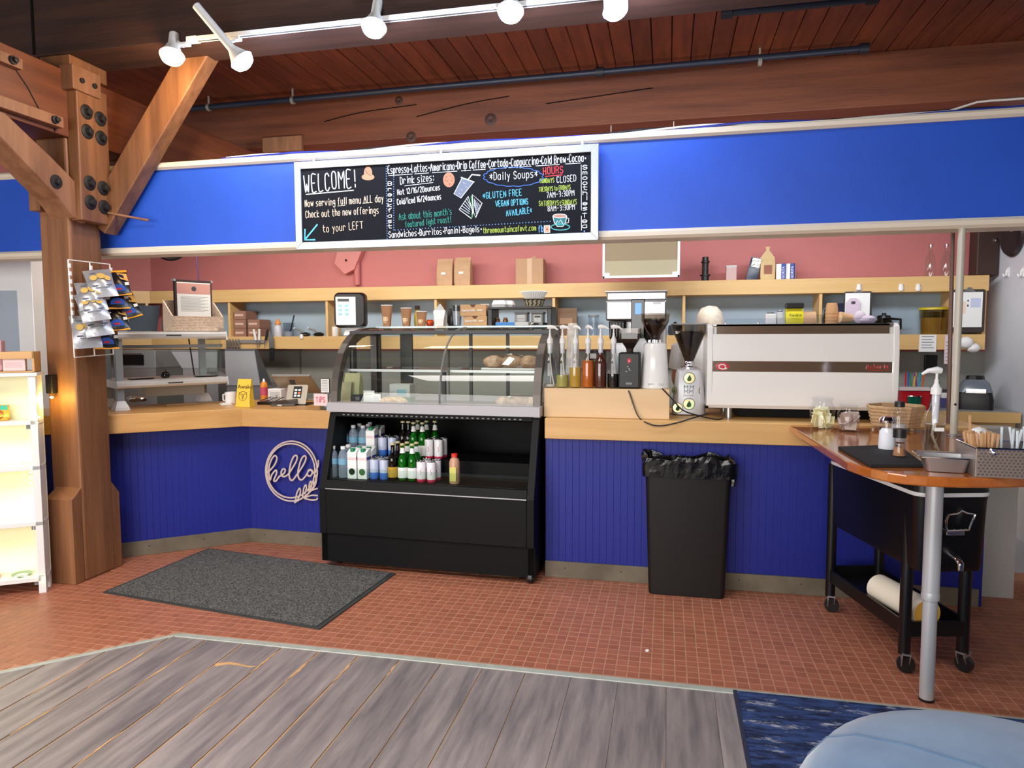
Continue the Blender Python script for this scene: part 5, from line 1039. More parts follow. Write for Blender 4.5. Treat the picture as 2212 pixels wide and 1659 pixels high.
# ================================================================== LEFT COUNTER: two-tier steel warmer shelf
p1 = onZ(258, 886, .958); p2 = onZ(487, 870, .958); wd = (p2-p1); wl_ = wd.length; wd.normalize(); wa = math.atan2(wd.y, wd.x)
ws = thing('heated_shelf', 'two-tier steel serving shelf on the angled worktop', 'shelf unit', p1, wa)
wnrm = Vector((-wd.y, wd.x, 0))
def wz(px, py, s=0, dep=0): q = onP(px, py, p1+wnrm*dep, wnrm); return q.z-p1.z
zt_ = wz(380, 725); zm = wz(380, 826)
for zz in (zt_, zm):
    pr = [(-.035, zz-.022), (-.05, zz-.008), (-.05, zz+.012), (-.03, zz+.026), (.34, zz+.03), (.34, zz-.02)]
    sfl = MB().prism(pr, -.02, wl_+.0, axis='x').build('tier', mat('tier_steel', (222, 222, 220), .35, .3) if 'tier_steel' not in M else 'tier_steel', ws, smooth=True); MB().box((wl_*.42, -.053, zz-.002), (wl_*.56, -.049, zz+.006)).build('badge', 'dark_grey', sfl)
    MB().prism([(-.05, zz-.03), (.34, zz-.03), (.34, zz+.05), (.1, zz+.06), (-.03, zz+.03)], wl_, wl_+.012, axis='x').build('end_cheek', 'steel_rough', sfl)
MB().box((.02, .02, zt_-.085), (wl_, .045, zt_-.062)).build('heat_rail', 'mid_grey', ws)
for x, y in ((0, 0), (wl_-.06, .28), (0, .28)):
    c = MB().box((x-.014, y-.014, .03), (x+.03, y+.02, zt_)).build('upright', flat((150, 158, 160), .35), ws, bevel=.003); MB().loft([[(x+.008+a*.045, y+b*.05, 0) for a, b in ((-1, -1), (1, -1), (1, 1), (-1, 1))], [(x+.008+a*.04, y+b*.045, .02) for a, b in ((-1, -1), (1, -1), (1, 1), (-1, 1))], [(x+.008+a*.024, y+b*.024, .06) for a, b in ((-1, -1), (1, -1), (1, 1), (-1, 1))]]).build('foot', 'white_metal', c)
MB().box((wl_-.02, .0, zm+.05), (wl_-.015, .3, zt_-.03)).build('side_glass', 'glass', ws)
MB().box((.2, .12, zm-.1), (wl_-.1, .3, zm-.022)).build('heater_box', flat((160, 158, 150), .4), ws, bevel=.004)
MB().tube([(wl_-.14, .3, zt_), (wl_-.1, .31, zm), (wl_-.1, .33, .1)], .005, 6).build('power_lead', 'black_plastic', ws)
WM = Matrix.Translation(p1) @ Matrix.Rotation(wa, 4, 'Z')
def onW(px, py, dep, z): 
    q = onP(px, py, p1+wnrm*dep, wnrm); l = WM.inverted() @ q; return WM @ Vector((l.x, dep, z))
for k, (px0, px1, dep) in enumerate(((278, 330, .06), (422, 468, .05))):
    q = onW((px0+px1)/2, 800, dep, zm+.031); w = (onW(px1, 800, dep, 0)-onW(px0, 800, dep, 0)).length
    t = thing('label_strip', ['left', 'right'][k]+' black label strip lying on the lower steel tier', 'label', q, wa+(.12 if k == 0 else -.03), 'black label strips'); MB().box((-w/2, -.03, 0), (w/2, .03, .006)).build('strip', 'black_plastic', t)
    for i in range(4): MB().cbox((-w*.35+i*w*.22, -.004, .0066), (w*.16, .022, .001)).build('print', 'paper_grey', t)
q = onW(357, 800, .1, zm+.03); t = thing('pepper_mill', 'round black pot with a clear knob on the lower steel tier', 'pot', q); MB().lathe([(.02, 0), (.03, .01), (.031, .025), (.022, .042), (.008, .045)], seg=18).build('pot', 'black_glossy', t, smooth=True); MB().lathe([(.006, .044), (.011, .056), (.006, .066), (0, .068)], seg=12).build('knob', 'plastic_clear', t, smooth=True)
# menu box on top tier
q = onW(419, 700, .14, zt_+.031); w = (onW(476, 700, .14, 0)-onW(364, 700, .14, 0)).length
mbx = thing('menu_box', 'woven beige box holding printed menus on the steel shelf', 'box', q, wa+.1); mat('woven', (232, 212, 192), .85, rgb2=(200, 170, 148), vscale=90, bump=.6, bscale=120)
hgt = w*.29
MB().box((-w/2, -.07, 0), (w/2, -.058, hgt)).box((-w/2, .058, 0), (w/2, .07, hgt*2.1)).box((-w/2, -.06, 0), (w/2, .06, .01)).build('woven_wall', 'woven', mbx)
for s in (-1, 1): MB().prism([(-.07, 0), (.07, 0), (.07, hgt*2.1), (-.07, hgt)], s*w/2-.005, s*w/2+.005, axis='x').build('woven_end', 'woven', mbx)
for r_ in range(9): MB().box((-w/2, -.0725, .008+r_*hgt/9.2), (w/2, -.0695, .008+r_*hgt/9.2+hgt/16)).build('woven_strand', 'woven', mbx)
mw_ = w*.74; mh = w*.98
for k, (dx, dy, c) in enumerate(((-.012*math.sin(wa), .012*math.cos(wa), (40, 30, 30)), (.014*math.sin(wa), -.014*math.cos(wa), (60, 40, 44)))):
    t = thing('menu', ['rear dark backed menu in the woven box', 'front printed menu with a pink header in the woven box'][k], 'menu', WM @ Vector((*(WM.inverted() @ q).xy, zt_+.041))+Vector((dx, dy, 0)), wa+.1, 'menus')
    MB().box((-mw_/2, -.004, 0), (mw_/2, .004, mh)).build('backing', flat(c), t, bevel=.002)
    for sx in (-1, 1): MB().box((sx*mw_/2-.008, -.006, mh-.012), (sx*mw_/2+.008, .006, mh+.003)).build('metal_corner', 'steel', t)
    if k: 
        s = MB().box((-mw_*.45, -.0055, 0), (mw_*.45, -.0042, mh*.95)).build('sheet', 'paper_white', t); MB().box((-mw_*.45, -.0062, mh*.72), (mw_*.45, -.0056, mh*.93)).build('pink_header', flat((206, 150, 140)), s); MB().lathe([(.018, 0), (0, .0008)], seg=20).xf(Matrix.Translation((0, -.0063, mh*.825)) @ Matrix.Rotation(math.pi/2, 4, 'X')).build('round_logo', flat((70, 70, 76)), s)
        for i in range(14): MB().box((-mw_*.36, -.006, mh*(.66-i*.022)), (mw_*(.38-.1*((i*7) % 3)), -.0056, mh*(.667-i*.022))).build('print_line', flat((150, 150, 152)), s)
t = thing('black_sleeve', 'black spiral bound booklet beside the woven box', 'booklet', onW(358, 705, .2, zt_+.031), wa); MB().box((-.012, -.05, 0), (.012, .05, .085)).build('cover', 'black_plastic', t); [MB().cbox((0, -.052, .01+.012*i), (.02, .004, .005)).build('ring', 'paper_grey', t) for i in range(6)]
t = thing('dark_board', 'leaning dark slate board behind the steel shelf', 'board', onW(305, 710, .25, zt_+.031), wa); MB().prism([(-.09, 0), (.1, 0), (.13, .185), (-.06, .175)], -.006, .006, axis='y').build('slate', flat((70, 80, 92), .35), t)
# counter things at left
lz = .958
t = thing('foil_bundle', 'crumpled foil bundle by the steel shelf foot', 'foil', onZ(268, 872, lz)+Vector((-.02, .12, 0)), wa); lump(MB(), (0, 0, 0), .05, seed=11, sq=.5).build('foil_lump', 'foil', t); lump(MB(), (.06, .01, 0), .04, seed=12, sq=.5).build('foil_lump', 'foil', t)
t = thing('brochure', 'brown folded brochure lying flat under the steel shelf', 'brochure', onZ(392, 873, lz), wa); MB().prism([(-.11, -.02), (.09, -.045), (.12, .02), (-.04, .045)], 0, .004).build('paper', 'kraft', t)
t = thing('white_mug', 'white mug beside the yellow bee packet', 'mug', onZ(493, 873, lz)+Vector((0, .03, 0))); MB().lathe([(.034, 0), (.038, .006), (.038, .085), (.034, .085), (.033, .01)], seg=20).build('mug', 'white_gloss', t, smooth=True); MB().tube([(-.036, 0, .07), (-.06, 0, .065), (-.06, 0, .025), (-.036, 0, .02)], .006, 8).build('handle', 'white_gloss', t); MB().lathe([(.05, 0), (.045, .012)], c=(.0, -.06, 0), seg=4).build('square_foot', 'white_metal', t)
p = onZ(530, 878, lz); t = thing('coffee_packet', 'upright yellow packet with dark lettering and a bee emblem', 'packet', p, -.05); PW_, PH_ = .105, .19
MB().loft([[(x*PW_/2*sx, y*d+oy, z) for x, y in ((-1, -1), (0, -1.1), (1, -1), (1, 1), (0, 1.1), (-1, 1))] for z, sx, d, oy in ((0, 1.12, .03, -.0), (.02, 1.04, .028, 0), (.08, 1.0, .022, 0), (.15, 1.0, .012, .004), (PH_, 1.0, .004, .006))]).build('pouch', mat('packet_yellow', (246, 206, 70), .45), t, smooth=True)
fA = lambda x, z, h: (x, -.0315+.03*max(0, z-.02)/PH_*.95-h-.001, z)
font_text('Awake', .04, lambda a, b, h: fA(a*1.08-.047, b+.125, h)).build('lettering', flat((70, 56, 30)), t)
bee = MB(); bee.stroke(arc(0, .075, .032, 0, 360, 28)[:-1], .0022, fA, .0006, True)
for s in (-1, 1): bee.stroke([(s*.004, .083), (s*.02, .1), (s*.032, .1), (s*.026, .085), (s*.004, .08)], .0022, fA, .0006)
for z, w in ((.082, .012), (.074, .014), (.067, .012), (.06, .009), (.054, .005)): bee.stroke([(-w/2, z), (w/2, z)], .004, fA, .0006)
bee.build('bee_print', flat((70, 56, 30)), t)
# tablet stand, card reader, sign, jar
p = Vector((onY(638, 866, 4.47).x, 4.47, lz)); t = thing('tablet_stand', 'tilted silver point of sale stand with a black sticker', 'tablet stand', p, .12); 
mt_ = Matrix.Rotation(math.radians(-24), 4, 'X'); MB().prism(rrect(-.075, 0, .075, .15, .012), -.005, .005, axis='y').xf(mt_).build('plate', mat('champagne', (196, 184, 168), .35, .5), t, bevel=.002); MB().box((-.028, -.0065, .05), (.034, -.0055, .138)).xf(mt_).build('sticker', 'black_plastic', t)
for i in range(3):
    for j in range(2): MB().box((-.018+j*.026, -.0075, .06+i*.021), (.0+j*.026, -.0066, .074+i*.021)).xf(mt_).build('sticker_icon', flat((236, 236, 236) if (i, j) != (1, 1) else (230, 120, 70)), t)
MB().prism(rrect(-.09, -.02, .09, .13, .02), 0, .008).build('base', 'black_plastic', t)
p = onZ(614, 876, lz); t = thing('card_reader', 'flat black card reader wedge on the worktop', 'card reader', p, .25); MB().loft([[(x*.085, y*.04, z) for x, y, z in ((-1, -1, 0), (1, -1, 0), (1, 1, 0), (-1, 1, 0))], [(x*.083, y*.038, z) for x, y, z in ((-1, -1, .012), (1, -1, .014), (1, 1, .045), (-1, 1, .03))]]).build('wedge', flat((58, 50, 46), .4), t, bevel=.003); MB().cbox((-.02, -.041, .006), (.03, .003, .007)).build('slot_light', 'paper_white', t)
p = onZ(648, 852, lz)+Vector((0, .02, 0)); p = Vector((onY(640, 842, 4.8).x, 4.8, lz)); t = thing('register_screen', 'large tablet screen seen from behind on the counter', 'screen', p, .1)
mt_ = Matrix.Translation((0, 0, .06)) @ Matrix.Rotation(math.radians(34), 4, 'X'); w = mpp(p)*84
MB().prism([(-w/2, .16), (w/2, .16), (w/2+.05, .0), (-w/2+.035, 0)], -.008, .008, axis='y').xf(mt_).build('screen_back', mat('bronze_back', (150, 132, 110), .35, .5), t, bevel=.003); MB().box((-.02, -.0095, .075), (.022, -.008, .125)).xf(mt_).build('logo', 'dark_grey', t); MB().box((-w/2, -.012, .156), (w/2, .01, .164)).xf(mt_).build('top_edge', 'steel_rough', t); MB().tube([(0, .0, .0), (0, .03, .1)], .02, 10).build('stem', 'dark_grey', t); MB().lathe([(.08, 0), (.08, .008), (0, .009)], seg=20).build('foot', 'dark_grey', t)
p = onZ(703, 876, lz); p.y = max(p.y, 4.21); t = thing('tip_jar', 'clear tip jar with a pink hand lettered TIPS sign', 'jar', Vector((onY(700, 870, 4.24).x, 4.24, lz)), -.05); MB().lathe([(.03, 0), (.036, .1), (.034, .1), (.028, .004)], seg=16).build('jar', 'plastic_clear', t, smooth=True); MB().box((-.05, -.044, .028), (.052, -.04, .108)).build('sign_card', flat((244, 214, 214), .7), t, bevel=.003); write(MB(), 'TiPS', (-.032, .05), (.032, .052), .034, .0045, lambda a, b, h: (a, -.0445-h, b), jit=0).build('lettering', flat((214, 90, 120)), t)
t = thing('notice_sign', 'small white notice in a black frame above the tip jar', 'sign', Vector((onY(703, 840, 4.34).x, 4.34, lz)), -.05); MB().box((-.034, -.004, .10), (.034, .004, .2)).build('frame', 'black_plastic', t, bevel=.002); MB().box((-.03, -.005, .104), (.03, -.0042, .196)).build('sheet', 'paper_white', t); [MB().box((-.024, -.0056, .118+.011*i), (.022, -.0051, .121+.011*i)).build('print_line', 'mid_grey', t) for i in range(7)]; MB().cyl((0, 0, 0), (0, 0, .1), .004).build('stem', 'black_plastic', t); MB().lathe([(.03, 0), (.03, .004)], seg=16).build('foot', 'black_plastic', t)
p = Vector((onY(570, 830, 4.75).x, 4.75, lz)); t = thing('squeeze_bottle', 'orange squeeze bottle with a pink label on the counter', 'bottle', p); MB().lathe([(.026, 0), (.027, .01), (.027, .115), (.02, .135), (.01, .142)], seg=16).build('bottle', flat((226, 140, 44), .3), t, smooth=True); MB().lathe([(.0275, .04), (.0275, .1)], seg=16, cap=False).build('label_band', flat((206, 80, 110)), t); MB().lathe([(.011, .14), (.008, .155), (.003, .165), (0, .165)], seg=12).build('tip', 'white_plastic', t)
p = Vector((onY(600, 838, 4.72).x, 4.72, lz)); t = thing('receipt_printer', 'small white receipt printer behind the tablet', 'printer', p); MB().box((-.055, -.05, 0), (.055, .06, .095)).build('housing', 'white_plastic', t, bevel=.006); MB().box((-.036, -.052, .015), (.045, -.0495, .075)).build('cover', 'paper_grey', t); MB().lathe([(.005, 0), (.005, .002)], seg=10).xf(Matrix.Translation((.02, -.052, .045)) @ Matrix.Rotation(math.pi/2, 4, 'X')).build('button', 'mid_grey', t)
p = onZ(597, 862, lz); t = thing('pen_tray', 'dark tray of pens and cables behind the yellow packet', 'tray', Vector((onY(588, 860, 4.5).x, 4.5, lz))); MB().box((-.09, -.05, 0), (.09, .05, .02)).build('tray', 'black_plastic', t, bevel=.004)
for k in range(5): MB().tube([(-.08+.03*k, -.03, .025), (-.02+.025*k, .02, .05)], .003, 6).build('pen', 'mid_grey' if k % 2 else 'black_plastic', t)
# ================================================================== FLOOR THINGS
ma = [onZ(*q, 0) for q in ((222, 1281), (450, 1186), (855, 1240), (690, 1361))]
mc = sum(ma, Vector())/4; dm = thing('door_mat', 'charcoal ribbed entrance mat on the red tiles', 'mat', (mc.x, mc.y, 0))
x0, x1, y0, y1 = -3.08, -1.6, 3.1, 3.9
sh2 = [(-3.10, 3.26), (-1.655, 3.075), (-1.595, 3.9), (-3.03, 4.115)]
MB().prism([(q.x-mc.x, q.y-mc.y) for q in (ma[0], ma[3], ma[2], ma[1])], .0005, .006).build('rubber_edge', 'mat_rubber', dm)
MB().prism([((q.x-mc.x)*.965, (q.y-mc.y)*.955) for q in (ma[0], ma[3], ma[2], ma[1])], .006, .011).build('pile', 'mat_pile', dm)
# rug and ottoman
rg = thing('area_rug', 'blue distressed patterned rug at the bottom right', 'rug', (1.4, 1.9, .0055))
m = mat('rug_pile', (52, 80, 140), .95, rgb2=(14, 26, 66), vscale=9, stretch=(1.2, 5, 5), bump=.9, bscale=90, contrast=(.38, .6))
nt = m.node_tree; b = nt.nodes['Principled BSDF']; old = b.inputs['Base Color'].links[0].from_socket
tc = nt.nodes.new('ShaderNodeTexCoord'); mp2 = nt.nodes.new('ShaderNodeMapping'); mp2.inputs['Scale'].default_value = (3, 9, 1); nz = nt.nodes.new('ShaderNodeTexNoise'); nz.inputs['Scale'].default_value = 2.2; nz.inputs['Detail'].default_value = 8; nz.inputs['Roughness'].default_value = .75
rp = nt.nodes.new('ShaderNodeValToRGB'); rp.color_ramp.elements[0].position = .56; rp.color_ramp.elements[1].position = .66; mx = nt.nodes.new('ShaderNodeMix'); mx.data_type = 'RGBA'; mx.inputs[7].default_value = (*lin((196, 196, 204)), 1)
nt.links.new(tc.outputs['Object'], mp2.inputs[0]); nt.links.new(mp2.outputs[0], nz.inputs['Vector']); nt.links.new(nz.outputs['Fac'], rp.inputs[0]); nt.links.new(rp.outputs[0], mx.inputs[0]); nt.links.new(old, mx.inputs[6]); nt.links.new(mx.outputs[2], b.inputs['Base Color'])
MB().box((.283-1.4, .6-1.9, 0), (3.2-1.4, 2.862-1.9, .009)).build('pile', 'rug_pile', rg); MB().box((.275-1.4, .6-1.9, 0), (.289-1.4, 2.864-1.9, .0105)).build('edge_binding', flat((34, 40, 62), .9), rg)
oc = Vector((.78, 1.65, .0145)); ot = thing('ottoman', 'round pale blue velvet ottoman in the bottom right corner', 'ottoman', oc)
prof = [(.40, 0), (.46, .02), (.485, .13), (.49, .23), (.475, .33), (.43, .395), (.36, .43), (.25, .45), (.1, .46), (0, .462)]
MB().lathe(prof, seg=48).build('cushion', 'ottoman_velvet', ot, smooth=True)
for k in range(3):
    q0 = 2*math.pi*k/3+.5; pts = []
    for r, z in prof[2:]: pts.append((r*1.002*math.cos(q0), r*1.002*math.sin(q0), z+.001))
    MB().tube(pts, .0016, 5).build('seam', 'ottoman_velvet', ot, smooth=True)
# bin with liner
ta = onZ(1401, 1286, 0); tb = onZ(1565, 1296, 0); bx = (ta.x+tb.x)/2; byy = 3.88
tn = thing('trash_bin', 'tall slim black bin lined with a shiny black bag', 'bin', (bx, byy, 0)); w0 = tb.x-ta.x; dpt = .155
def rb_(w, d, z, r=.03, y0=0): return [(x, y+dpt/2-.0+y0*0, z) for x, y in rrect(-w/2, -d/2, w/2, d/2, r)]
hb = onY(1480, 1003, byy).z
MB().loft([rb_(w0, dpt-.04, .001), rb_(w0+.005, dpt-.035, .02), rb_(w0*1.12, dpt-.01, hb-.05), rb_(w0*1.16, dpt, hb-.02), rb_(w0*1.18, dpt+.01, hb)], cap=False).add(rb_(w0, dpt-.04, .002), [tuple(range(len(rb_(1, 1, 0))))]).build('bin_body', mat('bin_black', (10, 10, 11), .55), tn, smooth=True)
random.seed(21); rings = []; base_ = rb_(w0*1.2, dpt+.014, 0); n = len(base_)
dense = []
for i in range(n):
    p, q = Vector(base_[i]), Vector(base_[(i+1) % n])
    k = max(1, int((q-p).length/.022))
    for j in range(k): dense.append(p.lerp(q, j/k))
cx_ = Vector((0, dpt/2, 0)); N = len(dense)
for lev, (sc_, z, am) in enumerate(((1.0, hb-.075, .004), (1.012, hb-.05, .006), (1.02, hb-.015, .008), (1.03, hb+.012, .013), (.985, hb+.032, .018), (.9, hb+.03, .018), (.86, hb-.02, .015), (.82, hb-.12, .01), (.6, hb-.2, .01))):
    ring_ = []
    for i, p in enumerate(dense):
        d_ = p-cx_; ns_ = noise.noise(Vector((d_.x*9, d_.y*9, lev*.35)))+.6*noise.noise(Vector((d_.x*26, d_.y*26, lev*.8)))
        ring_.append((cx_.x+d_.x*sc_*(1+am*ns_*2.2), cx_.y+d_.y*sc_*(1+am*ns_*4), z+am*1.6*ns_))
    rings.append(ring_)
MB().loft(rings).build('bin_liner', 'bag_film', tn, smooth=False)
MB().tube([(w0*.6, dpt*.4, hb+.0), (w0*.6, dpt*.3, hb-.05), (w0*.585, dpt*.26, hb-.12)], .012, 6, [.02, .016, .012]).build('liner_tail', 'bag_film', tn)
tag(MB().prism(arc(0, 0, .009, 0, 360, 8)[:-1], .0, .004).build('paper_scrap', 'paper_white'), 'tiny white paper scrap on the red tiles', 'scrap').location = onZ(1398, 1406, 0)
# ================================================================== SIDE TABLE, COOLER
TT = .95
tp = [(.655, 4.03), (.67, 3.6), (.688, 3.1), (.692, 2.93), (.71, 2.86), (.74, 2.79), (.78, 2.732), (.83, 2.693), (.89, 2.678), (.955, 2.673), (1.02, 2.68), (1.113, 2.699), (1.216, 2.735), (1.33, 2.79), (1.42, 2.88), (1.465, 3.0), (1.48, 3.3), (1.48, 4.03)]
tb_ = thing('side_table', 'glossy orange-brown peninsula table with a round front on a steel leg', 'table', (1.017, 2.971, 0)); to = (1.017, 2.971, 0)
MB().prism(tp, TT-.038, TT-.001).build('table_top', 'table_wood', tb_, bevel=.006, off=to)
MB().cyl((0, 0, .42), (0, 0, TT-.038), .031, seg=20).cyl((0, 0, 0), (0, 0, .42), .0265, seg=20).build('leg', 'silver_paint', tb_, smooth=True); MB().lathe([(.028, 0), (.028, .01)], seg=20).build('foot', 'black_plastic', tb_); MB().lathe([(.032, .41), (.033, .425), (.031, .44)], seg=20, cap=False).build('collar', 'silver_paint', tb_, smooth=True)
# rolling cooler
ca, cb, cc = onZ(1787, 1318, 0), onZ(1947, 1450, 0), onZ(2080, 1453, 0)
cl_ = Vector((.835-.997, 3.858-3.209, 0)); Lc = cl_.length; cu2 = cl_.normalized(); ang = math.atan2(cu2.y, cu2.x)-math.pi/2
ck = thing('rolling_cooler', 'black patio cooler on wheels parked under the side table', 'cooler', (1.125, 3.23, 0), ang)
WC, LC = .30, .70
def rc(w, l, z, r=.05, dx=0): return [(x, y+.275, z) for x, y in rrect(-w/2, -l/2, w/2, l/2, r)]
MB().loft([rc(.27, .73, .47, .03), rc(.28, .75, .49, .04), rc(.305, .765, .76, .05), rc(.31, .77, .785, .05)]).build('body', mat('cooler_black', (9, 9, 11), .35), ck, smooth=True)
MB().loft([rc(.318, .778, .786, .055), rc(.322, .782, .794, .057), rc(.318, .778, .802, .055)]).build('white_rim', 'white_plastic', ck, smooth=True)
MB().loft([rc(.316, .776, .803, .055), rc(.31, .77, .835, .05), rc(.28, .74, .85, .05)]).build('lid', 'cooler_black', ck, smooth=True)
for sx in (-1, 1):
    for yy in (.0, .66):
        x = sx*.127; lg = MB().cyl((x, yy, .085), (x, yy, .78), .024, seg=14).build('leg', 'cooler_black', ck, smooth=True)
        w_ = MB().lathe([(.036, -.011), (.036, .011)], seg=18).xf(Matrix.Translation((x+.01, yy, .037)) @ Matrix.Rotation(.5 if sx > 0 else 1.2, 4, 'Z') @ Matrix.Rotation(math.pi/2, 4, 'Y')).build('caster_wheel', 'black_plastic', lg, smooth=True); MB().prism([(-.03, .088), (.03, .088), (.028, .06), (.01, .035), (-.005, .035), (-.028, .07)], -.017, -.0135, axis='y').prism([(-.03, .088), (.03, .088), (.03, .06), (.014, .03), (-.012, .03), (-.03, .07)], .0135, .018, axis='y').box((-.032, -.018, .085), (.032, .018, .092)).xf(Matrix.Translation((x+.006, yy, 0)) @ Matrix.Rotation(.5 if sx > 0 else 1.2, 4, 'Z')).build('caster_fork', 'steel_rough', lg)
MB().box((-.14, -.02, .165), (.14, .68, .185)).build('bottom_shelf', 'cooler_black', ck); MB().box((-.14, -.02, .185), (-.13, .68, .23)).box((.13, -.02, .185), (.14, .68, .23)).box((-.14, -.02, .185), (.14, -.01, .23)).box((-.14, .67, .185), (.14, .68, .24)).build('shelf_rim', 'cooler_black', ck)
fy = .295-.4-.004
hp_ = [(-.058, .70), (-.05, .722), (-.015, .726), (0, .738), (.022, .728), (.058, .722), (.045, .68), (.038, .658), (-.05, .655), (-.058, .67)]
MB().tube([(x+.0, fy-.025-.02*(z-.65)*4, z) for x, z in hp_]+[(hp_[0][0], fy-.03, hp_[0][1])], .005, 8).build('handle', 'chrome', ck, smooth=True); MB().box((-.042, fy-.012, .63), (.032, fy+.012, .652)).build('handle_plate', 'chrome', ck, bevel=.003)
MB().tube([(.0, fy+.03, .535), (.0, fy-.02, .535), (.0, fy-.04, .52), (.0, fy-.04, .495)], .012, 10, [.016, .016, .013, .011]).build('drain_tap', 'chrome', ck, smooth=True)
# paper roll on the cooler shelf
q = onZ(1980, 1350, .19); t = thing('paper_roll', 'white paper roll with a yellow core end on the cooler shelf', 'paper roll', (1.06, 3.42, .187), ang+.1); MB().cyl((-.03, -.19, .065), (-.03, .13, .065), .062, seg=28).build('roll', mat('roll_paper', (236, 224, 204), .8), t, smooth=True); MB().lathe([(.0605, 0), (0, .003)], seg=28).xf(Matrix.Translation((-.03, -.1905, .065)) @ Matrix.Rotation(math.pi/2, 4, 'X')).build('yellow_end', flat((214, 160, 60), .7), t)
# ---- things on the side table
tz = TT
def onT(px, py): return onZ(px, py, tz)
def jar(px, py, r, h, label, fill):
    t = thing('glass_jar', label, 'jar', onT(px, py)+Vector((0, r, 0))); MB().lathe([(r*.9, .001), (r, .008), (r, h*.68), (r*.78, h*.82), (r*.74, h*.88), (r*.86, h*.93), (r*.86, h), (r*.8, h)], seg=24).build('jar', 'glass_thin', t, smooth=True)
    random.seed(int(px))
    for k in range(22):
        a_ = random.uniform(0, 6.28); rr_ = r*.55*random.random()**.5; z = .025+h*.42*k/22; c = Vector((rr_*math.cos(a_), rr_*math.sin(a_), z)); mt_ = Matrix.Translation(c) @ Matrix.Rotation(random.uniform(0, 3), 4, 'Z') @ Matrix.Rotation(random.uniform(-.9, .9), 4, 'X'); MB().box((-r*.5, -.002, -r*.4), (r*.5, .002, r*.4)).xf(mt_).build('packet', fill[k % len(fill)], t)
jar(1781, 929, .062, .165, 'large glass jar of cream sugar packets', [flat((244, 236, 186)), flat((236, 226, 168)), flat((248, 244, 214))])
jar(1837, 935, .052, .14, 'smaller glass jar of brown sugar packets', [flat((196, 172, 158)), flat((178, 152, 136)), flat((206, 186, 176))])
p = onT(1945, 932)+Vector((0, .09, 0)); t = thing('wooden_basket', 'octagonal pale woven wooden basket on the table', 'basket', p, .3)
mat('basket_wood', (206, 172, 130), .7, rgb2=(180, 142, 100), vscale=30)
for i in range(6):
    z = .02+i*.018; rr_ = .105+.004*i; MB().lathe([(rr_, z), (rr_+.003, z+.008), (rr_, z+.0165), (rr_-.005, z+.0165), (rr_-.005, z)], seg=8, sx=1.15, cap=False).build('band', 'basket_wood', t)
MB().lathe([(.1, .018), (0, .019)], seg=8, sx=1.15).build('bottom', 'basket_wood', t)
for k in range(4): MB().lathe([(.012, 0), (.008, .02)], c=(.08*math.cos(k*1.57+.7), .08*math.sin(k*1.57+.7), 0), seg=10).build('foot', 'basket_wood', t)
cbn = [onT(*q) for q in ((1810, 970), (1880, 1010), (2000, 1010), (1940, 966))]; cm = sum(cbn, Vector())/4
t = thing('cutting_board', 'black slate board under the shakers on the table', 'board', cm); MB().prism([(q.x-cm.x, q.y-cm.y) for q in (cbn[0], cbn[1], cbn[2], cbn[3])], 0, .012).build('slab', mat('slate', (20, 21, 24), .75), t, bevel=.002)
bz_ = tz+.0125
def onB(px, py): return onZ(px, py, bz_)
t = thing('sugar_shaker', 'clear sugar shaker with a steel lid on the black board', 'shaker', onB(1920, 972)+Vector((0, .03, 0))); MB().lathe([(.034, 0), (.036, .01), (.031, .1), (.03, .115)], seg=20, cap=False).build('glass', 'glass_thin', t, smooth=True); MB().lathe([(.0, .001), (.032, .001), (.033, .01), (.0295, .075), (.02, .088), (0, .08)], seg=20).build('sugar', mat('sugar', (246, 244, 246), .8), t, smooth=True); MB().lathe([(.032, .112), (.033, .122), (.024, .136), (0, .14)], seg=20).build('lid', 'chrome', t, smooth=True)
t = thing('spice_shaker', 'small hourglass cinnamon shaker with a black cap on the black board', 'shaker', onB(1946, 988)+Vector((0, .024, 0))); MB().lathe([(.026, 0), (.027, .006), (.02, .04), (.022, .075)], seg=18, cap=False).build('glass', 'glass_thin', t, smooth=True); MB().lathe([(0, .003), (.022, .004), (.018, .036), (.0, .04)], seg=16).build('cinnamon', flat((170, 118, 78), .8), t, smooth=True); MB().lathe([(.024, .075), (.024, .11), (0, .111)], seg=18).build('cap', 'black_plastic', t, smooth=True)
t = thing('water_flask', 'clear ridged bottle with a black lid behind the sugar shaker', 'bottle', onT(1948, 958)+Vector((0, .05, 0))); MB().lathe([(.033, 0), (.034, .01), (.033, .05), (.0345, .06), (.033, .07), (.034, .12), (.025, .15), (.019, .158), (.019, .165)], seg=20, cap=False).build('bottle', 'glass_thin', t, smooth=True); MB().lathe([(.022, .162), (.022, .182), (.019, .187), (0, .188)], seg=20).build('lid', 'black_plastic', t, smooth=True); MB().lathe([(.0, .002), (.03, .003), (.031, .08), (0, .08)], seg=18).build('contents', flat((206, 200, 196), .3), t, smooth=True)
p = onT(2026, 985)+Vector((0, .045, 0)); t = thing('pump_bottle', 'tall clear syrup bottle with a white pump on the side table', 'bottle', p, math.pi+.05)
MB().lathe([(0, .002), (.036, .002), (.038, .01), (.038, .14), (.034, .165), (.02, .195), (.0145, .215), (.0145, .25)], seg=22).build('glass', 'glass_thin', t, smooth=True); MB().lathe([(.0, .004), (.035, .004), (.036, .012), (.036, .125), (0, .125)], seg=20).build('syrup', clear('syrup_clear', (226, 220, 206), .9), t, smooth=True); MB().tube([(0, 0, .26), (.002, 0, .16), (.01, 0, .08), (-.02, 0, .012)], .005, 8).build('dip_tube', flat((226, 224, 218), .4), t, smooth=True); MB().lathe([(.012, .13), (.0145, .25)], seg=14).build('pump_body', flat((228, 228, 230), .3), t, smooth=True); MB().box((-.02, .0375, .1), (.016, .039, .115)).build('label_patch', 'paper_white', t); pump(t, .26, 1.15)
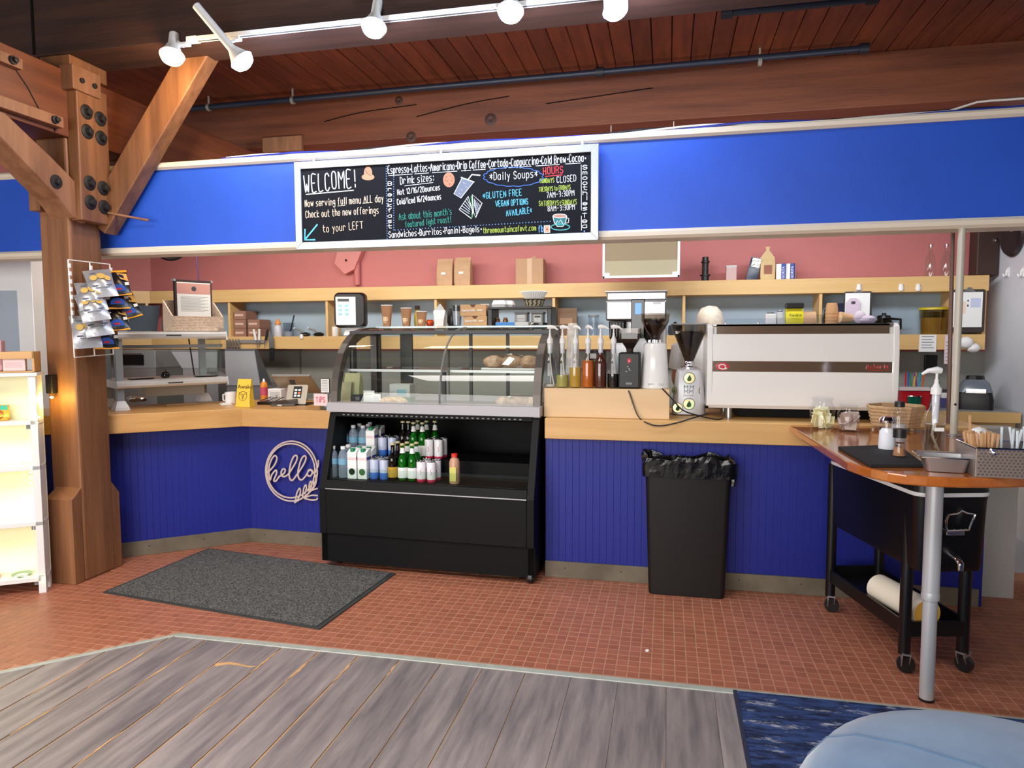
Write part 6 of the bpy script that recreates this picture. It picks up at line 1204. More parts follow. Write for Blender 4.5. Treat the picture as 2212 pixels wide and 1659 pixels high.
p = onT(2050, 1022); t = thing('steel_tray', 'small stainless steam pan on the front of the table', 'pan', p+Vector((0, .05, 0)), -.12)
MB().loft([[(x, y, z) for x, y in rrect(-a_, -b_, a_, b_, .015)] for a_, b_, z in ((.06, .04, .001), (.072, .05, .05), (.092, .066, .055), (.092, .066, .058), (.07, .048, .056), (.058, .038, .006))]).build('pan', 'steel_rough', t, smooth=True); MB().loft([[(x, y, z) for x, y in rrect(-a_, -b_, a_, b_, .015)] for a_, b_, z in ((.094, .068, .054), (.095, .069, .057), (.094, .068, .06), (.088, .062, .058))], cap=False).build('rolled_rim', 'chrome', t)
# perforated caddy with stirrers and straws
pa, pb = onT(2107, 1034), onT(2212, 1030); w = .34; t = thing('stirrer_caddy', 'perforated steel caddy holding stirrers and straws', 'caddy', onT(2107, 1030), -.05)
mat('perf_steel', (186, 176, 172), .35, .85)
for (a_, b_, nm) in (((0, 0), (w, 0), 'front_wall'), ((0, .2), (w, .2), 'back_wall'), ((0, 0), (0, .2), 'side_wall'), ((w, 0), (w, .2), 'side_wall')):
    MB().obox((*a_, .05), (*b_, .05), .004, .1).build(nm, 'perf_steel', t)
MB().box((0, 0, 0), (w, .2, .004)).build('bottom', 'perf_steel', t); MB().tube([(0, 0, .1), (w, 0, .1), (w, .2, .1), (0, .2, .1), (0, 0, .1)], .004, 6).build('rim', 'chrome', t)
pf = MB()
for i in range(26):
    for j in range(9): pf.prism(arc(.008+i*.013+(.006 if j % 2 else 0), .01+j*.0105, .0042, 0, 360, 6)[:-1], -.0035, -.002, axis='y')
stuff(pf.build('perforations', flat((90, 78, 76), .5), t)); MB().lathe([(.012, 0), (.008, .014), (0, .016)], seg=12).xf(Matrix.Translation((.05, -.002, .088)) @ Matrix.Rotation(math.pi/2, 4, 'X')).build('knob', 'chrome', t, smooth=True)
cw0 = onT(2107, 1030)
random.seed(4)
for k in range(40):
    x = random.uniform(-.06, .04); p = cw0+Vector((.06+x*.6, random.uniform(.05, .15), .004))
    if k == 0: st = MB().box((-.0035, -.001, 0), (.0035, .001, .14)).build('stirrer', flat((206, 160, 116), .7)); o = st
    else: o = st.copy(); COL.objects.link(o)
    o.location = p; o.rotation_euler = (random.uniform(-.15, .15), x*3.2, random.uniform(-.5, .5)); tag(o, 'flat wooden stirrer in the bundle in the steel caddy', 'stirrer', 'wooden stirrers')
o = st.copy(); COL.objects.link(o); o.location = cw0+Vector((.02, .1, .03)); o.rotation_euler = (0, -.05, .2); o.scale = (1.2, 1, 1.25); tag(o, 'wooden stirrer standing tallest above the bundle', 'stirrer')
for k in range(14):
    p = cw0+Vector((.13+random.uniform(0, .08), random.uniform(.05, .15), .004))
    if k == 0: sw = MB().cyl((0, 0, 0), (0, 0, .16), .0045, seg=8).build('paper_straw', flat((214, 226, 232), .6)); o = sw
    else: o = sw.copy(); COL.objects.link(o)
    o.location = p; o.rotation_euler = (random.uniform(-.2, .2), random.uniform(-.1, .4), 0); tag(o, 'pale paper straw standing in the steel caddy', 'straw', 'paper straws')
t = thing('napkin_bundle', 'crumpled white napkins behind the stirrers', 'napkins', cw0+Vector((.11, .27, 0))); lump(MB(), (0, 0, 0), .05, seed=44, sq=1.5).build('napkin', 'paper_white', t); lump(MB(), (.03, .01, .05), .035, seed=45, sq=1.2).build('napkin', flat((206, 224, 232)), t)
# ================================================================== BACK WALL THINGS
SZ = 1.8725
def onS(px, y=5.96): return Vector((onY(px, 605, y).x, y, SZ-.0035))
def block_bag(px, w, h, d, label, tag_=True):
    t = soft_bag('coffee_bag', onS(px), w, h, d, 'kraft', label); 
    if tag_: MB().box((-.025, -d/2-.004, h*.42), (.015, -d/2-.002, h*.5)).build('white_tag', 'paper_white', t)
    return t
mS = mpp((-.8, 5.96, 1.9))
block_bag(963, 36*mS, 62*mS, .1, 'brown kraft coffee bag, left of the pair on the top shelf'); block_bag(1001, 37*mS, 64*mS, .1, 'brown kraft coffee bag, right of the pair on the top shelf')
t = thing('cardboard_box', 'plain cardboard box on the top shelf', 'box', onS(1147, 5.98), .06); w = 60*mS; h = 56*mS; MB().box((-w/2, -.1, 0), (w/2, .1, h)).build('body', 'carton', t, bevel=.003); MB().prism([(-.02, 0), (.06, 0), (.03, .03)], -.02, -.016, axis='y').xf(Matrix.Translation((0, 0, h))).build('flap', 'carton', t); MB().box((-w/2-.0012, -.06, .04), (-w/2-.0004, -.02, .09)).build('label_patch', 'paper_white', t); MB().box((-.02, -.1012, 0), (.022, -.1003, h)).build('tape', flat((196, 162, 124), .4), t)
def onSh(px, y=5.96): return onS(px, y)
t = thing('tamper_press', 'black plunger coffee press on the top shelf', 'press', onSh(1523)); MB().lathe([(.03, 0), (.03, .045), (.042, .048), (.042, .058), (.026, .06), (.026, .15), (.034, .155), (.034, .165), (.026, .17), (.024, .2), (0, .205)], seg=20).build('body', 'black_plastic', t, smooth=True); MB().lathe([(.027, .1), (.028, .104), (.027, .108)], seg=20, cap=False).build('ring', 'dark_grey', t)
t = thing('paper_pack', 'pale narrow packet standing on the top shelf', 'packet', onSh(1579)); MB().box((-.04, -.03, 0), (.04, .03, .125)).build('pack', flat((206, 176, 172), .7), t, bevel=.003); MB().box((-.04, -.031, .11), (.04, .031, .126)).build('fold', 'paper_grey', t)
t = soft_bag('silver_bag', onSh(1622), .085, .19, .05, flat((54, 66, 84), .3), 'leaning black and silver coffee bag on the top shelf', lean=.0); t.rotation_euler.y = .22; MB().box((-.03, -.03, .11), (.035, -.02, .18)).build('pale_panel', 'foil', t)
t = soft_bag('paper_sack', onSh(1657), .11, .19, .08, flat((214, 186, 136), .7), 'tall tan paper sack with a twisted top on the top shelf'); MB().loft([[(x*.055*a_, y*.04*b_, z) for x, y in ((-1, -.6), (0, -1), (1, -.6), (1, .6), (0, 1), (-1, .6))] for a_, b_, z in ((.97, .15, .175), (.7, .2, .205), (.28, .2, .235), (.2, .2, .245), (.34, .25, .268))]).build('twisted_top', flat((214, 186, 136), .7), t, smooth=True); MB().box((-.03, -.043, .05), (.03, -.041, .12)).build('print', flat((150, 90, 70)), t)
for k, px in enumerate((1689, 1708)):
    t = thing('flour_pack', ['left', 'right'][k]+' blue and white lettered pack on the top shelf', 'packet', onSh(px), -.35, 'blue and white packs'); MB().box((-.04, -.03, 0), (.03, .03, .13)).build('pack', 'paper_white', t, bevel=.003); s = MB().box((.0, -.0315, .0), (.0308, .0, .13)).build('blue_panel', flat((34, 66, 160), .5), t); font_text('GORITA', .026, lambda a, b, h: (-b+.025, -.0322-h, a+.012)).build('lettering', 'paper_white', s)
for k, px in enumerate((2008, 2042)):
    t = thing('empty_bottle', ['left', 'right'][k]+' empty clear bottle on the top shelf near the pole', 'bottle', onSh(px), 0, 'empty bottles'); MB().lathe([(.034, 0), (.036, .01), (.036, .14), (.014, .19), (.013, .23)], seg=18).build('glass', 'glass', t, smooth=True); MB().lathe([(.016, .23), (.016, .25), (0, .251)], seg=14).build('cap', 'plastic_clear', t)
# whiteboard / tray hung below the soffit
t = thing('framed_panel', 'white framed beige panel hanging under the soffit', 'panel', onY(1384, 600, 5.5)); w = mpp(t.location)*164; h = mpp(t.location)*88
o_ = t.location; MB().box((-w/2+.01, 0, .01), (w/2-.01, .012, h)).build('panel', flat((132, 116, 88), .6), t); MB().box((-w/2+.01, -.001, .01), (w/2-.01, .0, h*.42)).build('pale_half', flat((156, 148, 120), .6), t)
for a_, b_ in (((-w/2, 0), (-w/2+.018, h)), ((w/2-.018, 0), (w/2, h)), ((-w/2, 0), (w/2, .018)), ((-w/2, h-.015), (w/2, h))): MB().box((a_[0], -.012, a_[1]), (b_[0], .016, b_[1])).build('frame_bar', 'white_plastic', t, bevel=.002)
for sx in (-1, 1): MB().box((sx*(w/2-.03)-.025, -.014, .015), (sx*(w/2-.03)+.025, -.002, .04)).build('corner_clip', 'white_plastic', t); MB().cyl((sx*w*.4, .0, h), (sx*w*.4, .0, 3.04-o_.z), .003).build('hang_wire', 'white_wire', t)
# pipe bracket, cables under the soffit
t = thing('wall_bracket', 'pink painted bracket and pipe on the red wall under the menu board', 'bracket', onY(760, 575, 6.1)); sc_ = mpp(t.location); MB().prism([(-38*sc_, 6*sc_), (-30*sc_, 34*sc_), (28*sc_, 34*sc_), (8*sc_, -8*sc_), (-14*sc_, -18*sc_)], -.03, .04, axis='y').build('plate', flat((206, 128, 124), .5), t, bevel=.004); MB().cyl((10*sc_, .02, -40*sc_), (10*sc_, .02, 60*sc_), .03).build('pipe', 'red_wall', t, smooth=True); MB().lathe([(.012, 0), (0, .01)], seg=10).xf(Matrix.Translation((-10*sc_, -.03, 12*sc_)) @ Matrix.Rotation(math.pi/2, 4, 'X')).build('bolt', 'iron', t)
t = thing('cable_coil', 'coil of black cable hanging under the soffit behind the post', 'cable', onY(370, 545, 3.93)); s_ = mpp(t.location)
for k, (rx, ry) in enumerate(((40, 26), (36, 21), (33, 17))): MB().tube([(rx*s_*math.cos(q), .01*k, 12*s_-ry*s_*abs(math.sin(q))*1.1) for q in [math.pi*i/16 for i in range(17)]], .007, 7).build('loop', 'black_plastic' if k != 1 else 'dark_grey', t, smooth=True)
MB().tube([(-40*s_, 0, 12*s_), (-36*s_, .0, 40*s_), (0, .02, 60*s_), (36*s_, 0, 40*s_), (40*s_, 0, 12*s_)], .007, 7).build('upper_loop', 'black_plastic', t, smooth=True)
t = thing('purple_cable', 'purple cord hanging down behind the woven menu box', 'cord', onY(430, 612, 4.6)); s_ = mpp(t.location); MB().tube([(2*s_, 0, -10*s_), (0, 0, 0), (-3*s_, 0, 40*s_), (-6*s_, 0, 90*s_)], .005, 6).build('cord', flat((70, 44, 90), .6), t, smooth=True); MB().lathe([(.009, 0), (.007, .02)], c=(-6*s_, 0, 86*s_), seg=10).build('plug', 'black_plastic', t)
# ---- inside the long shelf
CZ_ = 1.4335
def onC(px, y=5.97): return Vector((onY(px, 725, y).x, y, CZ_))
bw = 32*mS
for k, (px, lv) in enumerate(((531, 0), (560, 0), (531, 1), (560, 1), (531, 2))):
    t = thing('cocoa_box', ['bottom left', 'bottom right', 'middle left', 'middle right', 'topmost'][k]+' brown box of the stack in the left shelf bay', 'box', onC(px, 5.99)+Vector((0, 0, lv*.082)), .0, 'brown boxes in the shelf'); MB().box((-bw/2+.001, -.09, 0), (bw/2-.001, .1, .08)).build('box', flat((150, 110, 92), .7), t, bevel=.003); MB().box((-bw*.38, -.0912, .03), (bw*.3, -.0903, .05)).build('print', flat((210, 180, 164)), t)
def stand(nm, cat, px, label, parts, y=5.97, rz=0):
    t = thing(nm, label, cat, onC(px, y), rz)
    for pn, prof, m, kw in parts: MB().lathe(prof, seg=18, **kw).build(pn, m, t, smooth=True)
    return t
stand('spray_jar', 'jar', 601, 'clear jar with an orange dropper lid in the shelf', [('jar', [(.04, 0), (.042, .09), (.03, .11)], flat((196, 198, 206), .3), {}), ('lid', [(.022, .11), (.03, .125), (.02, .145), (.008, .165), (0, .17)], flat((226, 150, 90), .4), {})])
t = stand('utensil_tub', 'tub', 624, 'clear tub holding a dark utensil in the shelf', [('tub', [(.045, 0), (.055, .13), (.053, .13), (.043, .004)], 'plastic_clear', {}), ('contents', [(0, .005), (.04, .005), (.045, .05), (0, .05)], flat((206, 206, 214)), {})]); MB().tube([(.01, 0, .02), (.06, 0, .2)], .007, 8).build('utensil', 'black_plastic', t)
for k, px in enumerate((650, 680)):
    t = thing('serving_scoop', ['left', 'right'][k]+' scoop with a white tip lying in the shelf', 'scoop', onC(px, 5.93), .0, 'scoops in the shelf'); MB().tube([(-.06, 0, .075), (-.01, 0, .06), (.05, 0, .02)], .012, 8, [.008, .01, .012]).build('handle', 'mid_grey', t, smooth=True); MB().lathe([(.0, -.01), (.012, 0), (0, .012)], seg=10).xf(Matrix.Translation((-.065, 0, .077))).build('tip', 'white_plastic', t, smooth=True); lump(MB(), (.03, .02, 0), .05, seed=60+k, sq=.45).build('scoop_bowl', 'black_plastic', t, smooth=True)
stand('white_cup', 'cup', 723, 'white cup in the shelf beside the dispenser', [('cup', [(.03, 0), (.034, .008), (.036, .075), (.034, .09), (.03, .092), (0, .09)], 'white_gloss', {})])
# napkin / towel dispenser
p = onY(756, 712, 5.35); t = thing('towel_dispenser', 'black paper towel dispenser with a notice taped on its front', 'dispenser', p, .26); s_ = mpp(p); w = 68*s_; h = 76*s_
MB().loft([[(x, -.0+yy, z) for x, z in rrect(-w/2*sc, 4*s_+h*(1-sc)/2, w/2*sc, 4*s_+h-h*(1-sc)/2, .04)] for sc, yy in ((1, .1), (1, .03), (.96, .0), (.9, -.012))]).build('housing', flat((14, 14, 16), .45), t, smooth=True)
s = MB().box((-w*.42, -.0165, 10*s_), (w*.2, -.0135, 10*s_+60*s_)).build('notice', 'paper_white', t); MB().box((-w*.36, -.0175, 60*s_), (w*.0, -.0166, 66*s_)).build('notice_title', 'dark_grey', s)
for i in range(3):
    for j in range(2): MB().box((-w*.34+j*14*s_, -.0175, (30+i*9)*s_), (-w*.34+(j*14+8)*s_, -.0166, (36+i*9)*s_)).build('notice_icon', flat((150, 200, 206)), s)
MB().prism([(-.04, 4*s_), (.08, 4*s_), (.09, -12*s_), (-.06, -12*s_)], .04, .05, axis='y').build('towel', 'paper_white', t); MB().cyl((0, .12, -240*s_), (0, .12, 4*s_), .03).build('stand', 'black_plastic', t)
# coffee bag and tubs in the middle bays
t = soft_bag('coffee_bag', onC(1226), 42*mS, 60*mS, .09, flat((120, 92, 68), .6), 'dark brown coffee bag in the shelf behind the syrup bottles'); MB().box((-.06, -.049, .1), (.05, -.046, .15)).build('print', flat((164, 128, 96)), t)
t = stand('clear_canister', 'canister', 1282, 'pale clear canisters in the shelf behind the brewer', [('canister', [(.045, 0), (.045, .16), (0, .162)], 'plastic_clear', {})]); MB().lathe([(.046, .16), (.046, .175), (0, .176)], seg=18).build('lid', 'mid_grey', t)
stand('dark_pot', 'pot', 1458, 'round dark pot in the shelf between brewer and grinder', [('pot', [(.05, 0), (.06, .03), (.055, .08), (.03, .09), (0, .095)], flat((50, 58, 70), .3), {}), ('knob', [(.01, .095), (.014, .11), (0, .115)], 'black_plastic', {})])
t = soft_bag('black_bag', onC(1738, 6.0), .19, .19, .08, 'black_plastic', 'glossy black bag in the shelf bay above the espresso machine'); MB().box((-.05, -.045, .04), (.03, -.041, .1)).build('print', flat((40, 70, 40)), t)
# clipboards
def clipboard(px, py_top, py_bot, wpx, y, label, dark=True):
    p = onY(px, py_bot, y); s_ = mpp(p); w = wpx*s_; h = (py_bot-py_top)*s_; t = thing('clipboard', label, 'clipboard', p)
    MB().prism(rrect(-w/2, 0, w/2, h, .015), -.004, .004, axis='y').build('board', flat((54, 46, 44), .5) if dark else flat((150, 150, 158), .5), t); MB().box((-w*.46, -.006, h*.12), (w*.42, -.0042, h*.94)).build('sheet', 'paper_white', t)
    MB().prism([(-w*.2, h*.95), (w*.2, h*.95), (w*.1, h*1.0), (w*.05, h*1.05), (-w*.05, h*1.05), (-w*.1, h*1.0)], -.014, -.005, axis='y').build('clip', 'steel', t, bevel=.002); return t, w, h
t, w, h = clipboard(2089, 626, 718, 64, 5.83, 'clipboard with a printed sheet hanging at the right end of the shelf')
for (x0, x1, z0, z1, c) in ((-.02, .0, .72, .76, (30, 34, 44)), (-.02, .0, .6, .65, (30, 34, 44)), (.03, .18, .58, .8, (196, 206, 230)), (-.12, -.04, .44, .72, (240, 214, 196))): MB().box((x0*2*w, -.0068, z0*h), (x1*2*w, -.0061, z1*h)).build('print', flat(c), t)
t, w, h = clipboard(1852, 630, 690, 56, 5.82, 'clipboard hung on a hook above the espresso machine')
t = thing('pink_apron_tag', 'pale pink cut-out tag hanging before the clipboard', 'tag', onY(1842, 690, 5.8)); s_ = mpp(t.location); MB().prism([(-14*s_, 0), (-14*s_, 36*s_), (-6*s_, 46*s_), (6*s_, 46*s_), (14*s_, 36*s_), (14*s_, 0)], -.003, .003, axis='y').build('tag', flat((214, 196, 212), .8), t); MB().cbox((0, -.0035, 36*s_), (8*s_, .002, 6*s_)).build('tag_slot', 'dark_grey', t)
t = thing('dark_cloth', 'dark navy cloth hanging behind the paper cups', 'cloth', onY(1815, 690, 5.83)); MB().prism([(-22*s_, 0), (26*s_, 0), (24*s_, 36*s_), (-22*s_, 34*s_)], -.006, .006, axis='y').build('cloth', flat((30, 36, 62), .9), t); MB().box((-.06, -.008, .1), (.06, .008, .11)).build('hem', flat((24, 28, 50), .9), t)
t = stand('thermos', 'thermos', 1786, 'slim steel thermos in the shelf beside the paper cups', [('body', [(.03, 0), (.03, .15), (.022, .17)], 'steel', {}), ('cap', [(.022, .17), (.022, .2), (0, .2)], 'black_plastic', {})])
t = stand('coffee_carafe', 'carafe', 1908, 'black coffee carafe with a handle in the shelf', [('body', [(.06, 0), (.085, .03), (.075, .09), (.045, .12), (.05, .13)], 'black_glossy', {}), ('lid', [(.05, .13), (.045, .15), (.015, .155), (.015, .17), (0, .172)], 'black_plastic', {})]); MB().tube([(.05, 0, .125), (.12, 0, .12), (.12, 0, .05), (.08, 0, .03)], .01, 8).build('handle', 'black_plastic', t, smooth=True)
t = stand('storage_tub', 'container', 2015, 'clear tub with a yellow lid in the shelf near the pole', [('tub', [(.085, 0), (.1, .19), (.098, .19), (.083, .004)], clear('tub_amber', (236, 226, 196), .95), {}), ('contents', [(0, .004), (.08, .004), (.09, .13), (0, .13)], flat((176, 156, 104), .6), {}), ('lid', [(.104, .19), (.104, .205), (.09, .21), (0, .211)], flat((206, 186, 44), .4), {})])
t = thing('paper_note', 'small printed paper note taped under the shelf near the pole', 'note', onY(2003, 760, 5.84)); s_ = mpp(t.location); MB().prism([(-17*s_, 0), (17*s_, 0), (17*s_, 37*s_), (-16*s_, 37*s_)], -.001, .001, axis='y').build('sheet', 'paper_white', t); [MB().box((-12*s_, -.002, (8+i*6)*s_), ((12-4*(i % 2))*s_, -.0012, (9.5+i*6)*s_)).build('print_line', 'mid_grey', t) for i in range(5)]
t = thing('paper_note', 'long narrow pink note taped beside the brown pipe', 'note', onY(2049, 786, 5.84)); MB().box((-9*s_, -.001, 0), (9*s_, .001, 62*s_)).build('sheet', flat((226, 206, 214), .8), t); [MB().box((-6*s_, -.002, (6+i*8)*s_), (6*s_, -.0012, (7.5+i*8)*s_)).build('print_line', 'mid_grey', t) for i in range(6)]
t = thing('white_rag', 'crumpled white rag hanging on the shelf edge by the pole', 'rag', onY(2086, 752, 5.80)); lump(MB(), (0, 0, 0), .05, seed=71, sq=.9).build('rag', 'paper_white', t, smooth=True); lump(MB(), (.05, 0, -.03), .045, seed=72, sq=.8).build('rag', 'paper_white', t, smooth=True)
# knife rail
t = thing('knife_rail', 'magnetic knife rail on the lower shelf edge', 'knife rail', onY(545, 738, 5.84)); s_ = mpp(t.location); MB().box((-34*s_, -.014, -3*s_), (30*s_, .004, 4*s_)).build('rail', 'steel_rough', t)
for k in range(5):
    kt = thing('table_knife', 'short serrated blade on the knife rail, '+ORD[k], 'knife', onY(491+k*6.2, 752, 5.82), 0, 'short blades on the rail'); MB().prism([(-2.2*s_, 0), (2.2*s_, 0), (2.2*s_, 16*s_), (0, 21*s_), (-2.2*s_, 16*s_)], -.002, .002, axis='y').build('blade', 'steel', kt); MB().box((-1.6*s_, -.003, -2*s_), (1.6*s_, .003, 2*s_)).build('tang', 'dark_grey', kt)
for k, (px, c, lab) in enumerate(((553, 'white_plastic', 'left white handled knife on the rail'), (560, 'white_plastic', 'right white handled knife on the rail'), (574, 'black_plastic', 'black handled knife on the rail'))):
    kt = thing('kitchen_knife', lab, 'knife', onY(px, 735, 5.82), 0); kt.rotation_euler.y = (-.2, .05, .25)[k]; MB().prism([(-2.5*s_, 0), (2.5*s_, 0), (2*s_, 24*s_), (-2*s_, 24*s_)], -.006, .006, axis='y').build('handle', c, kt, bevel=.002); MB().prism([(-2*s_, 0), (2*s_, 0), (0, -18*s_)], -.0015, .0015, axis='y').build('blade', 'steel', kt)
kt = thing('chef_knife', 'large chef knife with a black handle hanging on the rail', 'knife', onY(587, 752, 5.82)); MB().prism([(-6*s_, 0), (6*s_, 0), (5*s_, 20*s_), (-4*s_, 38*s_), (-6*s_, 30*s_)], -.002, .002, axis='y').build('blade', 'steel', kt); MB().box((-5*s_, -.009, -28*s_), (5*s_, .009, 0)).build('handle', 'black_plastic', kt, bevel=.004)
# stainless lids and oven in the left kitchen
for k, (q4, y, lab) in enumerate(((((370, 757), (470, 757), (470, 795), (395, 795)), 5.3, 'slanted stainless lid behind the serving shelf'), (((487, 755), (550, 755), (563, 832), (490, 832)), 5.2, 'tall grey stainless lid left of the orange bottle'))):
    P = [onY(a_, b_, y) for a_, b_ in q4]; c = P[3].copy(); t = thing('prep_table_lid', lab, 'lid', c)
    MB().prism([((p-c).x, (p-c).z) for p in P], -.01, .01, axis='y').build('panel', mat('lid_steel_%d' % k, (176, 178, 184), .45, .3), t); MB().prism([((P[1]-c).x, (P[1]-c).z), ((P[1]-c).x+.02, (P[1]-c).z), ((P[2]-c).x+.1, (P[2]-c).z), ((P[2]-c).x, (P[2]-c).z)], .0, .012, axis='y').build('return_edge', 'dark_grey', t); MB().cbox(tuple((P[0]+P[1])/2-c), ((P[1]-P[0]).length, .03, .012)).build('top_edge', 'steel', t)
    MB().box((.0, .0, -(c.z-.0)), ((P[2]-c).x, .4, 0)).build('cabinet', 'steel_rough', t)
p = onY(255, 795, 5.35); q = onY(335, 757, 5.35); w = q.x-p.x; h = q.z-p.z; t = thing('toaster_oven', 'grey oven with a dark glass door behind the serving shelf', 'oven', p); MB().box((-.05, 0, 0), (w, .4, h)).build('housing', 'mid_grey', t, bevel=.006); MB().box((.05, -.008, h*.18), (w*.7, .0, h*.75)).build('door_glass', 'black_glossy', t); MB().cyl((.06, -.02, h*.8), (w*.68, -.02, h*.8), .006).build('handle', 'steel', t); MB().box((-.05, 0, -p.z), (w, .4, 0)).build('cabinet', 'steel_rough', t)
p = onY(400, 797, 5.32); w = .5
# right kitchen: blender base, caddy, red bin
rz_ = .8955
def onK(px, y): return Vector((onY(px, 860, y).x, y, rz_))
t = thing('blender_base', 'grey and black blender motor base on the back counter', 'blender', onK(2105, 5.72), -.3); MB().loft([[(x, y, z) for x, y in rrect(-a_, -b_, a_, b_, .03)] for a_, b_, z in ((.11, .11, 0), (.112, .112, .07), (.1, .1, .13))]).build('base', 'black_plastic', t, smooth=True); MB().loft([[(x, y, z) for x, y in rrect(-a_, -b_, a_, b_, .03)] for a_, b_, z in ((.105, .105, .125), (.085, .085, .19), (.06, .06, .215))]).build('cover', flat((110, 120, 132), .25), t, smooth=True); MB().box((-.06, -.112, .12), (.06, -.095, .15)).build('control_strip', 'chrome', t); MB().lathe([(.06, .21), (.055, .24), (0, .24)], seg=8).build('jar_seat', 'black_plastic', t)
t = thing('red_bin', 'red plastic bin on the back counter', 'bin', onK(1972, 5.62)); MB().loft([[(x, y, z) for x, y in rrect(-a_, -b_, a_, b_, .02)] for a_, b_, z in ((.09, .07, 0), (.105, .085, .125), (.11, .09, .135), (.1, .08, .13))]).build('bin', flat((206, 36, 48), .35), t, smooth=True); MB().box((-.1, -.03, .135), (.1, .03, .16)).build('grey_insert', 'paper_grey', t)
random.seed(9)
for k in range(7):
    o = MB().cyl((0, 0, 0), (0, 0, .1), .006, seg=8).build('marker_pen', flat([(190, 40, 50), (60, 90, 190), (40, 140, 90), (220, 180, 50), (120, 60, 150), (40, 160, 190), (206, 90, 40)][k], .4)); o.location = onK(1955+k*6, 5.62)+Vector((0, .0, .165)); o.rotation_euler = (0, random.uniform(-.15, .15), 0); tag(o, ['dark red', 'blue', 'green', 'yellow', 'purple', 'turquoise', 'orange'][k]+' marker pen standing in the red bin', 'pen', 'marker pens')
t = thing('green_tumbler', 'dark green glossy tumbler before the red bin', 'tumbler', onK(1978, 5.5)+Vector((0, .03, 0))); MB().lathe([(.04, 0), (.048, .1), (.046, .1), (.038, .004)], seg=18).build('cup', flat((10, 90, 70), .15), t, smooth=True); MB().lathe([(.0485, .095), (.05, .1), (.0485, .105)], seg=18, cap=False).build('rim', 'chrome', t)
t = thing('outlet_box', 'black outlet box with a cord on the grey wall', 'outlet', onY(2011, 800, 6.11)); MB().box((-.045, 0, 0), (.045, .028, .12)).build('box', 'black_plastic', t, bevel=.004); MB().tube([(.03, .0, .01), (.06, .0, -.1), (.05, -.02, -.2)], .006, 6).build('cord', 'black_plastic', t)
t = thing('purple_box', 'stack of purple and white boxes behind the pole', 'box', onK(2046, 5.8)); MB().box((-.06, -.05, 0), (.06, .05, .07)).build('lower_box', flat((80, 76, 130), .5), t, bevel=.003); MB().box((-.055, -.05, .07), (.06, .05, .11)).build('upper_box', 'paper_white', t, bevel=.003); MB().box((-.05, -.045, .11), (.055, .045, .13)).build('top_box', 'dark_grey', t, bevel=.003)
# clock and hooks on the white wall, dark trim
t = thing('wall_clock', 'dark oval wall clock on the white wall at the right', 'clock', onX(2192, 500, 2.415)); s_ = mpp(t.location); MB().lathe([(.0, 0), (.17, 0), (.18, .012), (.165, .03), (.15, .022), (0, .02)], seg=32).xf(Matrix.Rotation(-math.pi/2, 4, 'Y')).build('case', flat((50, 40, 42), .25), t, smooth=True); MB().box((-.0235, -.06, .0), (-.022, .01, .008)).box((-.0235, -.004, 0), (-.022, .004, .05)).build('hands', 'paper_grey', t)
for k, px in enumerate((2178, 2210)):
    t = thing('wall_hook', ['left', 'right'][k]+' small white hook on the white wall under the clock', 'hook', onX(px, 595, 2.418)); MB().tube([(0, 0, .05), (-.012, 0, .03), (-.014, 0, .0), (-.03, 0, -.004), (-.034, 0, .012)], .007, 8).build('hook', 'white_plastic', t, smooth=True); MB().box((-.006, -.018, -.01), (0.001, .018, .06)).build('plate', 'white_plastic', t)
t = thing('corner_timber', 'dark brown timber edge beside the white wall', 'timber', (2.32, 5.95, 1.875)); MB().box((-.06, 0, 0), (.09, .15, .9)).build('timber', flat((62, 40, 34), .6), t, bevel=.01); MB().lathe([(.02, 0), (.012, .02), (0, .024)], seg=12).xf(Matrix.Translation((.06, 0, .26)) @ Matrix.Rotation(math.pi/2, 4, 'X')).build('knob', 'chrome', t)
t = thing('black_cabinet', 'tall black appliance at the right edge behind the table', 'appliance', (2.33, 5.0, 0)); p = onY(2190, 665, 5.0); MB().box((0, -.2, .0), (.6, .18, p.z)).build('body', 'black_body', t, bevel=.006); MB().box((.03, -.22, p.z-.2), (.05, -.2, p.z-.02)).build('latch', 'mid_grey', t)
# ================================================================== LEFT: LIT SHELF CART, WHITE CABINET
FX, FY = -3.42, 3.22
dirL = Vector((-.83, -.56, 0)); 
sc0 = Vector((FX, FY, 0)); angS = math.atan2(-dirL.y, -dirL.x)
ct = thing('lit_shelf_cart', 'white shelf cart strung with warm fairy lights at the left edge', 'shelf', sc0, angS)
# local: x = 0 at the right front foot, negative x to the left; y back
HT = 1.19
def sz(py): return onP(98, py, sc0, Vector((-dirL.y, dirL.x, 0))).z
lv = [sz(1250), sz(1130), sz(1010), sz(912)]; ztop = sz(812)
for x in (-.035, -.9):
    for y in (.0, .095): MB().box((x, y, 0), (x+.035, y+.035, .1)).build('foot', 'white_metal', ct); 
for x in (-.03, -.93): MB().box((x, .03, .09), (x+.028, .13, ztop)).build('side_panel', 'white_metal', ct); 
for x in (-.036, -.93): MB().box((x, .0, .09), (x+.036, .035, ztop)).build('front_stile', 'white_metal', ct, bevel=.002)
for k, z in enumerate(lv): MB().box((-.93, .0, z-.012), (0, .135, z+.012)).build('shelf_board', 'white_metal', ct, bevel=.002); MB().cbox((-.05, .03, z-.025), (.02, .02, .025)).build('bracket', 'mid_grey', ct)
MB().box((-.95, -.01, ztop), (.01, .145, ztop+.02)).build('top_board', 'white_metal', ct, bevel=.002); MB().box((-.93, .125, .09), (-.0, .135, ztop)).build('back_panel', mat('cart_back_glow', (238, 238, 200), .6), ct)  # yellow glow of the fairy lights is tinted into the back panel
tz_ = ztop+.021
tray = thing('wood_tray', 'shallow wooden tray on top of the lit shelf cart', 'tray', Matrix.Translation(sc0) @ Matrix.Rotation(angS, 4, 'Z') @ Vector((-.4, .065, tz_)), angS)
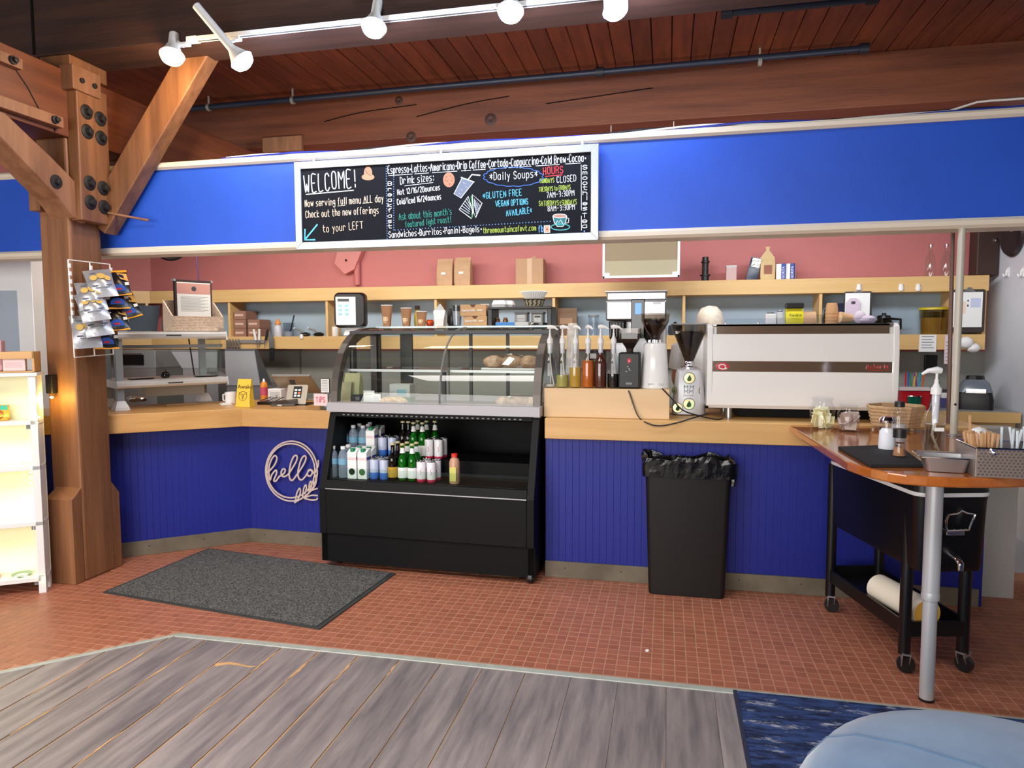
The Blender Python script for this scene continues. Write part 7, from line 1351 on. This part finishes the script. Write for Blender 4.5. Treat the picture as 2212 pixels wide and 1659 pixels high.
for a_, b_ in (((-.5, -.07, 0), (.4, .07, .008)), ((-.5, -.07, .075), (.4, -.058, .115)), ((-.5, .058, .075), (.4, .07, .115)), ((.388, -.07, .0), (.4, .07, .115)), ((-.5, -.07, 0), (-.488, .07, .115))): MB().box(a_, b_).build('slat', 'maple_w', tray, bevel=.002)
CM = Matrix.Translation(sc0) @ Matrix.Rotation(angS, 4, 'Z')
def onCart(x, y, z): return CM @ Vector((x, y, z))
t = thing('pink_box', 'mauve carton with red lettering on the wooden tray', 'box', onCart(-.33, .08, tz_+.009), angS); MB().box((-.25, -.04, 0), (.17, .04, .17)).build('box', flat((206, 160, 166), .6), t, bevel=.008); font_text('PORTER', .045, lambda a, b, h: (a-.07, -.0405-h, b+.08)).build('lettering', flat((176, 90, 100)), t)
for k, x in enumerate((-.44, -.31, -.1)):
    t = thing('snack_pack', ['dark patterned', 'pale mauve', 'small pink'][k]+' pack in the wooden tray', 'packet', onCart(x, .025, tz_+.009), angS, 'packs in the tray'); MB().box((-.05, -.02, 0), (.055, .02, .07)).build('pack', [flat((110, 100, 98)), flat((206, 184, 196)), flat((226, 200, 196))][k], t, bevel=.004); MB().box((-.04, -.0208, .02), (.04, -.0203, .05)).build('print', [flat((60, 56, 56)), flat((190, 170, 186)), flat((214, 184, 184))][k], t)
for k, x in enumerate((-.31, -.2)):
    t = thing('snack_pack', ['black and white patterned pack on the upper lit shelf', 'orange and green patterned pack on the upper lit shelf'][k], 'packet', onCart(x, .07, lv[3]+.013), angS); MB().box((-.05, -.02, 0), (.05, .02, .085)).build('pack', [mat('pack_bw', (230, 226, 226), .6, rgb2=(40, 36, 38), vscale=60, contrast=(.45, .55)), flat((236, 170, 50))][k], t, bevel=.004)
    if k: MB().box((-.051, -.0206, .06), (.051, -.02, .085)).build('green_band', flat((70, 190, 150)), t); MB().lathe([(0, 0), (.028, 0)], seg=14).xf(Matrix.Translation((.005, -.0207, .034)) @ Matrix.Rotation(math.pi/2, 4, 'X')).build('mango_print', flat((206, 130, 40)), t)
for k, x in enumerate((-.13, -.28)):
    t = thing('small_dish', ['green', 'red'][k]+' round dish on the lowest lit shelf', 'dish', onCart(x, .07, lv[0]+.013), 0, 'dishes on the lit shelf'); MB().lathe([(.03, 0), (.045, .004), (.05, .012), (.046, .012), (.03, .005)], seg=20).build('dish', [flat((140, 170, 130), .4), flat((206, 120, 110), .4)][k], t, smooth=True); MB().lathe([(.03, .005), (0, .0055)], seg=20).build('dish_well', 'paper_white', t)
# fairy lights along the shelf edges
fl = thing('fairy_lights', 'string of warm fairy lights along the cart shelves and right stile', 'lights', onCart(0, 0, 0), angS); warm = emit('fairy_glow', (255, 240, 170), 26)
pts = []
for k, z in enumerate(lv[:3]): pts += [(-.9+.05*i, .02+.008*(i % 2), z+.02) for i in range(18)] if k % 2 == 0 else [(-.05-.05*i, .02+.008*(i % 2), z+.02) for i in range(18)]
run = [(-.05, .012, lv[1]+.02+i*.03) for i in range(int((lv[2]-lv[1])/.03))]
MB().tube(pts, .002, 5).build('wire', 'white_wire', fl)
for p in pts+run+[(-.01, -.01, lv[0]+.0), (-.0, -.01, lv[3]+.0), (.01, -.005, lv[3]+.03)]:
    MB().lathe([(0, -.006), (.006, 0), (0, .006)], seg=6).xf(Matrix.Translation(p)).build('bead_bulb', warm, fl)
for k, z in enumerate(lv):
    l = bpy.data.lights.new('fairy_light_glow', 'AREA'); l.shape = 'RECTANGLE'; l.size = .8; l.size_y = .02; l.energy = .42; l.color = lin((255, 242, 190)); lo = bpy.data.objects.new('fairy_light_glow', l); COL.objects.link(lo); lo.parent = fl; lo.location = (-.46, .05, z+.035); lo.rotation_euler = (math.radians(150), 0, 0)
# switch box with lamp on the post side
t = thing('plug_adapter', 'small dark plug adapter with a glowing lamp between cart and post', 'adapter', (PX0+.055, 3.40, onY(112, 850, 3.4).z)); MB().box((-.03, -.02, 0), (.02, .02, .11)).build('adapter', 'black_plastic', t, bevel=.006); MB().lathe([(.0, -.008), (.01, 0), (0, .008)], seg=8).xf(Matrix.Translation((.02, -.028, -.02))).build('lamp', warm, t)
l = bpy.data.lights.new('night_lamp', 'POINT'); l.energy = 1.5; l.color = lin((255, 212, 100)); l.shadow_soft_size = .01; lo = bpy.data.objects.new('night_lamp', l); COL.objects.link(lo); lo.parent = t; lo.location = (.04, -.08, -.03)
# white cabinet with grey panel behind the cart
p = onY(0, 560, 4.3); q = onY(62, 560, 4.3); t = thing('white_cabinet', 'tall white framed cabinet with a pale grey glass door at the left edge', 'cabinet', (q.x-.35, 4.3, 0), .05); MB().box((-.6, 0, 0), (.35, .5, q.z)).build('frame', 'white_gloss', t, bevel=.004); g0 = onY(0, 628, 4.3); g1 = onY(40, 740, 4.3); MB().box((-.5, -.006, .9), (g1.x-(q.x-.35), .0, g0.z)).build('glass_panel', flat((176, 190, 206), .15), t)
